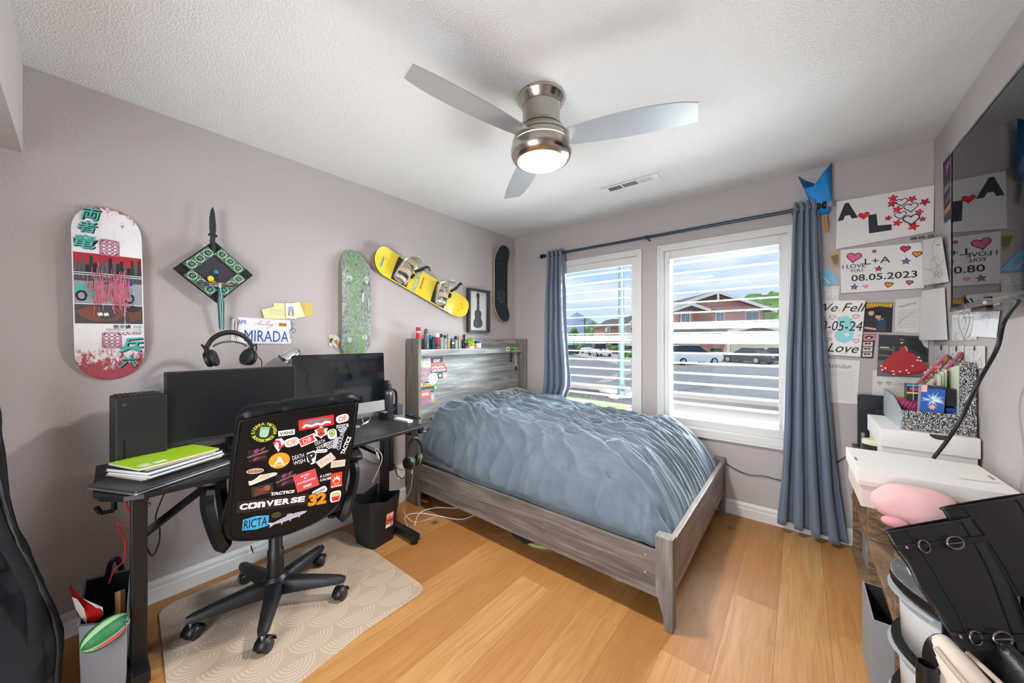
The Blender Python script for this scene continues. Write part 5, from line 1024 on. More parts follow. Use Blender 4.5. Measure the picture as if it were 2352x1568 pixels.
b.poly(circ(0, -.1 * w_, w_ * .3, 14), hx('#c04a35'), .0005); b.stroke([(-.15 * w_, -.14 * w_), (.15 * w_, -.12 * w_)], w_ * .1, hx('#5c1a18'), .0008); done(b, 'small sticker of an open red hand')
b, w_ = stk((752, 997), (773, 992)); b.poly(rrect(0, -.1 * w_, w_, w_ * 1.35, w_ * .45), SW, 0); b.poly(circ(0, .05 * w_, w_ * .34, 18, w_ * .5), hx('#6e9c3e'), .0003); b.poly(circ(0, .05 * w_, w_ * .24, 16, w_ * .36), hx('#c9d884'), .0005); b.poly(circ(0, .0 * w_, w_ * .12, 12), hx('#7a5230'), .0008); done(b, 'small avocado sticker')
def dw(pL, pR):
    b, w_ = stk(pL, pR)
    for s_, y in (('DEATH', .28), ('WISH', -.28)): b.text(s_, 0, y * w_, w_ * .42, w_ * .95, SW, .0003, bold=-.0)
    done(b, 'white angular two-line lettering sticker')
dw((724, 1024), (748, 1016)); dw((672, 1058), (700, 1050))
def purple(pL, pR):
    b, w_ = stk(pL, pR); h_ = w_ * .92; b.poly(quad(0, 0, w_, h_), hx('#191217'), 0); rn = random.Random(4)
    for _ in range(9): x, y = rn.uniform(-.28, .3) * w_, rn.uniform(-.35, .35) * h_; a = rn.uniform(-.6, .9); b.poly([(x + q * w_ * cos(a + da), y + q * w_ * sin(a + da)) for q, da in ((.05, 2), (.2, .25), (.3, .0), (.12, -.5), (.1, -2))], hx(rn.choice(['#7d2f6e', '#94407e', '#5a2450'])), .0003)
    P = [(-.55 * w_ + 1.15 * w_ * i / 16, .05 * w_ + .04 * w_ * (-1) ** i + .22 * w_ * (i / 16 - .5)) for i in range(17)]; b.stroke(P, w_ * .025, hx('#d8cf8a'), .0006); done(b, 'square dark sticker with purple shape and pale scrawl')
purple((570, 1048), (613, 1040)); purple((635, 1106), (676, 1094))
b, w_ = stk((617, 1060), (666, 1054)); b.poly(circ(0, 0, w_ / 2, 28, w_ * .48), hx('#ef9a26'), 0); b.text('A', 0, .02 * w_, w_ * .42, None, SW, .0004, bold=.05); b.stroke([(-.4 * w_, -.2 * w_), (-.32 * w_, -.26 * w_), (.32 * w_, -.26 * w_), (.4 * w_, -.2 * w_)], w_ * .04, SW, .0004)
for sx in (-1, 1): b.poly(circ(sx * .22 * w_, -.32 * w_, w_ * .04, 10), SW, .0004)
done(b, 'orange oval sticker with a white A on a skateboard')
b, w_ = stk((704, 1056), (728, 1044)); b.poly([(-.5 * w_, -.1 * w_), (-.2 * w_, .7 * w_), (.5 * w_, .6 * w_), (.5 * w_, .1 * w_), (.0, -.75 * w_), (-.35 * w_, -.7 * w_)], SW, 0); b.text('P', 0, 0, w_ * 1.1, None, INK, .0004, bold=.05, shear=.15); done(b)
b, w_ = stk((725, 1036), (752, 1034)); b.poly(rrect(0, 0, w_, w_ * .36, w_ * .16), SW, 0); b.text('Primitive', 0, 0, w_ * .2, w_ * .8, INK, .0004, shear=.3); done(b)
for pL, pR in (((731, 1068), (766, 1045)), ((760, 1066), (793, 1062))):
    b, w_ = stk(pL, pR); b.poly(quad(0, 0, w_, w_ * .58), hx('#d9cfbf'), 0); b.text('SUPPLY', 0, 0, w_ * .2, w_ * .75, hx('#e3b391'), .0004, bold=.02); rn = random.Random(8)
    for _ in range(8): b.poly(flower(rn.uniform(-.4, .4) * w_, rn.uniform(-.2, .2) * w_, w_ * .05), hx('#c0beb2'), .0003)
    done(b, 'worn cream rectangle sticker with faded print')
b, w_ = stk((777, 1032), (790, 978)); b.text('CLOUDRIDE', 0, 0, w_ * .15, w_, hx('#c6cbe0'), .0004, bold=.03); b.poly(rrect(-.2 * w_, .16 * w_, w_ * .5, w_ * .16, w_ * .07), hx('#b9bcc4'), 0); done(b)
b, w_ = stk((786, 1042), (803, 1002)); b.text('TACTICS', 0, 0, w_ * .22, w_, SW, .0003, bold=.04, shear=.15); done(b, 'white TACTICS lettering running up the right edge')
b, w_ = stk((566, 1083), (606, 1079)); b.poly(circ(0, 0, w_ / 2, 24, w_ * .2), SW, 0); b.poly(circ(0, 0, w_ * .46, 24, w_ * .16), hx('#c8372e'), .0003); b.poly(circ(0, 0, w_ * .4, 24, w_ * .12), hx('#e0a83a'), .0005); b.text('Dickies', 0, 0, w_ * .17, w_ * .8, hx('#2b3a7a'), .0008, bold=.02); done(b, 'oval sticker with red rim and blue lettering')
b, w_ = stk((571, 1105), (638, 1090)); b.poly([(-.5 * w_, -.17 * w_), (-.5 * w_, .02 * w_), (-.4 * w_, .0), (-.28 * w_, .05 * w_), (-.1 * w_, .19 * w_), (-.02 * w_, .17 * w_), (.38 * w_, .16 * w_), (.5 * w_, .1 * w_), (.46 * w_, .02 * w_), (-.1 * w_, -.12 * w_), (-.44 * w_, -.2 * w_)], SW, 0); b.poly([(-.46 * w_, -.1 * w_), (-.46 * w_, .0), (-.28 * w_, .02 * w_), (-.08 * w_, .15 * w_), (.36 * w_, .13 * w_), (.42 * w_, .07 * w_), (-.1 * w_, -.07 * w_)], hx('#e0cda6'), .0003)
for i in range(5): b.stroke([(-.05 * w_ + .06 * w_ * i, .13 * w_), (-.1 * w_ + .07 * w_ * i, -.03 * w_)], .004 * .4, hx('#a28f6c'), .0006)
done(b, 'cream low-top shoe sticker')
b, w_ = stk((678, 1112), (729, 1094)); b.poly(quad(0, 0, w_, w_ * 1.02), hx('#d24a4e'), 0)
for s_, y, k in (('SAVED', .32, .4), ('BY', .16, .16), ('SKATEBOARDING', -.02, .82)): b.text(s_, 0, y * w_, w_ * .1, k * w_, SW, .0004, shear=.35, bold=.02)
b.text('DGK', 0, -.3 * w_, w_ * .14, w_ * .4, SW, .0004, bold=.05, shear=.2); done(b, 'square red sticker with white lettering')
b, w_ = stk((734, 1098), (761, 1092)); b.text('A LOST', 0, .2 * w_, w_ * .27, w_ * .95, SW, .0003, bold=.03); b.text('CAUSE', 0, -.2 * w_, w_ * .27, w_ * .95, SW, .0003, bold=.03); done(b)
b, w_ = stk((756, 1105), (789, 1098)); h_ = w_ * 1.25; b.poly(quad(0, 0, w_ * .8, h_, -.0), hx('#df4527'), 0); b.poly([(0 + x * w_ * .3, y * w_ * .42) for x, y in ((-.8, -.3), (-.9, .3), (-.5, .1), (-.55, .8), (-.1, .4), (.1, 1.1), (.3, .4), (.7, .8), (.65, .1), (.9, .3), (.8, -.3), (.4, -.8), (-.4, -.8))], SW, .0003); b.poly(circ(0, -.12 * w_, w_ * .19, 16), hx('#df4527'), .0005)
b.text('SPITFIRE', 0, -.52 * w_, w_ * .13, w_ * .74, SW, .0004, bold=.04); done(b, 'tall red-orange sticker with a white flame')
b, w_ = stk((718, 1136), (750, 1119)); b.poly(rrect(0, 0, w_, w_ * .55, w_ * .2), SW, 0); b.text('Worship', 0, 0, w_ * .3, w_ * .8, INK, .0004, bold=.02, shear=.2); done(b)
b, w_ = stk((578, 1130), (627, 1118)); b.poly(quad(0, 0, w_, w_ * .62), hx('#26282b'), 0); b.poly(circ(.22 * w_, .05 * w_, w_ * .17, 16), hx('#a0583a'), .0003); rn = random.Random(6)
for a in range(5): b.stroke([(.2 * w_, .02 * w_), (-.05 * w_, .1 * w_ - .06 * w_ * a), (-.35 * w_, .16 * w_ - .1 * w_ * a)], w_ * .03, hx('#93402f'), .0005)
b.text('ZUMIEZ', -.05 * w_, -.22 * w_, w_ * .14, w_ * .7, hx('#8e3a2c'), .0004); done(b, 'dark rectangle sticker with orange creature shape')
b, w_ = stk((620, 1134), (678, 1127)); b.poly(quad(0, 0, w_ * 1.04, w_ * .26), hx('#101012'), 0); b.text('TACTICS', 0, 0, w_ * .16, w_ * .94, SW, .0004, bold=.05, shear=.12); done(b, 'white TACTICS lettering above the biggest sticker')
b, w_ = stk((549, 1164), (703, 1144)); b.poly(quad(0, 0, w_ * 1.06, w_ * .23), hx('#1b1517'), 0)
P = 'CONVERSE'; X_ = [-.435, -.31, -.185, -.06, .06, .185, .31, .425]
for i, c in enumerate(P):
    if i == 1: b.poly(rrect(X_[i] * w_, 0, .125 * w_, .118 * w_, .03 * w_), SW, .0004); b.poly(star(X_[i] * w_, 0, .05 * w_, 5, .45), INK, .0008)
    else: b.text(c if c != 'N' else 'n', X_[i] * w_, 0, .115 * w_, .112 * w_, SW, .0004, bold=.05)
done(b, 'large black sticker with white CONVERSE lettering and a star')
b, w_ = stk((706, 1154), (751, 1146)); b.text('32', 0, .01, w_ * .82, w_ * 1.02, hx('#2a1c10'), .0002, bold=.09); b.text('32', 0, .01, w_ * .74, w_ * .92, hx('#f0901e'), .0006, bold=.06); done(b, 'orange number 32 sticker')
b, w_ = stk((758, 1142), (783, 1136)); b.poly(rrect(0, 0, w_, w_ * 1.25, w_ * .3), SW, 0); b.poly([(-.38 * w_, 0), (.38 * w_, 0), (.3 * w_, -.5 * w_), (-.3 * w_, -.5 * w_)], hx('#c3392f'), .0004)
for i in range(6): b.poly(quad(-.3 * w_ + .12 * w_ * i, .2 * w_, .09 * w_, .55 * w_, .1 * (i - 2.5)), hx('#e8c65a'), .0003)
done(b, 'small sticker of a red carton of fries')
b, w_ = stk((557, 1205), (617, 1194)); b.poly([(-.5 * w_, -.28 * w_), (0, -.36 * w_), (.5 * w_, -.28 * w_), (.5 * w_, .28 * w_), (0, .36 * w_), (-.5 * w_, .28 * w_)], hx('#39a5d6'), 0); b.text('RICTA', 0, 0, w_ * .46, w_ * .9, INK, .0004, bold=.01); done(b, 'blue sticker with dark RICTA lettering')
b, w_ = stk((623, 1183), (646, 1180)); b.poly(circ(0, 0, w_ / 2, 20, w_ * .4), hx('#4a4320'), 0); b.text('NEVER', 0, 0, w_ * .14, w_ * .8, hx('#2a2612'), .0003); done(b)
b, w_ = stk((617, 1206), (706, 1172)); FISH = hx('#b3bdd0')
b.poly([(-.5 * w_, -.09 * w_), (-.47 * w_, .0), (-.5 * w_, .1 * w_), (-.38 * w_, .04 * w_), (-.1 * w_, .08 * w_), (.2 * w_, .085 * w_), (.4 * w_, .05 * w_), (.5 * w_, .0), (.42 * w_, -.04 * w_), (.2 * w_, -.07 * w_), (-.1 * w_, -.07 * w_), (-.38 * w_, -.03 * w_)], FISH, 0); b.poly([(-.05 * w_, .08 * w_), (.0, .15 * w_), (.12 * w_, .12 * w_), (.12 * w_, .085 * w_)], hx('#c6a58c'), .0003)
for x in (-.2, .02, .25): b.poly([(x * w_, -.05 * w_), (x * w_ + .06 * w_, -.06 * w_), (x * w_ - .01 * w_, -.14 * w_)], hx('#d3a794'), .0003)
for i in range(9): b.poly(circ(-.3 * w_ + .075 * w_ * i, .015 * w_, .016 * w_, 8, .04 * w_), hx('#8f9dc0'), .0004)
b.stroke([(-.4 * w_, .0), (.35 * w_, -.005 * w_)], .03 * w_, hx('#cda7b4'), .0006); b.poly(circ(.41 * w_, .015 * w_, .009 * w_, 8), INK, .0008); done(b, 'spotted silver fish sticker')
# ---- mat under the chair
t = NT('beige_vinyl_mat', 0.55, 0.35); v = t.map(rot=(0, 0, .12)); x_, y_, _z = t.sep(v)
S_ = 0.19
row = t.math('FLOOR', t.math('DIVIDE', x_, S_ * .5)); odd = t.math('MULTIPLY', t.math('MODULO', t.math('ABSOLUTE', row), 2.0), S_ * .5)
fx = t.math('SUBTRACT', t.math('DIVIDE', x_, S_ * .5), row); fy = t.math('SUBTRACT', t.math('FRACT', t.math('DIVIDE', t.math('ADD', y_, odd), S_)), .5)
rad = t.math('SQRT', t.math('ADD', t.math('MULTIPLY', fy, fy), t.math('MULTIPLY', t.math('MULTIPLY', fx, .5), t.math('MULTIPLY', fx, .5))))
ln_ = t.ramp(t.math('FRACT', t.math('MULTIPLY', rad, 13.0)), [(.0, 0.0), (.35, 0.0), (.5, 1.0), (.8, 1.0), (.95, 0.0)]); inside = t.ramp(rad, [(.47, 1.0), (.5, 0.0)])
t.col(t.mix(t.math('MULTIPLY', t.math('MULTIPLY', ln_, inside), .55), '#b09c87', '#c9bba9')); MATM = t.m
a, b_, c_ = onz(357, 1395, 0), onz(775, 1214, 0), onz(967, 1362, 0)
pts = [(.10, -2.93), (.105, -1.99), (.115, -1.965), (.135, -1.955), (.93, -1.945), (.975, -1.965), (.985, -2.0), (.985, -2.30), (1.02, -2.55), (.95, -2.93), (.93, -3.02), (.14, -3.02), (.11, -3.0)]
A1, A2 = onz(357, 1400, 0), onz(385, 1568, 0)
pts = [(.10, -2.845), (.045, -2.81) if False else (.085, -2.80), (.06, -2.01), (.075, -1.975), (.11, -1.96), (.92, -1.95), (.97, -1.965), (.985, -2.0), (.985, -2.30), (1.0, -2.40), (1.02, -2.57), (1.03, -2.9), (.66, -2.895), (.14, -2.865)]
b = MB(); b.prism(pts, .0005, .0035, MATM); o = tag(b.build('chair_mat', bevel=.001, seg=1), 'beige chair mat with embossed arches under the office chair', 'floor mat')
# ================================================================ bed
def greywood(name, axis, base=('#6e6a66', '#8d8984', '#b4b0aa')):
    """weathered laminate: grain stretched along one axis"""
    t = NT(name, 0.45, 0.4); sc1 = [22, 22, 22]; sc1[axis] = 1.6; sc2 = [120, 120, 120]; sc2[axis] = 4
    n1 = t.noise(t.map(scale=sc1), 1.0, 6, 0.62, 1.2); n2 = t.noise(t.map(scale=sc2), 1.0, 3)
    c = t.ramp(n1, [(0.30, base[0]), (0.5, base[1]), (0.72, base[2])]); c = t.mix(t.ramp(n2, [(0.35, 0.45), (0.6, 0.0)]), c, base[0]); t.col(c); t.bump(n2, .12, .002); return t.m
GWX = greywood('grey_oak_lengthwise', 0, ('#4f4944', '#6f6760', '#958c83')); GWY = greywood('grey_oak_crosswise', 1, ('#6a6b6c', '#929391', '#c4c4c1')); GWZ = greywood('grey_oak_upright', 2, ('#5c5853', '#7b7670', '#9a948d'))
GWF = greywood('grey_oak_footboard', 1, ('#6b5f57', '#8b7d73', '#a89b90'))
bed = thing('bed', 'grey wood bed with a shelf headboard, under a blue-grey velvet comforter', 'bed', (1.03, -.73, 0))
YN_, YF = -1.432, -.022
hb = MB(); hb.bb((.068, YN_ + .028, .30), (.088, YF - .028, 1.175), GWY); head = hb.build('headboard', bed)
for y0, y1 in ((YN_, YN_ + .028), (YF - .028, YF)):
    b = MB(); b.bb((.022, y0, 0), (.184, y1, 1.313), GWZ); b.build('post', head, bevel=.003)
b = MB(); b.bb((.024, YN_ + .0285, 1.207), (.15, YF - .0285, 1.225), GWY); b.bb((.132, YN_ + .0285, 1.172), (.15, YF - .0285, 1.207), GWY); b.build('shelf', head, bevel=.002)
b = MB(); b.bb((.024, YN_ + .0285, 1.225), (.04, YF - .0285, 1.309), GWY); b.build('shelf_back', head, bevel=.002)
for y in (YN_ + .05, YF - .05): b = MB(frame((.15, y, 1.186), (0, 1, 0), (0, 0, 1))); b.lathe([(.006, 0), (.005, .003), (.001, .0035)], STEEL, 12); b.build('bolt', head)
for y, sg in ((YN_, 1), (YF, -1)):
    y0, y1 = sorted((y, y + sg * .022)); b = MB(); b.bb((.185, y0, .125), (1.985, y1, .335), GWX); o = b.build('side_rail', bed, bevel=.003)
    if sg > 0:
        for x, z in ((.23, .30), (.56, .23), (1.36, .23), (1.93, .30), (1.93, .22)): b = MB(frame((x, YN_ - .0002, z), (1, 0, 0), (0, 0, 1))); b.lathe([(.007, 0), (.006, .003), (.001, .0038)], STEEL, 12); b.build('bolt', o)
b = MB(); b.bb((2.018, YN_ + .03, .145), (2.046, YF - .03, .385), GWF); b.build('footboard', bed, bevel=.003)
for y, sg in ((YN_ - .012, 1), (YF + .012, -1)):
    y0, y1 = sorted((y, y + sg * .055)); b = MB(Matrix(((1, 0, 0, 0), (0, 0, 1, 0), (0, 1, 0, 0), (0, 0, 0, 1)))); b.prism([(1.978, .415), (2.054, .415), (2.054, .0), (2.018, .0), (2.012, .06), (1.978, .165)], y0, y1, GWZ); b.build('foot_post', bed, bevel=.003)
b = MB(); b.bb((.2, -.75, .13), (2.0, -.70, .17), BLKM); o = b.build('centre_beam', bed)
for i in range(10): x = .3 + i * .175; b = MB(); b.bb((x, YN_ + .023, .17), (x + .07, YF - .023, .188), mat('#b58d5c', .7, name='pine_slat')); b.build('slat', bed)
# mattress with a quilted side
t = NT('grey_quilted_ticking', .8, .2); v = t.map(rot=(pi / 4, 0, pi / 4)); q_ = t.voro(v, 40, 'F1', 'Distance', 0.0); t.col(t.mix(t.ramp(q_, [(.3, 0.0), (.6, 1.0)]), '#6b6c70', '#9a9a9c')); 
b = MB(); b.bb((.10, -1.372, .19), (1.90, -.095, .43), t.m); tag(b.build('mattress', bevel=.05, seg=4), 'grey quilted mattress in the bed, showing under the comforter beside the headboard', 'mattress')
# pillow / grey sheet at the head
GS = mat('#a39b98', .85, sheen=.2, name='grey_cotton')
def pil(cx, cy, cz, lx, ly, lz, label, seed, tilt=0):
    b = MB(T(cx, cy, cz) @ RY(tilt))
    def f(u, v, s):
        a, c = 2 * u - 1, 2 * v - 1; e_ = (max(0, 1 - abs(a) ** 3.2)) ** .45 * (max(0, 1 - abs(c) ** 3.2)) ** .45
        return (a * lx / 2, c * ly / 2, s * lz / 2 * e_ + (.016 * noise.noise(Vector((a * 2 + seed, c * 3, s))) + .008 * noise.noise(Vector((a * 5 + seed, c * 7, s)))) * e_)
    b.grid(lambda u, v: f(u, v, 1), 30, 36, GS); b.grid(lambda u, v: f(1 - u, v, -1), 30, 36, GS); return tag(b.build('pillow'), label, 'pillow', 'grey pillows at the headboard')
pil(.245, -.91, .635, .28, .68, .16, 'grey pillow under the comforter at the stickered side of the headboard', 1, radians(12)); pil(.255, -.37, .69, .32, .66, .21, 'grey pillow under the comforter nearest the window', 5, radians(15))
# comforter
t = NT('blue_grey_velvet', .62, .25); t.b.inputs['Sheen Weight'].default_value = .8; t.b.inputs['Sheen Roughness'].default_value = .32; t.b.inputs['Sheen Tint'].default_value = lin('#d5e3ec')
v = t.map(); t.col(t.mix(t.noise(v, 9, 4), '#515d67', '#67747e')); VELV = t.m
def fall(d, w_, p):
    q = min(max(d / w_, 0), 1); return (1 - (1 - q) ** p) ** (1 / p)
tufts = [(.35 + .27 * i + .13 * (j % 2), -1.28 + .2 * j) for i in range(7) for j in range(7)]
def comf(u, v):
    x = .20 + 1.812 * u; y = -1.404 + 1.352 * v; V = Vector
    if u < .06: x += (.06 - u) * (.5 * noise.noise(V((y * 2.2, 3, 0))) + .55 * (v - .35))
    zt = .765 - .085 * min(1, u * 1.7) + .02 * sin(pi * v) - .03 * max(0, u - .6)
    zb = .345 + .085 * max(0, 1 - u / .26)
    fn = fall(y + 1.404, .36, 1.75) * fall(2.012 - x, .36, 1.6) * fall(-.05 - y, .14, 1.9)
    z = zb + (zt - zb) * fn
    wp = noise.noise(V((x * 1.6, y * 1.6, 0))) ; wq = noise.noise(V((x * 3.1 + 9, y * 3.1, 4)))
    # long pleats that run from the middle down over the foot end
    ph = (y + .16 * x + .075 * wp + .022 * wq) * 2 * pi / .062; rdg = 1 - abs(sin(ph / 2)); a1 = .030 * min(1, max(0, (x - .75) / .7)) * min(1, max(.15, (y + 1.25) / .4))
    z += a1 * (rdg ** 1.6 - .35) * (.55 + .6 * noise.noise(V((x * 2, y * 5, 7))))
    # crumples: sharp-crested creases at three sizes
    def rg(sx, sy, o, pw): return max(0.0, 1 - 1.7 * abs(noise.noise(V((x * sx + .6 * wp + o, (y + .22 * x) * sy + 1.3 * wp + .5 * wq, o))))) ** pw
    c1 = rg(1.7, 5.2, 1, 1.8); c2 = rg(3.6, 12, 5, 1.8); c3 = rg(7, 27, 9, 1.8); msk = .35 + .65 * min(1, fn * 1.25); top_ = min(1, max(0, (fn - .35) / .4))
    z += (.026 * c1 + .018 * c2 * (.5 + top_) + .008 * c3 * top_ - .021) * msk
    for tx, ty in tufts:
        d2 = (x - tx) ** 2 + (y - ty) ** 2
        if d2 < .008: z -= .02 * math.exp(-d2 / .0007)
    # the side hangs in soft folds
    side = max(0, 1 - (y + 1.404) / .30); y2 = y - side * (.030 * (rg(4.2, 2.0, 12, 1.6) - .4) + .014 * (rg(9, 5, 15, 1.8) - .3)) - side * (1 - side) * .03 * noise.noise(V((x * 3, 5, 1)))
    foot = max(0, 1 - (2.012 - x) / .25); x2 = x + .012 * foot * noise.noise(V((y * 9, z * 4, 3)))
    return (min(x2, 2.014), max(y2, -1.409), z)
b = MB(); b.grid(comf, 420, 300, VELV)
o = b.build('comforter', angle=180, solid=.012); tag(o, 'rumpled blue-grey velvet comforter spread over the bed', 'comforter')
for i, (pts, zz) in enumerate((([(1.62, -1.36), (1.8, -1.42), (1.96, -1.36)], .115),)):
    b = MB(); b.grid(lambda u, v: (1.70 + .27 * u, -1.405 + .25 * v, .185 - .06 * sin(pi * (u ** 1.4)) * (1 - v) - .005), 16, 8, mat('#8d7f7a', .9, name='grey_brown_cloth')); tag(b.build('bed_skirt_cloth', solid=.004), 'greyish cloth sagging below the side rail near the foot of the bed', 'cloth')
# ---- things under the bed
b = MB(); q = onz(1212, 1245, 0); 
def blob(name, label, cat, c, r_, m, seed): 
    b = MB(T(c[0], c[1], 0)); 
    def f(u, v):
        d = Vector((sin(pi * v) * cos(2 * pi * u), sin(pi * v) * sin(2 * pi * u), -cos(pi * v))); k = 1 + .35 * noise.noise(d * 2 + Vector((seed, 0, 0))); return (d.x * r_[0] * k, d.y * r_[1] * k, r_[2] + d.z * r_[2] * (k if d.z > 0 else 1))
    b.grid(f, 20, 12, m); return tag(b.build(name), label, cat)
blob('sock_bundle', 'black crumpled clothing on the floor under the middle of the bed', 'clothing', onz(1205, 1242, 0), (.09, .06, .045), mat('#17171a', .9), 2)
q = onz(1250, 1250, 0); b = MB(T(q.x, q.y, 0) @ RZ(.5)); b.prism(circ(0, 0, .11, 24, .05), .0, .018, mat('#9aa06a', .7)); b.prism(circ(0, 0, .1, 24, .042), .018, .03, mat('#6f7d4c', .7)); tag(b.build('slipper'), 'olive slipper under the middle of the bed', 'shoe')
q = onz(1375, 1318, 0); r = thing('sneaker', 'dark sneaker with a pale sole under the bed, near the foot end', 'shoe', (q.x + .02, q.y + .07, 0)); M = T(q.x + .02, q.y + .09, 0) @ RZ(-.35)
b = MB(M); b.prism([(p.x, p.y) for p in catmull([(-.13, 0, 0), (-.11, .04, 0), (0, .035, 0), (.1, .045, 0), (.14, .0, 0), (.1, -.04, 0), (0, -.032, 0), (-.11, -.038, 0), (-.13, 0, 0)], 4)][:-1], 0, .025, mat('#b5a893', .7)); b.build('sole', r)
b = MB(M); b.grid(lambda u, v: ((-.125 + .26 * v), (.042 - .008 * sin(pi * v)) * cos(pi * u), .022 + (.075 - .05 * v) * sin(pi * u) ** .7), 14, 12, mat('#3a4148', .8)); b.build('upper', r)
# ---- stickers at the left end of the headboard panel
HM = frame((.0886, YN_, 0), (0, 1, 0), (0, 0, 1))
def hst(px0, py0, px1, py1):
    A, B = onx(px0, py0, .0886), onx(px1, py1, .0886); hst.n += 1; b = MB(HM @ T((A.y + B.y) / 2 - YN_, (A.z + B.z) / 2, .0004 + hst.n * .00004)); return b, abs(B.y - A.y), abs(A.z - B.z)
hst.n = 0
def hd(b, l=None):
    o = b.build('sticker', head)
    if l: o['label'] = l
for (x0, y0, x1, y1, c, t_, tc_, tw) in ((989, 821, 1017, 834, '#2b2b2e', 'GOAT', '#f0f0f0', .55), (989, 846, 1026, 854, '#33363c', 'CLASSIC SKATE SHOP', '#eeeeee', .9), (975, 877, 993, 884, '#3a3c40', 'maple', '#f0f0f0', .9), (974, 884, 996, 890, '#e7b92f', 'MAGNIFICENT', '#2a2a2a', .85), (967, 890, 996, 899, '#3a3f44', 'kindness', '#9ba3a6', .9), (967, 899, 988, 910, '#e5713a', 'REAL', '#f4f4f4', .75)):
    b, w_, h_ = hst(x0, y0, x1, y1); b.poly(quad(0, 0, w_, h_), mat(c, .45), 0); b.text(t_, 0, 0, h_ * .48, w_ * tw, mat(tc_, .45), .0004, bold=.02); hd(b)
b, w_, h_ = hst(989, 833, 1022, 847); b.poly(quad(0, 0, w_, h_), mat('#dd5650', .45), 0); b.stroke([(-.4 * w_, -.25 * h_), (-.2 * w_, -.1 * h_), (0, -.25 * h_), (.2 * w_, -.1 * h_), (.4 * w_, -.25 * h_)], h_ * .18, SW, .0004); b.poly([(-.4 * w_, .3 * h_), (0, .1 * h_), (.4 * w_, .3 * h_), (.2 * w_, -.02 * h_), (-.2 * w_, -.02 * h_)], mat('#77777c', .5), .0003); hd(b, 'red banner sticker with grey wings')
b, w_, h_ = hst(972, 823, 989, 843); b.poly(quad(0, 0, w_, h_), mat('#cfd2d2', .5), 0); [b.stroke([(-.3 * w_, y * h_), (.3 * w_, y * h_ + .004)], .003, mat('#50545a', .5), .0003) for y in (-.2, 0, .2)]; hd(b)
for x0, y0, x1, y1, c in ((963, 819, 971, 842, '#c3d98a'), (963, 843, 968, 869, '#d4514c'), (979, 816, 996, 821, '#b79ac8')): b, w_, h_ = hst(x0, y0, x1, y1); b.poly(quad(0, 0, w_, h_), mat(c, .5), 0); hd(b)
b, w_, h_ = hst(984, 857, 1005, 882); b.poly(circ(0, 0, w_ / 2, 26, h_ / 2), mat('#e4e6ea', .5), 0); b.stroke(closed(circ(0, 0, w_ * .4, 26, h_ * .4)), .003, mat('#5a5f66', .5), .0003); ring_text(b, 'CLASSIC', w_ * .31, radians(200), radians(-20), w_ * .15, mat('#4a4f58', .5), .0004); b.text('SKATE', 0, -.02, h_ * .12, w_ * .5, mat('#4a4f58', .5), .0004); hd(b, 'round white sticker with a grey ring')
b, w_, h_ = hst(1006, 856, 1016, 868); b.poly(quad(0, 0, w_, h_), mat('#2b3330', .5), 0); b.poly(circ(0, 0, w_ * .3, 14), mat('#a9d3b4', .5), .0003); hd(b)
def flame(x0, y0, x1, y1, c):
    b, w_, h_ = hst(x0, y0, x1, y1); b.poly([(x * w_ / 2, y * h_ / 2) for x, y in ((-.8, -.3), (-1, .3), (-.6, .1), (-.6, .8), (-.15, .4), (.1, 1), (.3, .4), (.75, .9), (.7, .1), (1, .3), (.8, -.4), (.3, -1), (-.4, -1))], mat(c, .5), 0); b.poly([(x * w_ * .25, y * h_ * .28 - .1 * h_) for x, y in ((-.8, -.4), (-.6, .5), (-.1, .2), (.1, 1), (.7, .4), (.8, -.4), (0, -1))], SW, .0003); hd(b)
flame(1017, 855, 1027, 870, '#e39a92'); flame(963, 871, 973, 890, '#df4c35'); flame(996, 879, 1005, 895, '#3f9650')
for x0, y0, x1, y1, c in ((966, 848, 988, 866, '#cf87a8'), (967, 912, 991, 928, '#d45fae')):
    b, w_, h_ = hst(x0, y0, x1, y1); b.text('ENJOI', 0, 0, h_ * .4, w_, mat(c, .5), .0002, bold=.03); b.stroke([(-.2 * w_, -.5 * h_), (.2 * w_, .5 * h_)], .006, mat(c, .5), .0002); b.stroke([(.2 * w_, -.5 * h_), (-.2 * w_, .5 * h_)], .006, mat(c, .5), .0003); hd(b)
b, w_, h_ = hst(990, 905, 997, 922); b.poly(rrect(0, .1 * h_, w_, h_ * .7, w_ * .4), mat('#b9bdbd', .5), 0); b.poly(quad(0, -.3 * h_, w_ * .8, h_ * .3), mat('#dcb13a', .5), .0003); hd(b)
# ---- things along the headboard shelf
SH = 1.2255
def sp_(px, py=803, x=.095): p = onx(px, py, x); return p.y
def shelf_item(name, label, cat, px, x, parts, group=None):
    y = sp_(px, 800, x); r = thing(name, label, cat, (x, y, SH), 0, group)
    for nm, pr, m in parts: b = MB(T(x, y, SH)); (b.lathe(pr, m, 20) if isinstance(pr, list) else pr(b, m)); b.build(nm, r)
    return r
bx_ = lambda w_, d, z0, z1: (lambda b, m: b.prism(rrect(0, 0, d, w_, .004), z0, z1, m))
gp = 'bottles on the headboard shelf'
RC = mat('#c0202a', .3, name='red_can'); GLS = mat('#cfd4d3', .08, spec=.6, trans=.6, name='clear_glass'); 
shelf_item('spray_can', 'tall red spray can leftmost on the headboard shelf', 'spray can', 961, .10, [('body', [(.019, 0), (.02, .004), (.02, .125), (.017, .135)], RC), ('band', [(.0203, .07), (.0203, .085)], mat('#e8c9c6', .4)), ('collar', [(.017, .135), (.017, .148)], mat('#cfcac4', .3, .6)), ('cap', [(.018, .148), (.019, .165), (.018, .178), (.001, .178)], RC)], gp)
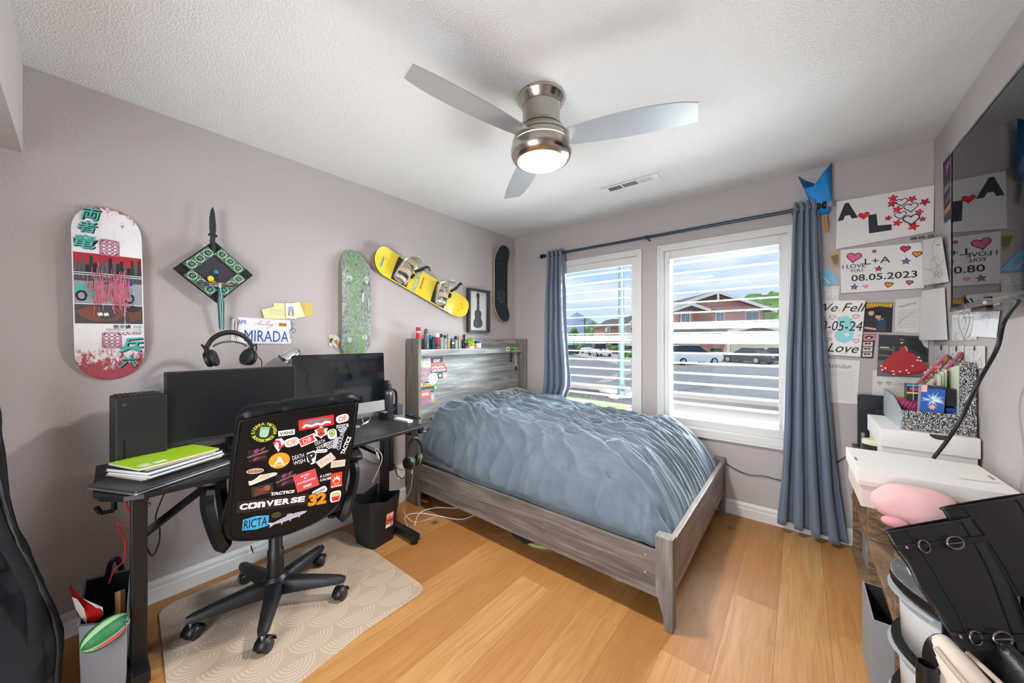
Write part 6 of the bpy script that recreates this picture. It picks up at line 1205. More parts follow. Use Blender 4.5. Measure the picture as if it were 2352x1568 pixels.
shelf_item('spray_can', 'grey deodorant spray with a sloped cap on the headboard shelf', 'spray can', 979, .10, [('body', [(.021, 0), (.022, .004), (.022, .115), (.02, .125)], mat('#6c727c', .3, .5)), ('cap', [(.02, .125), (.019, .15), (.012, .168), (.001, .172)], mat('#4a4f58', .35))], gp)
shelf_item('perfume_bottle', 'teal bottle with a bright blue cap beside the grey spray can', 'bottle', 988, .08, [('body', bx_(.035, .03, 0, .085), mat('#12566a', .12)), ('cap', [(.011, .085), (.011, .118)], mat('#2f8fd0', .3))], gp)
shelf_item('perfume_bottle', 'dark teal bottle with a dark cap behind the red tube', 'bottle', 995, .105, [('body', bx_(.035, .03, 0, .075), mat('#103e46', .12)), ('cap', [(.010, .075), (.012, .085), (.012, .105)], mat('#1d2c30', .3))], gp)
shelf_item('lotion_tube', 'red tube with a pale clear top on the headboard shelf', 'tube', 1003, .095, [('body', [(.022, 0), (.023, .01), (.022, .09), (.021, .1)], mat('#b71c2b', .3)), ('print', [(.0232, .02), (.0232, .045)], mat('#2b2a33', .4)), ('cap', [(.021, .1), (.02, .125), (.012, .136), (.001, .137)], mat('#c3d3e0', .2))], gp)
shelf_item('perfume_bottle', 'clear square bottle with a black cap, just right of the red tube', 'bottle', 1014, .095, [('body', bx_(.034, .026, 0, .098), GLS), ('cap', [(.012, .098), (.012, .128)], BLACK)], gp)
shelf_item('perfume_bottle', 'grey glass bottle with a letter mark and a black square cap', 'bottle', 1022, .10, [('body', bx_(.036, .026, 0, .09), mat('#9aa3a3', .12, .3)), ('mark', lambda b, m: b.text('Y', 0, 0, .03, None, m, 0, M=T(.0135, 0, .045) @ Matrix(((0, 0, 1, 0), (1, 0, 0, 0), (0, 1, 0, 0), (0, 0, 0, 1)))), INK), ('cap', bx_(.02, .02, .09, .118), BLACK)], gp)
shelf_item('perfume_bottle', 'tall slim clear bottle with amber liquid and a silver cap', 'bottle', 1030, .09, [('body', bx_(.026, .024, 0, .075), mat('#b9a070', .12)), ('cap', bx_(.026, .024, .076, .128), mat('#a9b0ac', .2, .6))], gp)
shelf_item('perfume_bottle', 'short dark grey bottle with a pink label and a grey cap', 'bottle', 1039, .105, [('body', bx_(.034, .024, 0, .07), mat('#3d4148', .2)), ('label', lambda b, m: b.poly(quad(0, 0, .028, .014), m, M=T(.0125, 0, .05) @ Matrix(((0, 0, 1, 0), (1, 0, 0, 0), (0, 1, 0, 0), (0, 0, 0, 1)))), mat('#e3bcb4', .5)), ('cap', bx_(.024, .02, .07, .093), mat('#5a5f64', .3))], gp)
shelf_item('perfume_bottle', 'clear bottle with a slanted black cap, right of the pink-labelled bottle', 'bottle', 1047, .095, [('body', bx_(.03, .026, 0, .078), GLS), ('cap', [(.015, .08), (.016, .095), (.010, .112), (.001, .113)], BLACK)], gp)
shelf_item('perfume_bottle', 'chrome and clear ribbed bottle left of the black bottle', 'bottle', 1056, .095, [('body', [(.016, 0), (.018, .01), (.014, .03), (.018, .05), (.014, .07), (.016, .085)], mat('#b9b3aa', .1, .7)), ('cap', [(.013, .085), (.014, .115), (.001, .116)], mat('#c2b49a', .2, .7))], gp)
shelf_item('perfume_bottle', 'black bottle with a tall narrow neck, beside the green frog', 'bottle', 1066, .10, [('body', [(.02, 0), (.022, .006), (.022, .065), (.012, .08)], mat('#1d1a1c', .15)), ('cap', [(.012, .08), (.010, .09), (.013, .1), (.013, .125), (.001, .126)], mat('#1b1518', .25))], gp)
y = sp_(1081, 797, .10); b = MB(); b.box((.10, y, SH + .009), (.045, .06, .018), mat('#e8e8e6', .5)); tag(b.build('box', bevel=.002), 'small white box under the green frog toy', 'box')
FG = mat('#6fb02f', .45, name='frog_green'); FY = mat('#d9a52c', .45); r = thing('frog_toy', 'green plastic frog toy with yellow belly on a small white box', 'toy', (.10, y, SH + .018)); Z = SH + .018
b = MB(); b.ball((.09, y - .01, Z + .042), (.026, .034, .032), FG); b.build('body', r); b = MB(); b.ball((.105, y + .004, Z + .06), (.028, .03, .024), FG); b.ball((.11, y + .008, Z + .018), (.024, .026, .018), FY); b.build('head', r)
for d in (-.006, .02): b = MB(); b.ball((.128, y + d + .004, Z + .072), .008, FY); b.ball((.135, y + d + .005, Z + .072), .0035, INK); b.build('eye', r)
for d in (-.03, .03): b = MB(); b.ball((.11, y + d, Z + .01), (.014, .012, .010), FY); b.build('foot', r)
shelf_item('ointment_jar', 'small jar of pale ointment with a blue lid, right of the frog', 'jar', 1098, .10, [('body', [(.03, 0), (.032, .005), (.032, .04), (.03, .046)], mat('#e0d8b8', .35)), ('lid', [(.0325, .046), (.0325, .066), (.031, .068), (.001, .068)], mat('#1f3f8f', .35)), ('label', lambda b, m: b.grid(lambda u, v: (.0325 * cos(.3 + u), .0325 * sin(.3 + u), .01 + .03 * v), 6, 1, m), mat('#3a57a8', .4))])
# wooden toy and charms at the window end of the shelf
WD = mat('#9a5a34', .6, name='reddish_wood'); y = sp_(1172, 795, .1)
b = MB(); b.box((.10, y, SH + .007), (.05, .10, .014), WD); tag(b.build('wooden_block', bevel=.002), 'flat reddish wooden block at the window end of the headboard shelf', 'block')
def hx_(px, py): return onx(px, py, .156)
r = thing('key_charm', 'cord with yellow and wooden beads and a dark tag hanging off the shelf', 'charm', tuple(hx_(1184, 850))); TANB = mat('#b98f66', .6, name='tan_bead')
b = MB(); b.tube([hx_(1181, 796), hx_(1183, 815), hx_(1185, 838)], .002, mat('#cfc4b4', .7), 6); b.tube([hx_(1185, 795), hx_(1187, 812), hx_(1186, 836)], .0018, mat('#cfc4b4', .7), 6); b.build('cord', r)
for q, rr, m in ((hx_(1186, 830), .010, mat('#d9b92c', .5)), (hx_(1184, 838), .012, TANB), (hx_(1188, 838), .010, TANB), (hx_(1191, 806), .013, TANB)): b = MB(); b.ball(tuple(q), rr, m); b.build('bead', r)
q = hx_(1185, 846); b = MB(); b.box(tuple(q), (.008, .02, .034), mat('#1b2126', .7)); b.build('tassel', r, bevel=.003)
r = thing('tree_charm', 'dark green tree-shaped charm hanging from the shelf end', 'charm', tuple(hx_(1174, 820))); b = MB(frame(hx_(1174, 818), (0, 1, 0), (0, 0, 1)))
b.prism([(-.006, -.05), (.006, -.05), (.006, -.02), (.026, -.01), (.02, .01), (.024, .02), (.0, .04), (-.024, .02), (-.02, .01), (-.026, -.01), (-.006, -.02)], -.003, .003, mat('#1c3a33', .7)); b.prism([(-.02, -.055), (.02, -.055), (.004, -.03), (-.004, -.03)], -.003, .003, mat('#2a2324', .7)); b.build('tree', r)
b = MB(); b.tube([hx_(1173, 800), hx_(1174, 810)], .0015, INK, 6); b.build('loop', r)
for x0, y0, x1, y1, c, tt in ((1163, 796, 1170, 806, '#3a3a44', ''), (1172, 797, 1184, 807, '#4fc23f', 'GO')):
    A, B = onx(x0, y0, .1508), onx(x1, y1, .1508); b = MB(frame((.1508, (A.y + B.y) / 2, (A.z + B.z) / 2), (0, 1, 0), (0, 0, 1))); w_, h_ = B.y - A.y, A.z - B.z
    b.poly(rrect(0, 0, w_, h_, h_ * .3), SW if not tt else mat(c, .5), 0); b.poly(circ(0, 0, w_ * .25, 12, h_ * .3), mat(c, .5), .0003) if not tt else b.stroke([(-.3 * w_, 0), (.3 * w_, .0)], h_ * .3, mat('#1f5a2a', .5), .0003); b.build('sticker', head)
# ================================================================ ceiling fan, vent, curtains, pictures
NICK = mat('#b9b2a8', .22, 1.0, name='nickel'); NICKB = mat('#b5aea4', .38, 1.0, name='satin_nickel'); BLADE = mat('#b9bcbf', .33, .55, name='silver_blade')
fan = thing('ceiling_fan', 'silver three-blade ceiling fan with a glowing round light', 'ceiling fan', (1.545, -1.725, 2.13)); FM = T(1.545, -1.725, 0)
b = MB(FM); b.lathe([(.112, 2.4395), (.112, 2.424), (.108, 2.42), (.10, 2.404), (.089, 2.393)], NICK, 48); b.build('canopy', fan)
for k in range(3): b = MB(FM @ RZ(k * 2.09 + .6) @ T(.112, 0, 2.431) @ RY(pi / 2)); b.lathe([(.004, 0), (.003, .002)], BLACK, 8); b.build('screw', fan)
b = MB(FM); b.lathe([(.088, 2.392), (.087, 2.36), (.088, 2.325), (.095, 2.297), (.104, 2.286)], NICKB, 48); b.build('motor_housing', fan)
b = MB(FM); b.lathe([(.103, 2.284), (.122, 2.262), (.130, 2.246), (.130, 2.244)], NICKB, 48); b.lathe([(.131, 2.24), (.136, 2.222), (.137, 2.214)], NICK, 48); b.build('blade_hub', fan)
b = MB(FM); b.lathe([(.138, 2.21), (.143, 2.19), (.142, 2.17), (.133, 2.15), (.119, 2.139), (.112, 2.137)], NICK, 48, caps=False); b.build('light_ring', fan)
b = MB(FM); b.lathe([(.111, 2.141), (.111, 2.137), (.09, 2.131), (.05, 2.1275), (.001, 2.126)], mat('#fff1e2', .5, emit=5.5, name='lit_diffuser'), 40); b.build('diffuser', fan)
l_ = light('fan_lamp', 'AREA', (1.545, -1.725, 2.122), (1.545, -1.725, 0), 24, (1.0, 0.96, 0.92), 0.17); l_.data.shape = 'DISK'
for k, a in enumerate((-100, 20, 141)):
    M = FM @ RZ(radians(a)) @ T(0, 0, 2.236) @ RX(radians(-11))
    P = [(.115, -.045), (.16, -.055), (.30, -.072), (.45, -.076), (.58, -.066), (.655, -.046), (.668, .055), (.58, .064), (.45, .068), (.30, .066), (.16, .055), (.115, .048)]
    b = MB(M); b.prism([(p.x, p.y) for p in catmull([(x, y, 0) for x, y in P[:6]], 4)] + [(p.x, p.y) for p in catmull([(x, y, 0) for x, y in P[6:]], 4)], -.003, .003, BLADE); b.build('blade', fan)
va, vb, vc, vd = onz(1380, 437, 2.435), onz(1505, 402, 2.435), onz(1518, 410, 2.435), onz(1395, 446, 2.435)
vent = thing('ceiling_vent', 'white ceiling vent with three banks of slats near the windows', 'vent', ((va + vc) / 2).to_tuple()); cx, cy = 1.53, -.568
VW = mat('#dcdbd8', .5, name='vent_paint'); VM = T(cx, cy, 2.44)
b = MB(VM)
for p, q in (((-.205, -.05, -.006), (.205, -.034, 0)), ((-.205, .034, -.006), (.205, .05, 0)), ((-.205, -.034, -.006), (-.16, .034, 0)), ((.16, -.034, -.006), (.205, .034, 0)), ((-.062, -.034, -.006), (-.052, .034, 0)), ((.052, -.034, -.006), (.062, .034, 0))): b.bb(p, q, VW)
b.build('frame', vent, bevel=.002); b = MB(VM); b.bb((-.16, -.034, -.001), (.16, .034, -.0002), mat('#3a3a3a', .9)); b.build('duct_opening', vent)
for i in range(9):
    for x0 in (-.16, .062): b = MB(VM @ T(x0 + .006 + .0108 * i, 0, -.004) @ RY(radians(40 if x0 < 0 else -40))); b.box((0, 0, 0), (.008, .066, .001), VW); b.build('slat', vent)
for i in range(8): b = MB(VM @ T(0, -.03 + .0085 * i, -.004) @ RX(radians(35))); b.box((0, 0, 0), (.102, .0065, .001), VW); b.build('slat', vent)
# ---------------------------------------------------------------- curtain rod and curtains
YR = -.085
ra, rb = ony(1245, 593, YR), ony(1895, 478, YR); RZ0 = 2.165
rod = thing('curtain_rod', 'dark curtain rod with crystal cube ends over both windows', 'curtain rod', (1.5, YR, RZ0)); RODM = mat('#33404c', .35, .4, name='dark_rod_paint'); XL, XR = ra.x + .03, rb.x - .04
b = MB(); b.tube([(XL, YR, RZ0), (XR, YR, RZ0)], .0125, RODM, 14); b.build('rod', rod)
CRY = mat('#dfe6ea', .05, spec=.8, trans=.75, name='crystal')
for x, s_ in ((XL, -1), (XR, 1)):
    M = T(x, YR, RZ0) @ RY(s_ * pi / 2); b = MB(M); b.lathe([(.013, 0), (.02, .004), (.02, .012), (.012, .016), (.012, .026), (.023, .032), (.023, .042), (.014, .046)], BLACK, 18); o = b.build('finial', rod)
    b = MB(M); b.box((0, 0, .062), (.036, .036, .03), CRY); b.build('crystal_cube', o, bevel=.006)
for x in (XL + .10, 1.49, XR - .12): b = MB(); b.tube([(x, -.001, RZ0 - .01), (x, YR, RZ0 - .01)], .007, RODM, 8); b.lathe([(.016, 0), (.016, .02)], RODM, 12, T(x, YR - .0, RZ0) @ RY(pi / 2) @ T(0, 0, -.01)); b.build('bracket', rod)
t = NT('slate_blue_satin', .42, .4); t.b.inputs['Sheen Weight'].default_value = .3; v = t.map(); t.col(t.mix(t.noise(v, 3, 3), '#5f6b7b', '#6b788a')); t.bump(t.noise(t.map(scale=(400, 400, 40)), 1.0, 2), .08, .001); SATIN = t.m
def curtain(label, edge, top, bot, npl, amp, phase, seed, loc, hem=None):
    """edge(v) -> (x left, x right) from rod (v=0) to hem (v=1)"""
    r = thing('curtain', label, 'curtain', loc, group='slate blue curtains')
    def f(u, v):
        x0, x1 = edge(v); z = top + (bot - top) * v + (hem(u) * v ** 3 if hem else 0)
        ph = u * npl * 2 * pi + phase + .5 * noise.noise(Vector((v * 2, seed, 0)))
        a = amp * (.62 + .55 * v) * (1 + .3 * noise.noise(Vector((u * 4, v * 2.5, seed))))
        x = x0 + (x1 - x0) * u + .008 * sin(ph * 2) * (.3 + v) + .006 * noise.noise(Vector((u * 8, v * 5, seed + 3)))
        y = YR + a * cos(ph) + .006 * noise.noise(Vector((u * 10, v * 9, seed)))
        return (x, min(y, -.014), z)
    b = MB(); b.grid(f, 150, 70, SATIN); b.build('drape', r, angle=180, solid=.003)
    for k in range(npl * 2):
        u = (k + .5) / (npl * 2); x0, x1 = edge(.02); b = MB(T(x0 + (x1 - x0) * u, YR, RZ0) @ RY(pi / 2)); P = [(.02 * cos(a), .02 * sin(a), 0) for a in [2 * pi * i / 16 for i in range(17)]]; b.tube(P, .004, mat('#8a9096', .3, .7), 6, caps=False); b.build('grommet', r)
    return r
lerp = lambda P, v: next((a[1] + (b_[1] - a[1]) * (v - a[0]) / (b_[0] - a[0]) for a, b_ in zip(P, P[1:]) if v <= b_[0]), P[-1][1])
EL0 = [(0, .488), (.3, .47), (.8, .452), (1, .44)]; EL1 = [(0, .68), (.2, .685), (.55, .70), (.8, .735), (.88, .735), (1, .66)]
curtain('slate blue curtain gathered at the left end of the rod, tucked behind the bed', lambda v: (lerp(EL0, v), lerp(EL1, v)), 2.205, .66, 4, .034, .3, 1, (.58, YR, .66))
ER0 = [(0, 2.455), (.3, 2.432), (.6, 2.405), (.85, 2.385), (1, 2.362)]; ER1 = [(0, 2.575), (.3, 2.60), (.6, 2.632), (.85, 2.67), (1, 2.71)]
curtain('slate blue curtain hanging to the floor at the right end of the rod', lambda v: (lerp(ER0, v), lerp(ER1, v)), 2.212, .035, 4, .034, .9, 5, (2.53, YR, .02), hem=lambda u: .05 * (1 - u) - .015)
cable('power_cable', 'thin black cord along the far wall from the bed to behind the floor-length curtain', [tuple(ony(*p, -.012)) for p in ((1664, 1062), (1690, 1078), (1720, 1090), (1755, 1093), (1785, 1101), (1830, 1108), (1880, 1090), (1912, 1069), (1947, 1046), (1960, 1042))], .003, BLACK)
# ---- blue paper cone with wooden sticks behind the rod end
cone = thing('paper_cone', 'bright blue paper flower wrap with wooden sticks, above the floor-length curtain', 'paper cone', tuple(ony(1890, 500, -.04))); BLU = mat('#1585cf', .55, name='blue_wrap_paper')
apx = ony(1893, 487, -.05)
rim = [ony(*p, y) for p, y in (((1833, 405), -.03), ((1850, 440), -.085), ((1866, 425), -.03), ((1880, 416), -.085), ((1893, 395), -.11), ((1911, 373), -.05), ((1908, 420), -.02), ((1875, 412), -.012), ((1850, 420), -.012))]
nc = ony(1888, 468, -.06); neck = [nc + Vector((.05 * cos(2 * pi * i / 9 + pi), .028 * sin(2 * pi * i / 9 + pi), .0)) for i in range(9)]
b = MB(); n = 9; tl = [apx + Vector((.022 * cos(2 * pi * i / 9 + pi), .014 * sin(2 * pi * i / 9 + pi), -.012)) for i in range(9)]
rim = [ony(1833, 405, -.05), ony(1846, 432, -.10), ony(1868, 428, -.11), ony(1880, 412, -.09), ony(1894, 392, -.11), ony(1911, 373, -.06), ony(1905, 425, -.025), ony(1880, 425, -.015), ony(1850, 415, -.02)]
b.add(rim + neck + tl, [(i, (i + 1) % n, n + (i + 1) % n, n + i) for i in range(n)] + [(n + i, n + (i + 1) % n, 2 * n + (i + 1) % n, 2 * n + i) for i in range(n)], BLU, True); b.build('wrap', cone, solid=.0015, angle=40)
b = MB(); b.lathe([(.02, -.012), (.022, 0), (.02, .012)], mat('#1c5f94', .4), 14, T(*(apx + Vector((0, 0, .02))))); b.build('ribbon', cone)
for i, (p, q) in enumerate((((1891, 495), (1896, 534)), ((1895, 493), (1899, 532)), ((1893, 494), (1894, 528)), ((1897, 492), (1901, 526)))): b = MB(); b.tube([ony(*p, -.05 - .004 * i), ony(*q, -.045 - .004 * i)], .004, mat('#b98a55', .7, name='wooden_stick'), 6); b.build('stick', cone)
# ---------------------------------------------------------------- paper on the far wall
FWM = lambda c, y: frame((c.x, y, c.z), (1, 0, 0), (0, 0, 1))
class Sheet:
    """a sheet seen between four places; q(px, py) turns a place seen on it into the sheet's own coordinates"""
    def __init__(s, corners, plane, th, m, name, label, cat, group=None):
        P = [plane(*c) for c in corners]; s.c = sum(P, Vector()) / 4; u = (P[1] + P[2] - P[0] - P[3]); u.normalize(); v = (P[0] + P[1] - P[2] - P[3])
        s.M = frame(s.c, u, v); I = s.M.inverted(); s.P = [(I @ p).xy for p in P]
        s.r = thing(name, label, cat, tuple(s.c), 0, group); b = MB(s.M); b.prism([tuple(p) for p in s.P], -th, 0, m); b.build('sheet', s.r); s.b = MB(s.M); s.h = .0006
    def q(s, px, py): return tuple(onplane(px, py, s.M))
    def w(s, px, py, d): a, c = s.q(px - d / 2, py), s.q(px + d / 2, py); return math.hypot(a[0] - c[0], a[1] - c[1])
    def poly(s, pts, m): s.h += .00005; s.b.poly([s.q(*p) for p in pts], m, s.h)
    def shp(s, fn, px, py, d, m, line=None, lw=.004, **k):
        c = s.q(px, py); pts = fn(c[0], c[1], s.w(px, py, d), **k); s.h += .00006
        if m: s.b.poly(pts, m, s.h)
        if line: s.b.stroke(closed(pts), lw, line, s.h + .00005)
    def text(s, t_, px, py, hpx, wpx, m, bold=0, rot=0, shear=0):
        c = s.q(px, py); s.h += .00006; a = s.q(px, py + hpx / 2); h_ = 2 * math.hypot(a[0] - c[0], a[1] - c[1]); s.b.text(t_, c[0], c[1], h_, s.w(px, py, wpx), m, s.h, rot, bold, shear)
    def line(s, pts, w_, m, sm=True): s.h += .00004; P = [s.q(*p) for p in pts]; P = [(a.x, a.y) for a in catmull([(x, y, 0) for x, y in P], 5)] if sm else P; s.b.stroke(P, w_, m, s.h)
    def done(s, nm='drawing'):
        if s.b.f: s.b.build(nm, s.r)
        return s.r
fw = lambda y: (lambda px, py: ony(px, py, y))
CANV = mat('#dedbd8', .75, name='white_canvas'); GREYP = mat('#d6d4d2', .8, name='sketch_paper'); NAVY = mat('#1e2530', .6, name='dark_paint'); MAR = mat('#a81f3f', .6); PNK = mat('#d65a8a', .6); ORG = mat('#e08a1e', .6); PUR = mat('#7c5ab8', .6); REDP = mat('#cf2333', .6, name='red_paint')
s = Sheet([(1922, 463), (2146, 425), (2144, 531), (1920, 572)], fw(-.019), .018, CANV, 'canvas', 'white canvas painted with A, L, red flowers and outlined hearts', 'painting')
s.text('A', 1946, 485, 38, 46, NAVY, bold=.07); s.poly([(1994, 494), (2013, 491), (2016, 518), (2048, 515), (2048, 528), (1996, 536)], NAVY); s.shp(heart, 1984, 496, 27, REDP)
for x, y, d in ((2051, 455, 12), (2095, 457, 12), (2061, 481, 12), (2111, 487, 11), (2061, 512, 12), (2098, 520, 14)): s.shp(flower, x, y, d, REDP, rot=x * .1)
for x, y, d in ((2049, 468, 12), (2124, 464, 13), (2040, 501, 9), (2119, 503, 9)): s.shp(flower, x, y, d, MAR, rot=x * .13)
for x, y, d, lw in ((2071, 465, 27, .004), (2092, 477, 32, .004), (2068, 495, 27, .004), (2093, 505, 37, .006)): s.shp(heart, x, y, d, None, NAVY, lw)
s.text('08-05-25', 2117, 545, 7, 52, INK, bold=.02); s.done('painting')
s = Sheet([(1930, 574), (2117, 556), (2123, 661), (1931, 673)], fw(-.019), .018, CANV, 'canvas', 'white canvas with hearts, stars and the date 08.05.2023', 'painting')
for x, y, d, c in ((1961, 592, 34, PNK), (2079, 572, 23, REDP), (2106, 584, 22, ORG), (2041, 654, 19, ORG), (2089, 649, 16, PNK)): s.shp(heart, x, y, d, c, NAVY, .004, rot=-.15)
for x, y, d, c in ((2018, 617, 10, REDP), (2081, 600, 12, PUR), (1962, 659, 10, PUR)): s.shp(lambda a, b_, w_: star(a, b_, w_, rot=.1), x, y, d, c, NAVY, .0035)
s.shp(heart, 1988, 658, 15, mat('#e391b2', .6)); s.shp(lambda a, b_, w_: circ(a, b_, w_ / 2, 12), 2008, 577, 11, mat('#8d5a6e', .6))
s.text('L+A', 2015, 598, 14, 58, INK, rot=.02); s.text('I LOVE', 1961, 611, 9, 52, INK, bold=.005); s.text('YOU.', 1968, 621, 7, 32, INK, bold=.005); s.text('08.05.2023', 2028, 634, 15, 150, INK, bold=.01)
s.done('painting')
s = Sheet([(1862, 691), (1988, 689), (1976, 819), (1868, 812)], fw(-.019), .018, mat('#e6e4df', .75), 'canvas', 'white canvas with black script, a teal handprint and red outlined hearts', 'painting')
TQ = mat('#8fd3d6', .6, name='teal_handprint')
s.poly([(1917, 765), (1925, 755), (1945, 752), (1962, 757), (1958, 780), (1940, 788), (1922, 782)], TQ); s.poly([(1937, 766), (1946, 763), (1952, 769), (1944, 774)], mat('#e6e4df', .75))
for a, c in (((1927, 728), (1930, 752)), ((1936, 726), (1939, 752)), ((1945, 726), (1946, 750)), ((1954, 730), (1953, 752)), ((1962, 745), (1956, 762))): s.line([a, c], .018, TQ, False)
s.line([(1898, 765), (1915, 760)], .014, mat('#eab4bd', .6), False); s.line([(1896, 725), (1898, 745)], .012, mat('#eab4bd', .6), False)
s.text('We Fell', 1932, 706, 19, 112, INK, shear=.35); s.text('08-05-24', 1925, 748, 22, 108, INK, shear=.15); s.text('Love', 1936, 799, 20, 72, INK, shear=.35)
for x, y, d in ((1912, 729, 14), (1966, 727, 14), (1901, 780, 14), (1966, 783, 14)): s.shp(heart, x, y, d, None, mat('#b6303c', .6), .0028)
for x, y in ((1912, 694), (1953, 694), (1927, 712), (1897, 717), (1918, 772), (1972, 771), (1941, 812), (1902, 812)):
    s.line([(x - 5, y), (x + 5, y)], .0016, mat('#9fb4cf', .6), False); s.line([(x, y - 5), (x, y + 5)], .0016, mat('#9fb4cf', .6), False)
s.done('painting')
s = Sheet([(1903, 581), (1929, 574), (1929, 612), (1912, 615)], fw(-.004), .001, mat('#b79e6d', .6), 'photo_print', 'small tan photo print between the two upper canvases and the curtain', 'photo'); s.poly([(1908, 588), (1926, 584), (1926, 604), (1916, 608)], mat('#7d6a48', .7)); s.line([(1917, 600), (1922, 610)], .008, mat('#5d7f9e', .7), False); s.done('print')
s = Sheet([(1872, 606), (1902, 618), (1930, 650), (1875, 660)], fw(-.004), .001, mat('#86bfdf', .7), 'paper_cutout', 'pale blue paper cut-out peeking out beside the curtain', 'paper'); s.line([(1885, 630), (1895, 640), (1905, 650)], .008, mat('#cfe0ea', .7)); s.done()
s = Sheet([(1880, 657), (1929, 656), (1927, 690), (1882, 691)], fw(-.006), .001, GREYP, 'note', 'small grey sheet with white numbers beside the curtain', 'note'); s.text('25', 1910, 671, 13, 26, mat('#f3f1ee', .8)); s.done()
s = Sheet([(1872, 821), (1976, 828), (1969, 928), (1876, 921)], fw(-.004), .001, mat('#dcd9d6', .8), 'letter', 'handwritten letter pinned below the canvas with the handprint', 'letter'); s.text('Asitidan', 1925, 840, 10, 58, PENCIL, shear=.3)
a, c = s.q(1895, 858), s.q(1962, 858); handlines(s.b, s.q(1893, 860)[0], s.q(1966, 860)[0], [s.q(1930, 852 + 3.6 * i)[1] for i in range(19)], PENCIL, .0008, .0009, 11); s.done('writing')
s = Sheet([(1988, 695), (2051, 695), (2048, 763), (1983, 762)], fw(-.004), .001, mat('#17151a', .4), 'photo_print', 'photo of two people in dark clothes leaning together under yellow lights', 'photo')
SKIN = mat('#d3a184', .6, name='photo_skin_tone'); s.poly([(1989, 696), (2050, 696), (2048, 706), (2020, 703), (1990, 708)], mat('#d2a72c', .5))
for i in range(9): s.line([(1992 + 6.5 * i, 696), (1995 + 5.6 * i, 706)], .0025, mat('#6a4c16', .6), False)
s.poly([(1985, 745), (1990, 730), (2004, 724), (2014, 735), (2017, 750), (2000, 754)], mat('#24262e', .6)); s.shp(lambda a, b_, w_: circ(a, b_, w_ / 2, 16, w_ * .62), 2001, 719, 13, SKIN); s.shp(lambda a, b_, w_: circ(a, b_, w_ / 2, 14, w_ * .35), 2000, 711, 15, mat('#1c1512', .7))
s.poly([(2012, 760), (2014, 738), (2026, 730), (2036, 736), (2034, 760)], mat('#2d3d52', .6)); s.shp(lambda a, b_, w_: circ(a, b_, w_ / 2, 16, w_ * .58), 2017, 727, 13, SKIN); s.shp(lambda a, b_, w_: circ(a, b_, w_ / 2, 14, w_ * .4), 2019, 720, 16, mat('#15110f', .7)); s.line([(2016, 735), (2030, 731)], .008, mat('#8f97a5', .6), False); s.line([(1985, 752), (2012, 756)], .012, SKIN, False); s.done('print')
s = Sheet([(1983, 767), (2011, 767), (2005, 823), (1978, 822)], fw(-.004), .001, mat('#1c1a1c', .5), 'photo_strip', 'photo booth strip with a pink top and black border', 'photo'); s.poly([(1984, 768), (2010, 768), (2009, 782), (1983, 782)], mat('#d77f92', .5)); s.poly([(1985, 774), (1996, 770), (2008, 774), (1996, 780)], INK); s.shp(heart, 1996, 776, 7, SW)
for i in range(3):
    y = 785 + 12 * i; x = 1983 - i * .9; s.poly([(x, y), (x + 22, y), (x + 21, y + 10), (x - 1, y + 10)], mat('#cfc6c4', .5))
    for d in (6, 14): s.shp(lambda a, b_, w_: circ(a, b_, w_ / 2, 12), x + d, y + 6, 7, SKIN); s.shp(lambda a, b_, w_: circ(a, b_, w_ / 2, 12, w_ * .3), x + d, y + 3.5, 8, mat('#1f1a1a', .7))
s.done('print')
s = Sheet([(2005, 850), (2130, 858), (2126, 925), (2003, 906)], fw(-.004), .001, mat('#d5d2ce', .8), 'letter', 'pale handwritten sheet with two pencil hearts under the red dress photo', 'letter')
for x in (2021, 2041): s.shp(heart, x, 880, 13, mat('#b3b0ae', .8), PENCIL, .0012)
s.text('Dad', 2068, 880, 11, 26, mat('#b0aeac', .8), shear=.3); s.text('King & Princess', 2060, 868, 6, 70, mat('#b0aeac', .8), shear=.3); s.shp(lambda a, b_, w_: circ(a, b_, w_ / 2, 14, w_ * .35), 2052, 908, 15, None, mat('#b0aeac', .8), .001); s.done('writing')
s = Sheet([(2019, 768), (2133, 772), (2131, 868), (2014, 863)], fw(-.006), .001, mat('#2c3234', .4), 'photo_print', 'large photo of a person in a wide red ball gown', 'photo')
s.poly([(2016, 828), (2132, 832), (2131, 867), (2014, 862)], mat('#5f6a68', .6)); [s.line([(2018, y), (2050, y + 3)], .010, mat('#6a655c', .6), False) for y in (800, 815, 828)]; s.line([(2022, 797), (2042, 798)], .008, mat('#b9bcae', .6), False); s.line([(2052, 795), (2052, 840)], .012, mat('#5e574c', .6), False)
s.poly([(2108, 774), (2132, 774), (2132, 800), (2114, 790)], mat('#b9c4c2', .6)); s.poly([(2080, 775), (2112, 775), (2125, 800), (2130, 820), (2090, 800)], mat('#1c2421', .7))
DRS = mat('#b02430', .5, name='red_gown'); s.poly([(2066, 797), (2078, 795), (2081, 806), (2098, 812), (2116, 824), (2128, 840), (2130, 850), (2112, 858), (2090, 862), (2068, 864), (2045, 860), (2028, 852), (2015, 846), (2024, 838), (2040, 820), (2056, 808), (2067, 805)], DRS); s.poly([(2016, 846), (2028, 850), (2050, 857), (2080, 858), (2110, 852), (2129, 846), (2130, 851), (2112, 858), (2090, 862), (2068, 864), (2045, 860), (2028, 853)], mat('#8e1c26', .5))
s.shp(lambda a, b_, w_: circ(a, b_, w_ / 2, 14, w_ * .6), 2071, 786, 8, SKIN); s.shp(lambda a, b_, w_: circ(a, b_, w_ / 2, 14, w_ * .45), 2070, 782, 10, mat('#1b1412', .7)); s.line([(2078, 795), (2082, 800), (2084, 806)], .006, SKIN, False); s.line([(2066, 780), (2076, 780)], .003, mat('#d9cf9a', .4), False)
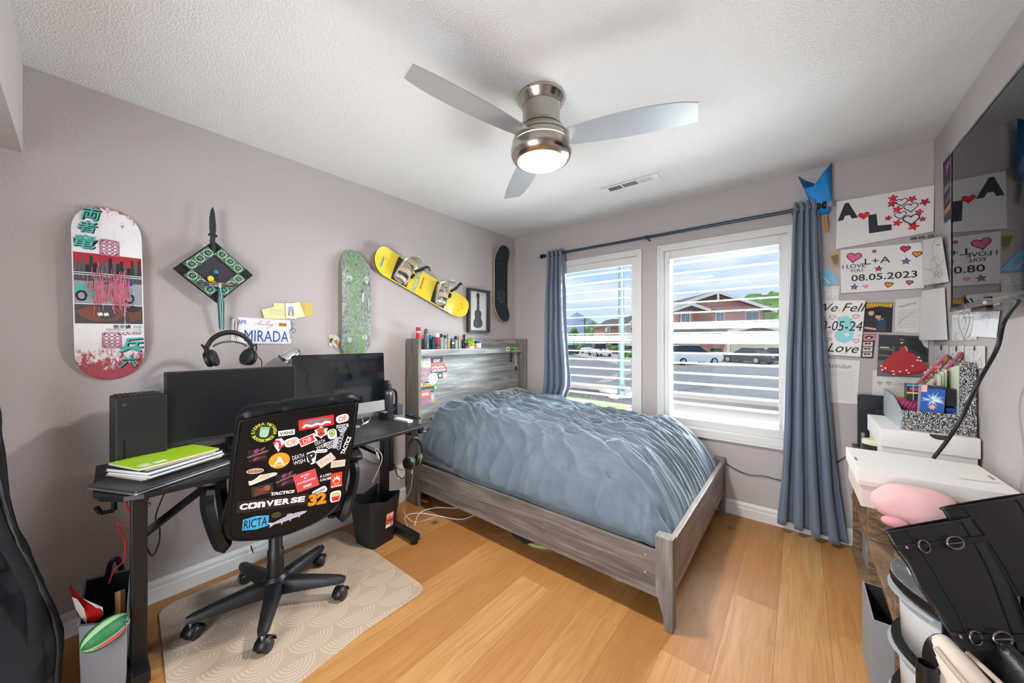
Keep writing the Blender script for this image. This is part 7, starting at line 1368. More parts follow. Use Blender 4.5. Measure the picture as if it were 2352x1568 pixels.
for x, y in ((2024, 840), (2026, 849), (2033, 845), (2051, 852), (2053, 859), (2067, 853), (2082, 850), (2087, 856), (2096, 840), (2107, 827), (2114, 828), (2110, 820)): s.shp(lambda a, b_, w_: circ(a, b_, w_ / 2, 10, w_ * .36), x, y, 6, SW)
s.done('print')
s = Sheet([(2057, 688), (2120, 681), (2113, 765), (2055, 762)], fw(-.004), .001, mat('#cfcdcb', .8), 'letter', 'grey cloud-edged letter covered in pencil writing', 'letter'); handlines(s.b, s.q(2062, 700)[0], s.q(2110, 700)[0], [s.q(2080, 712 + 5 * i)[1] for i in range(9)], PENCIL, .0012, .0009, 4, .003); s.text('Happy Birthday', 2085, 700, 8, 44, PENCIL, shear=.3, rot=.3); s.line([(2062, 745), (2080, 728), (2100, 715)], .0015, PENCIL); s.done('writing')
def corner(xl, yl, xr): return lambda px, py: (ony(px, py, yl) if px < 2150 else onx(px, py, xr))
s = Sheet([(2117, 668), (2169, 660), (2176, 780), (2111, 781)], corner(0, -.012, 3.074), .001, mat('#dbd9d8', .8), 'paper_sheet', 'large crumpled white sheet across the corner, below the pencil portrait', 'paper'); s.line([(2125, 680), (2135, 720), (2128, 770)], .0015, mat('#c4c2c1', .8)); s.done('crease')
s = Sheet([(2115, 552), (2166, 543), (2175, 647), (2124, 655)], corner(0, -.026, 3.066), .001, GREYP, 'pencil_drawing', 'pencil portrait sketch hanging across the corner beside the television', 'drawing')
s.line([(2142, 560), (2142, 580), (2148, 600), (2158, 610), (2166, 600)], .0016, PENCIL); s.line([(2142, 565), (2150, 550), (2163, 548)], .002, PENCIL); s.line([(2150, 563), (2160, 561)], .003, INK, False); s.line([(2119, 615), (2140, 622), (2160, 640)], .0018, PENCIL); s.line([(2136, 605), (2148, 590), (2160, 598)], .0015, PENCIL)
A, B = s.q(2135, 650), s.q(2168, 590); scribble(s.b, min(A[0], B[0]), min(A[1], B[1]), max(A[0], B[0]), max(A[1], B[1]), PENCIL, 26, .001, .0009, 3); s.done('drawing')
rw = lambda px, py: onx(px, py, RX1 - .004)
s = Sheet([(2187, 723), (2240, 720), (2243, 780), (2186, 782)], rw, .001, mat('#d6d5d3', .8), 'pencil_drawing', 'pencil heart drawing on the right wall just below the television', 'drawing'); s.shp(heart, 2214, 748, 26, None, PENCIL, .003); A, B = s.q(2190, 778), s.q(2238, 726); scribble(s.b, min(A[0], B[0]), min(A[1], B[1]), max(A[0], B[0]), max(A[1], B[1]), PENCIL, 30, .0012, .0009, 5); s.done('drawing')
s = Sheet([(2241, 716), (2294, 714), (2286, 776), (2231, 772)], lambda px, py: onx(px, py, RX1 - .010), .003, mat('#e6e6ea', .8), 'note_pad', 'white sketch pad sheet on the right wall behind the black cord', 'note pad'); s.line([(2256, 730), (2264, 722), (2274, 728), (2266, 740), (2270, 752)], .0014, PENCIL); s.line([(2262, 740), (2256, 735), (2258, 726)], .0012, PENCIL); s.done('drawing')
for i, (pp, lb) in enumerate(((((2146, 794), (2178, 793), (2178, 856), (2146, 862)), 'left of three pencil sketches pinned near the corner above the boxes'), (((2180, 797), (2213, 794), (2213, 850), (2180, 856)), 'middle of three pencil sketches pinned near the corner above the boxes'), (((2215, 796), (2262, 794), (2262, 845), (2215, 850)), 'right of three pencil sketches pinned near the corner above the boxes'))):
    s = Sheet(list(pp), lambda px, py, i=i: onx(px, py, RX1 - .004 - .001 * i), .001, GREYP, 'pencil_drawing', lb, 'drawing', 'sketches pinned above the boxes'); A, B = s.q(pp[3][0] + 3, pp[3][1] - 3), s.q(pp[1][0] - 3, pp[1][1] + 4); scribble(s.b, min(A[0], B[0]), min(A[1], B[1]), max(A[0], B[0]), max(A[1], B[1]), PENCIL, 26, .0014, .0009, 7 + i); s.shp(lambda a, b_, w_: circ(a, b_, w_ / 2, 10), (pp[0][0] + pp[1][0]) / 2, pp[0][1] + 4, 5, mat('#55555a', .4)); s.done('drawing')
s = Sheet([(2166, 374), (2214, 311), (2214, 475), (2168, 513)], rw, .001, mat('#1a1626', .5), 'poster', 'dark poster with purple neon behind the left edge of the television', 'poster')
for a, c, w_, m in (((2172, 385), (2210, 330), .02, '#8a3fc0'), ((2174, 400), (2180, 372), .015, '#c24fd0'), ((2170, 440), (2182, 420), .03, '#8a6a66'), ((2170, 490), (2184, 470), .03, '#b5754a'), ((2172, 465), (2184, 445), .03, '#4a4f7a')): s.line([a, c], w_, mat(m, .5), False)
s.done('print')
# ================================================================ television and the pile along the right wall
tv = thing('television', 'large glossy black flat television on the right wall', 'television', (3.02, -1.31, 1.42))
TX, TY0, TY1, TZ0, TZ1 = 3.0, -.695, -1.925, 1.423, 2.118; TM = frame((TX, (TY0 + TY1) / 2, (TZ0 + TZ1) / 2), (0, -1, 0), (0, 0, 1)); tw, th_ = TY0 - TY1, TZ1 - TZ0
TVB = mat('#0c0d10', .14, coat=.6, name='piano_black')
t = NT('dusty_black_glass', .05, .5); v = t.map(); d_ = t.voro(v, 95, 'F1', 'Distance'); t.col(t.mix(t.ramp(d_, [(.06, .55), (.13, 0.0)]), '#06080d', '#6f747c')); t.b.inputs['IOR'].default_value = 1.38; t.b.inputs['Roughness'].default_value = .015
b = MB(TM); b.bb((-tw / 2, -th_ / 2, -.03), (tw / 2, th_ / 2, -.001), TVB); b.build('housing', tv, bevel=.002)
b = MB(TM); f = .009
for p, q in (((-tw / 2, th_ / 2 - f, -.001), (tw / 2, th_ / 2, .004)), ((-tw / 2, -th_ / 2, -.001), (tw / 2, -th_ / 2 + .02, .006)), ((-tw / 2, -th_ / 2 + .02, -.001), (-tw / 2 + f, th_ / 2 - f, .004)), ((tw / 2 - f, -th_ / 2 + .02, -.001), (tw / 2, th_ / 2 - f, .004))): b.bb(p, q, TVB)
b.build('bezel', tv, bevel=.001, seg=1); b = MB(TM); b.bb((-tw / 2 + f, -th_ / 2 + .02, -.001), (tw / 2 - f, th_ / 2 - f, .0015), t.m); b.build('screen', tv)
b = MB(TM); b.text('onn.', -tw / 2 + .38, -th_ / 2 + .01, .010, .035, mat('#d9dbde', .4), .0066, bold=.03); b.build('maker_mark', tv)
b = MB(TM); b.bb((-tw / 2 + .18, -th_ / 2 - .012, -.028), (-tw / 2 + .32, -th_ / 2 - .0002, -.008), mat('#3a1d17', .4)); b.build('receiver', tv, bevel=.003)
b = MB(); b.bb((TX + .031, -1.5, 1.6), (RX1 - .001, -1.15, 1.95), BLKM); b.build('wall_mount', tv, bevel=.004)
b = MB(); b.tube(catmull([(3.02, -1.24, 1.43), tuple(onx(2306, 740, 3.02)), tuple(onx(2290, 800, 3.0)), tuple(onx(2246, 880, 2.98)), tuple(onx(2208, 960, 2.93)), tuple(onx(2175, 1012, 2.90)), tuple(onx(2144, 1052, 2.87))], 8), .006, BLACK, 8); tag(b.build('power_cable'), 'black cord running from under the television down behind the white boxes', 'cord')
# ---- crates laid on their sides
t = NT('rustic_crate_wood', .75, .3); n1 = t.noise(t.map(scale=(9, 2.2, 30)), 1.4, 6, .65, 1.5); t.col(t.ramp(n1, [(.3, '#4b382a'), (.5, '#7a6049'), (.72, '#a68a6c')])); t.bump(n1, .3, .003); CRW = t.m
def crate(y0, y1, z0, label):
    x0, x1, h_, th = 2.74, 3.06, .325, .012
    r = thing('wooden_crate', label, 'crate', (2.9, (y0 + y1) / 2, z0), group='rustic wooden crates stacked as shelves')
    for k in range(3):
        xa = x0 + k * .109
        for nm, za in (('bottom_board', z0), ('top_board', z0 + h_ - th)): b = MB(); b.bb((xa, y0, za), (xa + .1, y1, za + th), CRW); b.build(nm, r, bevel=.002)
    for y in (y0, y1 - .018): b = MB(); b.bb((x0 + .004, y, z0 + th + .0003), (x1 - .012, y + .018, z0 + h_ - th - .0003), CRW); b.build('end_panel', r, bevel=.002)
    for k in range(3): za = z0 + .02 + k * .098; b = MB(); b.bb((x1 - .011, y0 + .001, za), (x1, y1 - .001, za + .088), CRW); b.build('back_board', r, bevel=.002)
    b = MB(); P = [(x0 - .002, y1 - .1, z0 + .2), (x0 - .012, y1 - .12, z0 + .16), (x0 - .010, y1 - .15, z0 + .155), (x0 - .002, y1 - .17, z0 + .2)]
    return r
crate(-.665, -.03, .0005, 'lower wooden crate in the corner by the far wall'); crate(-.665, -.03, .3265, 'upper wooden crate in the corner, under the black binder')
crate(-1.31, -.675, .0005, 'lower wooden crate nearer the camera, holding the grey fabric bin'); crate(-1.31, -.675, .3265, 'upper wooden crate nearer the camera, under the long white box lid')
CT = .652
# grey fabric bin in the lower near crate
GF = mat('#8f8d8f', .9, bump=(300, .3, .002), name='grey_felt'); bn = thing('fabric_bin', 'grey fabric bin with a dark lining sticking out of the lower near crate', 'fabric bin', (2.75, -1.15, .013)); 
b = MB()
def tub(b, x0, x1, y0, y1, z0, z1, m, mi, th=.006, tap=0.0):
    o = [(x0, y0), (x1, y0), (x1, y1), (x0, y1)]; cx, cy = (x0 + x1) / 2, (y0 + y1) / 2
    O0 = [(cx + (x - cx) * (1 - tap), cy + (y - cy) * (1 - tap), z0) for x, y in o]; O1 = [(x, y, z1) for x, y in o]; I1 = [(x + (th if x == x0 else -th), y + (th if y == y0 else -th), z1) for x, y in o]; I0 = [(x + (th if x == x0 else -th), y + (th if y == y0 else -th), z0 + th) for x, y in o]
    b.add(O0 + O1, [(0, 1, 5, 4), (1, 2, 6, 5), (2, 3, 7, 6), (3, 0, 4, 7), (3, 2, 1, 0)], m); b.add(O1 + I1, [(0, 1, 5, 4), (1, 2, 6, 5), (2, 3, 7, 6), (3, 0, 4, 7)], m); b.add(I1 + I0, [(0, 1, 5, 4), (1, 2, 6, 5), (2, 3, 7, 6), (3, 0, 4, 7), (4, 5, 6, 7)], mi)
tub(b, 2.69, 2.93, -1.285, -1.02, .014, .29, GF, mat('#2c2b2e', .9)); b.build('body', bn)
b = MB(); tub(b, 2.78, 3.0, -.5, -.1, .0135, .25, mat('#9aa0a8', .8), mat('#4a4a4e', .9)); tag(b.build('fabric_bin'), 'pale grey bin inside the lower corner crate', 'fabric bin')
# ---- white shoe box with a hole, standing at the back
CARD = mat('#e2dfdc', .7, name='white_card'); CARDP = mat('#d9c6bd', .75, name='pinkish_card'); KR = mat('#a07a50', .8, name='kraft_edge')
sb = thing('shoe_box', 'white cardboard box with a half-moon finger hole under the speckled file', 'box', (2.93, -.5, CT)); 
b = MB(); b.bb((2.79, -.70, CT), (3.07, -.30, .872), CARD); b.build('body', sb, bevel=.002)
b = MB(); b.bb((2.782, -.708, .80), (3.076, -.292, .884), CARD); b.build('lid', sb, bevel=.003); b = MB(frame((2.965, -.7085, .884), (1, 0, 0), (0, 0, 1))); b.poly([(.032 * cos(a), .022 * sin(a)) for a in [pi + pi * k / 12 for k in range(13)]], mat('#3a3532', .9), .0002); b.build('finger_hole', sb)
# ---- long white lidded box
lb = thing('gift_box', 'long white lidded cardboard box on top of the wooden crates', 'box', (2.86, -.98, CT)); LBM = frame((2.664, -1.175, CT), (1, .02, 0), (-.02, 1, 0))
b = MB(LBM); b.bb((.008, .008, 0), (.382, .367, .10), CARDP); b.build('body', lb, bevel=.002); b = MB(LBM); b.bb((0, 0, .10), (.39, .375, .143), CARD); b.bb((.0, 0, .085), (.39, .003, .10), CARDP); b.bb((0, .372, .085), (.39, .375, .10), CARD); b.bb((0, .003, .085), (.003, .372, .10), CARD); b.build('lid', lb, bevel=.002)
for x, y in ((.012, .17), (.372, .19)): b = MB(LBM); b.prism(rrect(x, y, .008, .05, .003), .143, .1434, KR); b.build('slot', lb)
# ---- speckled magazine files
t = NT('speckled_composition_card', .6, .3); n_ = t.noise(t.map(), 380, 2, .5); t.col(t.ramp(n_, [(.52, '#18181b'), (.58, '#e4e4e2')])); SPKL = t.m
t = NT('silver_speckled_card', .5, .4); n_ = t.noise(t.map(), 260, 2, .5); t.col(t.ramp(n_, [(.45, '#7f8b90'), (.6, '#c5cdd0')])); SPKS = t.m; PG = mat('#c3cdb4', .8, name='pale_green_card')
mf = thing('magazine_file', 'black speckled magazine file lying open with card boxes in it', 'magazine file', (2.96, -.45, .885)); z0 = .8845
b = MB(); b.bb((2.856, -.668, z0), (3.072, -.24, z0 + .006), SPKL); b.build('base', mf); b = MB(); b.bb((2.856, -.672, z0), (3.074, -.668, .975), SPKL); b.build('front_wall', mf); b = MB(); b.prism([(-.668, z0), (-.24, z0), (-.24, 1.03), (-.50, 1.02), (-.668, .975)], 2.852, 2.856, SPKS, Matrix(((0, 0, 1, 0), (1, 0, 0, 0), (0, 1, 0, 0), (0, 0, 0, 1)))); b.build('side_wall', mf); b = MB(); b.bb((2.856, -.244, z0), (3.072, -.24, 1.03), PG); b.build('back_wall', mf)
m2 = thing('magazine_file', 'tall black speckled magazine file standing against the right wall', 'magazine file', (3.06, -.45, .891)); 
b = MB(); b.bb((3.028, -.664, z0 + .007), (3.074, -.66, 1.205), SPKL); b.build('spine', m2); b = MB(); b.prism([(-.659, z0 + .007), (-.30, z0 + .007), (-.30, 1.13), (-.45, 1.19), (-.659, 1.205)], 3.070, 3.074, PG, Matrix(((0, 0, 1, 0), (1, 0, 0, 0), (0, 1, 0, 0), (0, 0, 0, 1)))); b.prism([(-.659, z0 + .007), (-.30, z0 + .007), (-.30, 1.10), (-.45, 1.16), (-.659, 1.19)], 3.028, 3.031, PG, Matrix(((0, 0, 1, 0), (1, 0, 0, 0), (0, 1, 0, 0), (0, 0, 0, 1)))); b.build('side_wall', m2)
b = MB(frame((3.066, -.6645, 1.05), (1, 0, 0), (0, 0, 1))); b.poly([(.018 * cos(a), .024 * sin(a)) for a in [pi / 2 + pi * k / 10 for k in range(11)]], PG, .0003); b.build('finger_hole', m2)
for k in range(3): b = MB(); b.bb((2.985 + .011 * k, -.58 + .01 * k, z0 + .007), (2.993 + .011 * k, -.33, 1.14 + .012 * k), PG); tag(b.build('folder', bevel=.001, seg=1), ['pale green folder left of two others inside the files', 'pale green folder between the other two in the files', 'pale green folder right of two others inside the files'][k], 'folder', 'pale green folders')
# card boxes
def cbox(name, label, pA, pB, y, dep, front, top, deco=None, cat='box', tilt=0.0):
    A, B = ony(*pA, y), ony(*pB, y); c = (A + B) / 2; w_, h_ = abs(B.x - A.x), abs(A.z - B.z); M = frame((c.x, y, c.z), (cos(tilt), 0, sin(tilt)), (-sin(tilt), 0, cos(tilt)))
    r = thing(name, label, cat, tuple(c), 0, 'trading card boxes in the speckled file'); b = MB(M); b.prism(quad(0, 0, w_, h_), -dep, 0, front, side=top); b.build('body', r, bevel=.001, seg=1)
    if deco: b = MB(M); deco(b, w_, h_); b.build('front_print', r)
    return r
rn = random.Random(12)
def burst(b, w_, h_):
    for _ in range(40): a = rn.uniform(0, 6.28); l_ = rn.uniform(.3, .62) * w_; l_ = min(l_, .49 * w_ / max(.3, abs(cos(a)))); b.poly([(.06 * w_ * cos(a + 1.5), .1 * h_ + .06 * w_ * sin(a + 1.5)), (l_ * cos(a), max(-.45 * h_, min(.40 * h_, .1 * h_ + l_ * sin(a)))), (.03 * w_ * cos(a - 1.4), .1 * h_ + .03 * w_ * sin(a - 1.4))], mat(rn.choice(['#cfe6f2', '#9cc9e8', '#e9f2f6', '#5d9ad6']), .4), .0006)
    b.poly(star(.0, -.12 * h_, .2 * w_, 7, .5), mat('#eab3a3', .5), .0009); b.poly([(-.5 * w_, -.5 * h_), (.5 * w_, -.5 * h_), (.5 * w_, -.42 * h_), (-.1 * w_, -.30 * h_), (-.5 * w_, -.34 * h_)], mat('#b5705a', .5), .0008); b.poly(quad(.1 * w_, .455 * h_, .8 * w_, .09 * h_), mat('#2b2f42', .4), .001); b.poly(quad(-.38 * w_, .40 * h_, .24 * w_, .2 * h_), mat('#f0b8a6', .5), .0012)
cbox('card_box', 'blue and white burst-patterned card box at the front of the speckled file', (2114, 884), (2170, 967), -.655, .05, mat('#2b5cb4', .4), mat('#8d8a92', .6), burst, tilt=-.05)
cbox('storage_tin', 'black plastic clasp case beside the blue burst card box', (2173, 893), (2228, 936), -.63, .06, mat('#16171a', .4), mat('#2a2b2f', .5), lambda b, w_, h_: (b.prism(quad(0, .1 * h_, .8 * w_, .05 * h_), 0, .004, mat('#2c2d31', .4)), b.prism(quad(.25 * w_, .0, .12 * w_, .5 * h_), 0, .006, mat('#26272b', .4))), 'case')
cbox('card_box', 'dark blue card box with pink lettering block under the black clasp case', (2173, 936), (2230, 968), -.63, .06, mat('#22409a', .4), mat('#1c2c66', .5), lambda b, w_, h_: (b.stroke(closed(quad(.15 * w_, -.05 * h_, .6 * w_, .3 * h_)), .003, mat('#d77f92', .5), .0006), b.text('TRAINER', .15 * w_, -.05 * h_, .14 * h_, .5 * w_, mat('#d77f92', .5), .0007)))
cbox('card_box', 'black card box with yellow and magenta bands behind the blue burst box', (2083, 882), (2116, 921), -.58, .06, mat('#232326', .4), mat('#3a3a3e', .5), lambda b, w_, h_: (b.poly(quad(0, -.02 * h_, w_, .1 * h_), mat('#d8c52e', .4), .0006), b.poly(quad(.1 * w_, .22 * h_, .8 * w_, .24 * h_), mat('#a8397e', .4), .0006), b.poly(quad(-.06 * w_, 0, .05 * w_, h_), mat('#d0cdd2', .3), .0008), b.poly(quad(0, .45 * h_, w_, .08 * h_), mat('#5fb4d0', .4), .0007)))
cbox('card_box', 'red and magenta card box low in the speckled file', (2062, 915), (2110, 944), -.56, .08, mat('#9c2f5e', .4), mat('#b5473f', .5), lambda b, w_, h_: [b.stroke([(-.4 * w_ + .2 * w_ * k, -.3 * h_), (-.2 * w_ + .2 * w_ * k, .3 * h_)], .004, mat('#d25a8c', .4), .0006) for k in range(4)])
cbox('card_pack', 'flat dark card pack with an orange corner lying at the front of the speckled file', (2066, 945), (2112, 957), -.64, .05, mat('#2a2528', .4), mat('#6a4a44', .5), lambda b, w_, h_: b.poly(quad(-.38 * w_, 0, .2 * w_, .7 * h_), mat('#de6a4c', .4), .0006))
GR = [mat(c, .4) for c in ('#d84a7a', '#e0b53a', '#4fae8c', '#d9643a', '#7a5aa8', '#e8e0d0')]
for i, (pa, pb, lb_) in enumerate((((2112, 886), (2184, 818), 'left of two slanting multicoloured card box flaps'), ((2152, 886), (2216, 812), 'right of two slanting multicoloured card box flaps'))):
    A, B = ony(*pa, -.54), ony(*pb, -.50); d = B - A; M = frame(A, d, (0, -.3, 1)); ln = d.length; r = thing('card_box', lb_, 'box', tuple(A), 0, 'trading card boxes in the speckled file')
    b = MB(M); b.bb((0, -.014, -.010), (ln, .016, 0), mat('#b04a6a', .5)); b.build('body', r); b = MB(M); rn = random.Random(i)
    for k in range(110): x, y = rn.uniform(.0, ln * .95), rn.uniform(-.014, .012); b.poly(quad(x + .004, y + .002, rn.uniform(.008, .02), rn.uniform(.005, .010), rn.uniform(-1, 1)), rn.choice(GR), .0004 + .00001 * k)
    b.build('top_print', r)
# ---- binder and small things at the far left of the pile
A, B = ony(1971, 906, -.10), ony(2062, 1035, -.10); r = thing('binder', 'black binder standing against the far wall on the crate', 'binder', (A.x + .08, -.10, CT))
b = MB(T(0, -.085, 0)); b.bb((A.x, -.005, CT), (A.x + .20, .035, A.z), mat('#1c2025', .35)); b.build('cover', r, bevel=.006); b = MB(); b.bb((A.x + .075, -.098, CT + .12), (A.x + .19, -.0905, A.z - .08), mat('#2a3c4a', .3)); b.build('window_pocket', r)
A, B = ony(2012, 950, -.2), ony(2030, 1012, -.2); b = MB(frame(((A.x + B.x) / 2 + .01, -.18, CT + (A.z - B.z) / 2 + .001), (1, 0, 0), (0, 0, 1))); w_, h_ = .075, A.z - B.z
b.prism(quad(0, 0, w_, h_), -.01, 0, mat('#2c3558', .4)); b.poly(quad(0, .38 * h_, w_, .2 * h_), mat('#d04a94', .4), .0005); b.poly([(-.5 * w_, -.5 * h_), (.5 * w_, -.5 * h_), (.2 * w_, .1 * h_), (-.3 * w_, .2 * h_)], mat('#9c4a38', .4), .0006); b.stroke([(-.5 * w_, -.1 * h_), (.5 * w_, .15 * h_)], .006, mat('#37b5c4', .4), .0008); tag(b.build('card_binder'), 'narrow card pack with pink top and blue picture beside the binder', 'card pack')
p = ony(1981, 1022, -.33); b = MB(); b.tube([(p.x, -.33, CT), (p.x + .002, -.33, p.z + .07)], .008, mat('#8a8d90', .35, .7), 10); tag(b.build('pen'), 'silver cylinder pen standing at the left edge of the crate top', 'pen')
p = ony(2005, 1026, -.5); r = thing('tin', 'small dark round tin with a cream patterned lid behind the long box', 'tin', (p.x, -.5, CT)); b = MB(T(p.x + .01, -.5, CT)); b.lathe([(.05, 0), (.05, .115)], mat('#23282c', .4), 24); b.build('body', r); b = MB(T(p.x + .01, -.5, CT)); b.lathe([(.052, .112), (.052, .128), (.048, .132), (.001, .132)], mat('#d6d0b4', .5), 24); b.build('lid', r)
# ---- pink plush cushion
PKM = mat('#dcb0b0', .9, sheen=.3, name='pink_plush'); c = Vector((2.80, -1.255, CT + .068)); b = MB(T(*c))
def pk(u, v):
    d = Vector((sin(pi * v) * cos(2 * pi * u), sin(pi * v) * sin(2 * pi * u), -cos(pi * v))); k = 1 + .12 * noise.noise(d * 1.6 + Vector((2, 1, 0))) - .10 * math.exp(-((d.x + .5) ** 2 + (d.y + .8) ** 2 + (d.z + .1) ** 2) / .05)
    return (d.x * .105 * k, d.y * .062 * k, d.z * .072 * k)
b.grid(pk, 32, 20, PKM); b.ball((-.055, -.04, -.055), (.035, .026, .018), mat('#cf9499', .9, sheen=.3)); tag(b.build('cushion', origin=(c.x, c.y, CT)), 'pink plush cushion on the crate, between the long white box and the boots', 'cushion')
# ---- plastic drawer tower
FRO = NT('frosted_drawer', .35, .5); FRO.b.inputs['Base Color'].default_value = lin('#d3d8da'); FRO.b.inputs['Transmission Weight'].default_value = .25; FRO = FRO.m
t = NT('dusty_black_plastic', .45, .5); n_ = t.noise(t.map(), 40, 6, .7); t.col(t.mix(t.ramp(n_, [(.45, 0.0), (.7, .5)]), '#54595e', '#8f9599')); DUST = t.m
TWX, Y0, Y1, TZ = 2.708, -1.64, -1.325, .58
tw_ = thing('drawer_tower', 'black plastic tower with frosted curved-front drawers, under the boots', 'drawer unit', (2.88, -1.52, 0))
def arc_front(x, bulge, y0=Y0, y1=Y1, n=12): return [(x + .065 - bulge * sin(pi * k / n) ** .9, y0 + (y1 - y0) * k / n) for k in range(n + 1)]
b = MB(); b.prism(arc_front(TWX, .065) + [(3.055, Y1), (3.055, Y0)], TZ - .028, TZ, DUST, side=BLACK); b.build('top', tw_, bevel=.004); b = MB(); b.prism(arc_front(TWX, .06) + [(3.055, Y1), (3.055, Y0)], .0, .03, BLACK); b.build('base', tw_)
for y in (Y0, Y1 - .012): b = MB(); b.bb((TWX + .075, y, .03), (3.05, y + .012, TZ - .028), BLACK); b.build('side_panel', tw_)
for k in range(3):
    za = .034 + k * .174; dr = thing('x', '', ''); COL.objects.unlink(dr); bpy.data.objects.remove(dr)
    b = MB(); P = arc_front(TWX + .006, .055, Y0 + .014, Y1 - .014); Q = [(x + .012, y) for x, y in arc_front(TWX + .02, .045, Y0 + .02, Y1 - .02)]
    n = len(P); b.add([(x + .01, y, za) for x, y in P] + [(x + .004, y, za + .15) for x, y in P], [(i + 1, i, n + i, n + i + 1) for i in range(n - 1)], FRO, True); b.bb((TWX + .075, Y0 + .014, za), (3.0, Y0 + .018, za + .13), FRO); b.bb((TWX + .075, Y1 - .018, za), (3.0, Y1 - .014, za + .13), FRO); b.bb((TWX + .05, Y0 + .018, za), (3.0, Y1 - .018, za + .004), FRO); o = b.build('drawer', tw_, solid=.002, angle=50)
    b = MB(); P2 = arc_front(TWX - .004, .066, Y0 + .012, Y1 - .012); b.prism(P2 + [(x + .034, y) for x, y in P2[::-1]], za + .15, za + .158, mat('#a9b3b6', .3)); b.build('drawer_lip', o)
    if k < 2: b = MB(); b.prism(arc_front(TWX, .062, Y0, Y1) + [(TWX + .1, Y1), (TWX + .1, Y0)], za + .160, za + .172, BLACK); b.build('divider', tw_)
b = MB(T(TWX + .05, -1.46, TZ)); b.prism(rrect(0, 0, .018, .05, .006), 0, .0012, mat('#b4b9bb', .5)); b.text('IRIS', 0, 0, .011, .034, BLACK, .0015, rot=pi / 2, bold=.03); b.build('maker_plate', tw_)
# ---- clear tub beside the tower with the shoes on it
tb = thing('storage_tub', 'translucent bluish plastic tub under the boots at the right wall', 'storage tub', (2.93, -1.9, 0)); TBM = NT('translucent_blue_plastic', .25, .5); TBM.b.inputs['Base Color'].default_value = lin('#a9b9d2'); TBM.b.inputs['Transmission Weight'].default_value = .4; TBM = TBM.m
b = MB(); tub(b, 2.775, 3.06, -2.20, -1.66, 0.0005, .435, TBM, TBM, .004, .04); b.build('body', tb); b = MB(); b.bb((2.765, -2.21, .436), (3.07, -1.65, .46), mat('#c8d0da', .4)); b.build('lid', tb, bevel=.006)
TT = .4605
# black pole holder
p = Vector((2.722, -1.82, 0)); b = MB(T(*p)); b.lathe([(.03, 0), (.03, .015), (.012, .02), (.012, .40), (.018, .405), (.018, .53), (.0145, .53), (.0145, .44)], BLACK, 20, caps=False); tag(b.build('tube_stand', origin=p), 'short black tube stand beside the drawer tower', 'stand')
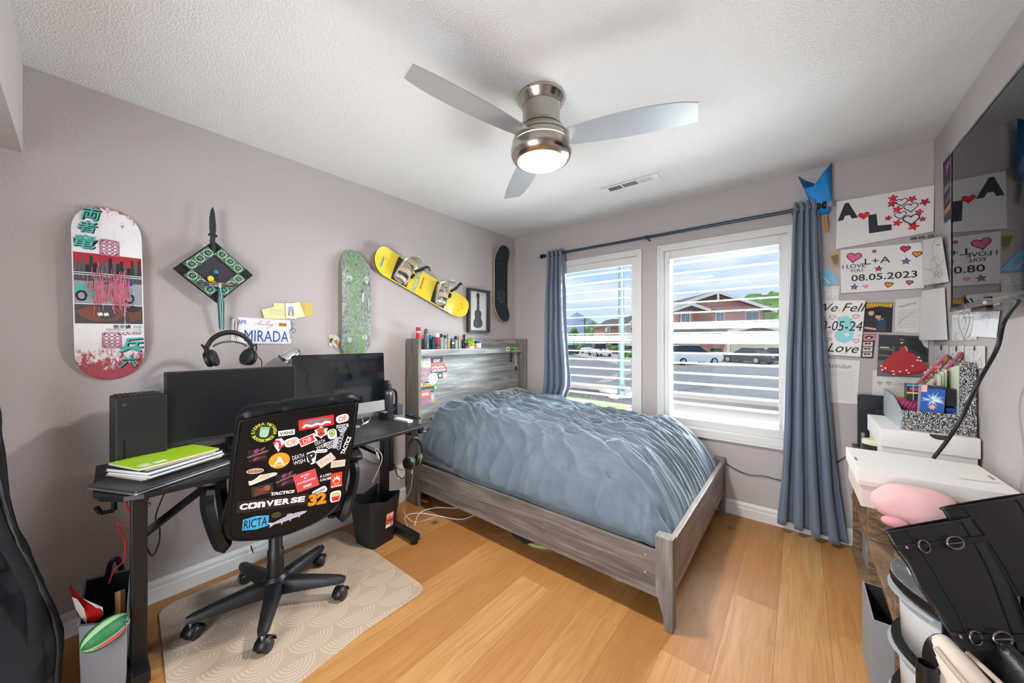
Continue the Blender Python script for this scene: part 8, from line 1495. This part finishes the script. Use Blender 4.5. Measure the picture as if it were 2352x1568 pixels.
# ---- boots
BL1 = NT('black_boot_leather', .36, .5); v = BL1.map(); BL1.b.inputs['Base Color'].default_value = lin('#111215'); BL1.bump(BL1.math('ADD', BL1.math('MULTIPLY', BL1.noise(v, 260, 2), .4), BL1.math('MULTIPLY', BL1.noise(v, 14, 3), 2.2)), .2, .004); BL1 = BL1.m
STITCH = mat('#0e0f11', .6); BUCK = mat('#8f8a82', .25, 1.0, name='worn_steel')
def boot(label, top, ank, toe, wdir, r_top, r_ank, loc, wide, buckles):
    """shaft from the ankle to the open top, foot from the ankle to the toe; wdir is across the flat of the shaft"""
    r = thing('boot', label, 'boot', loc, 0, 'pair of tall black boots'); top, ank, toe = Vector(top), Vector(ank), Vector(toe); ax = (top - ank); W = Vector(wdir); W = (W - ax.normalized() * W.dot(ax.normalized())).normalized(); D = ax.normalized().cross(W)
    def shaft(u, v, k=0.0):
        a = 2 * pi * u; rr = r_ank + (r_top - r_ank) * v ** .85; c = ank + ax * v; wr = 1 + .05 * noise.noise(Vector((cos(a) * 2, sin(a) * 2, v * 5)))
        lean = .02 * v * cos(a)
        return c + W * (rr * cos(a) * wr + k * cos(a)) + D * (rr * wide * sin(a) * wr + k * sin(a)) + ax.normalized() * lean
    b = MB(); b.grid(lambda u, v: shaft(u, v), 48, 24, BL1); b.grid(lambda u, v: shaft(1 - u, 1 - .35 * v, -.004), 48, 6, mat('#101114', .7)); b.build('shaft', r)
    for a0 in (.62, .80, .93):
        b = MB(); b.tube([shaft(a0 + .02 * sin(v * 3), v, .0012) for v in [k / 24 for k in range(25)]], .0018, STITCH, 6); b.build('seam', r)
    b = MB(); b.tube([shaft(u, 1.0, .001) for u in [k / 40 for k in range(41)]], .0028, BL1, 7, caps=False); b.build('top_binding', r)
    for vv in buckles:
        b = MB(); b.grid(lambda u, v: shaft(.52 + .46 * u, vv - .03 + .05 * v - .04 * u, .004), 24, 3, STITCH); b.build('strap', r, solid=.002)
        c = shaft(.74, vv - .025, .009); c2 = shaft(.76, vv - .025, .009); uu = (c2 - c).normalized()
        nn = (c - (ank + ax * vv)).normalized(); vv_ = nn.cross(uu).normalized(); b = MB(frame(c, uu, vv_)); P = [(.022 * cos(a), .014 * sin(a), 0) for a in [2 * pi * k / 20 for k in range(21)]]; b.tube(P, .0024, BUCK, 7, caps=False); b.tube([(-.02, 0, 0), (.016, 0, .003)], .002, BUCK, 6); b.build('buckle', r)
        c = shaft(.65, vv - .02, .006); b = MB(frame(c, uu, vv_)); b.tube([(.014 * cos(a), .014 * sin(a), 0) for a in [2 * pi * k / 18 for k in range(19)]], .002, BUCK, 7, caps=False); b.build('ring', r)
        c = shaft(.585, vv - .015, .005); b = MB(); b.ball(tuple(c), .0045, BUCK, None, 10, 6); b.build('rivet', r)
    ft = (toe - ank); fh = Vector((ft.x, ft.y, 0)); L_ = fh.length; fd = fh.normalized(); sd_ = Vector((-fd.y, fd.x, 0)); zb_ = toe.z
    def foot(u, v):
        s_ = -.35 + 1.45 * v; w_ = (.036 + .008 * sin(pi * min(1, max(0, s_)))) * (max(0, 1 - max(0, (v - .8) / .2) ** 2.4)) ** .5 * min(1, .75 + v * 2); h_ = max(.03, (ank.z - zb_ + .02) * (1 - max(0, s_) * .9) + .035 * max(0, s_)); a = pi * u
        return ank * 1 + fd * L_ * s_ * .9 + sd_ * w_ * cos(a) + Vector((0, 0, zb_ + .016 - ank.z + h_ * sin(a) ** .8))
    b = MB(); b.grid(foot, 22, 24, BL1); b.build('foot', r)
    b = MB(frame(Vector((ank.x, ank.y, zb_)), fd, sd_)); P = [(-.36 * L_, 0), (-.32 * L_, .03), (0, .036), (.6 * L_, .046), (.9 * L_, .034), (1.0 * L_, 0), (.9 * L_, -.034), (.6 * L_, -.046), (0, -.036), (-.32 * L_, -.03), (-.36 * L_, 0)]
    b.prism([(p.x, p.y) for p in catmull([(x, y, 0) for x, y in P], 4)][:-1], 0, .016, mat('#141416', .7)); b.build('sole', r)
    return r
boot('tall black leather boot with buckled straps, in front and leaning left', (2.768, -1.638, .806), (2.848, -1.732, .575), (2.97, -1.93, TT), tuple(RT), .143, .086, (2.86, -1.72, TT), .20, (.86, .12))
boot('tall black leather boot with a side zip, behind the front boot', (2.89, -1.512, .857), (2.95, -1.585, .665), (3.03, -1.60, .5815), tuple(RT), .140, .080, (2.95, -1.58, .5815), .20, ())
# ---- pale sneaker
r = thing('sneaker', 'pale sneaker with a black heel, beside the front boot', 'shoe', (2.80, -1.9, TT)); M = T(2.815, -1.87, TT) @ RZ(radians(-62)); CRM = mat('#d8cbbd', .7, name='cream_suede')
b = MB(M); P = [(-.13, 0), (-.12, .032), (-.02, .034), (.08, .045), (.13, .028), (.145, 0), (.13, -.028), (.08, -.045), (-.02, -.034), (-.12, -.032), (-.13, 0)]; b.prism([(p.x, p.y) for p in catmull([(x, y, 0) for x, y in P], 4)][:-1], 0, .028, mat('#e5ddd2', .6)); b.build('sole', r, bevel=.004)
b = MB(M); b.grid(lambda u, v: (-.125 + .26 * v, (.036 + .008 * sin(pi * v)) * (1 if v < .85 else max(.05, (1 - ((v - .85) / .15) ** 2)) ** .5) * cos(pi * u), .024 + (.085 - .055 * v + .01 * cos(6 * v)) * sin(pi * u) ** .6), 18, 18, CRM); b.build('upper', r); b = MB(M); b.grid(lambda u, v: (-.128 + .05 * v, (.038 + .002 * v) * cos(pi * u), .026 + (.092 - .02 * v) * sin(pi * u) ** .55), 16, 5, BLACK); b.build('heel_counter', r); b = MB(M); b.tube(catmull([(-.10, -.03, .10), (-.03, -.036, .085), (.03, -.028, .078), (.05, 0, .076), (.03, .028, .078), (-.03, .036, .085), (-.10, .03, .10)], 5), .006, mat('#b9a69a', .8), 8); b.build('collar', r)
# ================================================================ left foreground: gig bag and fabric bin
NY = NT('black_nylon', .75, .3); v = NY.map(); NY.col(NY.mix(NY.noise(v, 5, 4), '#131418', '#22252b')); NY.bump(NY.math('ADD', NY.noise(v, 500, 2), NY.math('MULTIPLY', NY.noise(v, 7, 4), 4.0)), .25, .006); NY = NY.m
gb = thing('gig_bag', 'black soft guitar case standing at the left wall, partly out of frame', 'guitar case', (.5, -3.31, 0))
PR = [(.0, .10), (.02, .165), (.10, .205), (.22, .21), (.34, .19), (.46, .155), (.56, .125), (.66, .095), (.76, .07), (.88, .055), (1.02, .05), (1.10, .042), (1.13, .02)]
def hw(z): return lerp(PR, z)
def bagf(u, v):
    z = 1.13 * v; a = 2 * pi * u; w_ = hw(z); d = .075 * (1 - .35 * v); c, s_ = cos(a), sin(a)
    e_ = abs(c) ** .6 * (1 if c > 0 else -1), abs(s_) ** .75 * (1 if s_ > 0 else -1); k = .012 * noise.noise(Vector((c * 1.5, s_ * 1.5, z * 5))) + .006 * noise.noise(Vector((c * 4, s_ * 4, z * 14)))
    return (.50 - .16 * v + (d + k) * e_[1], -3.345 + .02 * v + (w_ + k) * e_[0], z + .001)
b = MB(); b.grid(bagf, 48, 60, NY); b.ball((.34, -3.327, 1.125), (.028, .03, .018), NY); b.build('case_body', gb)
b = MB(); b.tube([Vector(bagf(.07, v)) + Vector((.004, .002, 0)) for v in [k / 40 for k in range(1, 40)]], .006, BLACK, 7); b.build('zip', gb); b = MB(); b.tube([Vector(bagf(.93, v)) + Vector((-.004, .002, 0)) for v in [k / 40 for k in range(1, 40)]], .006, BLACK, 7); b.build('piping', gb)
b = MB(); b.grid(lambda u, v: Vector(bagf(.13 + .25 * u, .05 + .36 * v)) + Vector((.03 * (sin(pi * u) * sin(pi * v)) ** .4, 0, 0)), 24, 20, NY); b.build('front_pocket', gb, solid=.004)
b = MB(); b.grid(lambda u, v: Vector(bagf(.16 + .2 * u, .48 + .30 * v)) + Vector((.02 * (sin(pi * u) * sin(pi * v)) ** .4, 0, 0)), 18, 18, NY); b.build('neck_pocket', gb, solid=.004)
b = MB(); b.tube(catmull([Vector(bagf(.22, .72)), Vector(bagf(.2, .6)) + Vector((.05, .03, 0)), Vector(bagf(.16, .42)) + Vector((.05, .04, 0)), Vector(bagf(.16, .25)) + Vector((.01, .01, 0))], 8), .017, NY, 8, flat=.35); b.build('shoulder_strap', gb)
# fabric bin
ZR = .275; FL, FR, BR, BL_ = [onz(*p, ZR) for p in ((181, 1436), (292, 1427), (301, 1322), (197, 1343))]
fb = thing('fabric_bin', 'grey fabric bin with a dark lining beside the left desk leg', 'fabric bin', tuple(((FL + BR) / 2).to_tuple()[:2]) + (0,)); GF2 = mat('#85858a', .95, bump=(220, .5, .003), name='grey_woven_fabric'); LIN = mat('#1d1d21', .9, name='dark_lining')
c0 = (FL + FR + BR + BL_) / 4; ex = lambda p, k: c0 + (p - c0) * k
O1 = [FL, FR, BR, BL_]; O1 = [p + Vector((0, 0, dz)) for p, dz in zip(O1, (0, 0, .03, .02))]; O0 = [Vector((ex(p, .93).x, ex(p, .93).y, .001)) for p in O1]; I1 = [Vector((ex(p, .95).x, ex(p, .95).y, p.z)) for p in O1]; I0 = [Vector((ex(p, .88).x, ex(p, .88).y, .008)) for p in O1]
b = MB(); b.add(O0 + O1, [(0, 1, 5, 4), (1, 2, 6, 5), (2, 3, 7, 6), (3, 0, 4, 7), (3, 2, 1, 0)], GF2); b.add(O1 + I1, [(0, 1, 5, 4), (1, 2, 6, 5), (2, 3, 7, 6), (3, 0, 4, 7)], GF2); b.build('body', fb); b = MB(); b.add(I1 + I0, [(0, 4, 5, 1), (1, 5, 6, 2), (2, 6, 7, 3), (3, 7, 4, 0), (4, 7, 6, 5)], LIN); b.build('lining', fb)
b = MB(); b.tube([O1[i] for i in (0, 1, 2, 3, 0)], .004, GF2, 7); b.build('rim', fb)
b = MB(); m_ = (O1[2] * .7 + O1[3] * .3); b.tube(catmull([m_ + Vector((0, -.03, -.02)), m_ + Vector((0, -.02, .05)), m_ + Vector((0, .0, .055)), m_ + Vector((0, .015, -.02))], 6), .009, BLACK, 8, flat=.5); b.build('handle', fb)
t = NT('watermelon_stripes', .5, .4); u_ = t.sep(t.map(src='Object')); WMX = t
mc = onz(243, 1440, ZR + .0); mdir = (onz(287, 1408, ZR + .02) - onz(198, 1472, ZR)).normalized(); MM = frame(mc + Vector((0, 0, -.018)), mdir, mdir.cross(UP).cross(mdir) if False else UP.cross(mdir)); GD, GL = mat('#1f6b3c', .55, name='dark_melon_green'), mat('#9ac08c', .55, name='pale_melon_green')
r = thing('watermelon_toy', 'striped green watermelon toy lying on top of the fabric bin', 'toy', tuple(mc)); b = MB(MM); n_ = 24; rx, ry = .064, .043
for k in range(n_):
    for j in range(14):
        P = []
        for a_, v_ in ((k, j), (k + 1, j), (k + 1, j + 1), (k, j + 1)): a, vv = 2 * pi * a_ / n_, pi * v_ / 14; P.append((-rx * cos(vv), ry * sin(vv) * cos(a), ry * sin(vv) * sin(a)))
        b.add(P, [(0, 1, 2, 3)], GL if k % 6 in (0, 1) else GD, True)
b.build('rind', r); b = MB(MM); b.grid(lambda u, v: ((2 * u - 1) * rx * .8, -ry * (.96 - .2 * (2 * u - 1) ** 2) - .001, -.004 - .012 * v * (1 - (2 * u - 1) ** 2)), 12, 2, mat('#c2414a', .6)); b.build('flesh', r)
# chip bag
r = thing('snack_bag', 'red and white snack bag sticking out of the fabric bin', 'snack bag', tuple(onz(205, 1390, ZR))); P = [(160, 1340), (186, 1372), (222, 1392), (232, 1400), (238, 1412), (222, 1425), (206, 1436), (196, 1438), (178, 1412), (166, 1372)]
PT = [onx(a, c_, .40 + .0006 * (a - 160)) for a, c_ in P]; b = MB(); RB_, WB_ = mat('#cf1f1c', .35, name='red_foil'), mat('#dcd6d2', .4, name='white_foil'); c_ = sum(PT, Vector()) / len(PT)
cc_ = c_ + Vector((.03, 0, 0)); b.add([cc_] + PT, [(0, 1 + (i + 1) % 10, 1 + i) for i in range(10)], RB_, True); b.add([c_ - Vector((.03, 0, 0))] + PT, [(0, 1 + i, 1 + (i + 1) % 10) for i in range(10)], RB_, True); b.build('bag', r)
b = MB(); q_ = [onx(a, c2, .443) for a, c2 in ((165, 1370), (178, 1376), (198, 1404), (200, 1434), (190, 1424), (174, 1398))]; b.add(q_, [tuple(range(6))], WB_); b.build('white_panel', r, solid=.001); b = MB(); q_ = [onx(a, c2, .44) for a, c2 in ((190, 1374), (236, 1394), (238, 1408), (224, 1404), (222, 1396))]; b.add(q_, [tuple(range(5))], WB_); b.build('back_panel', r, solid=.001)
A, B = onz(268, 1400, ZR - .06), onx(277, 1357, .37); b = MB(); b.tube([onx(276, 1420, .40), onx(276, 1356, .37)], .014, mat('#a87a48', .7, name='raw_pine'), 4); tag(b.build('wood_offcut'), 'short pine offcut standing in the fabric bin', 'wood')
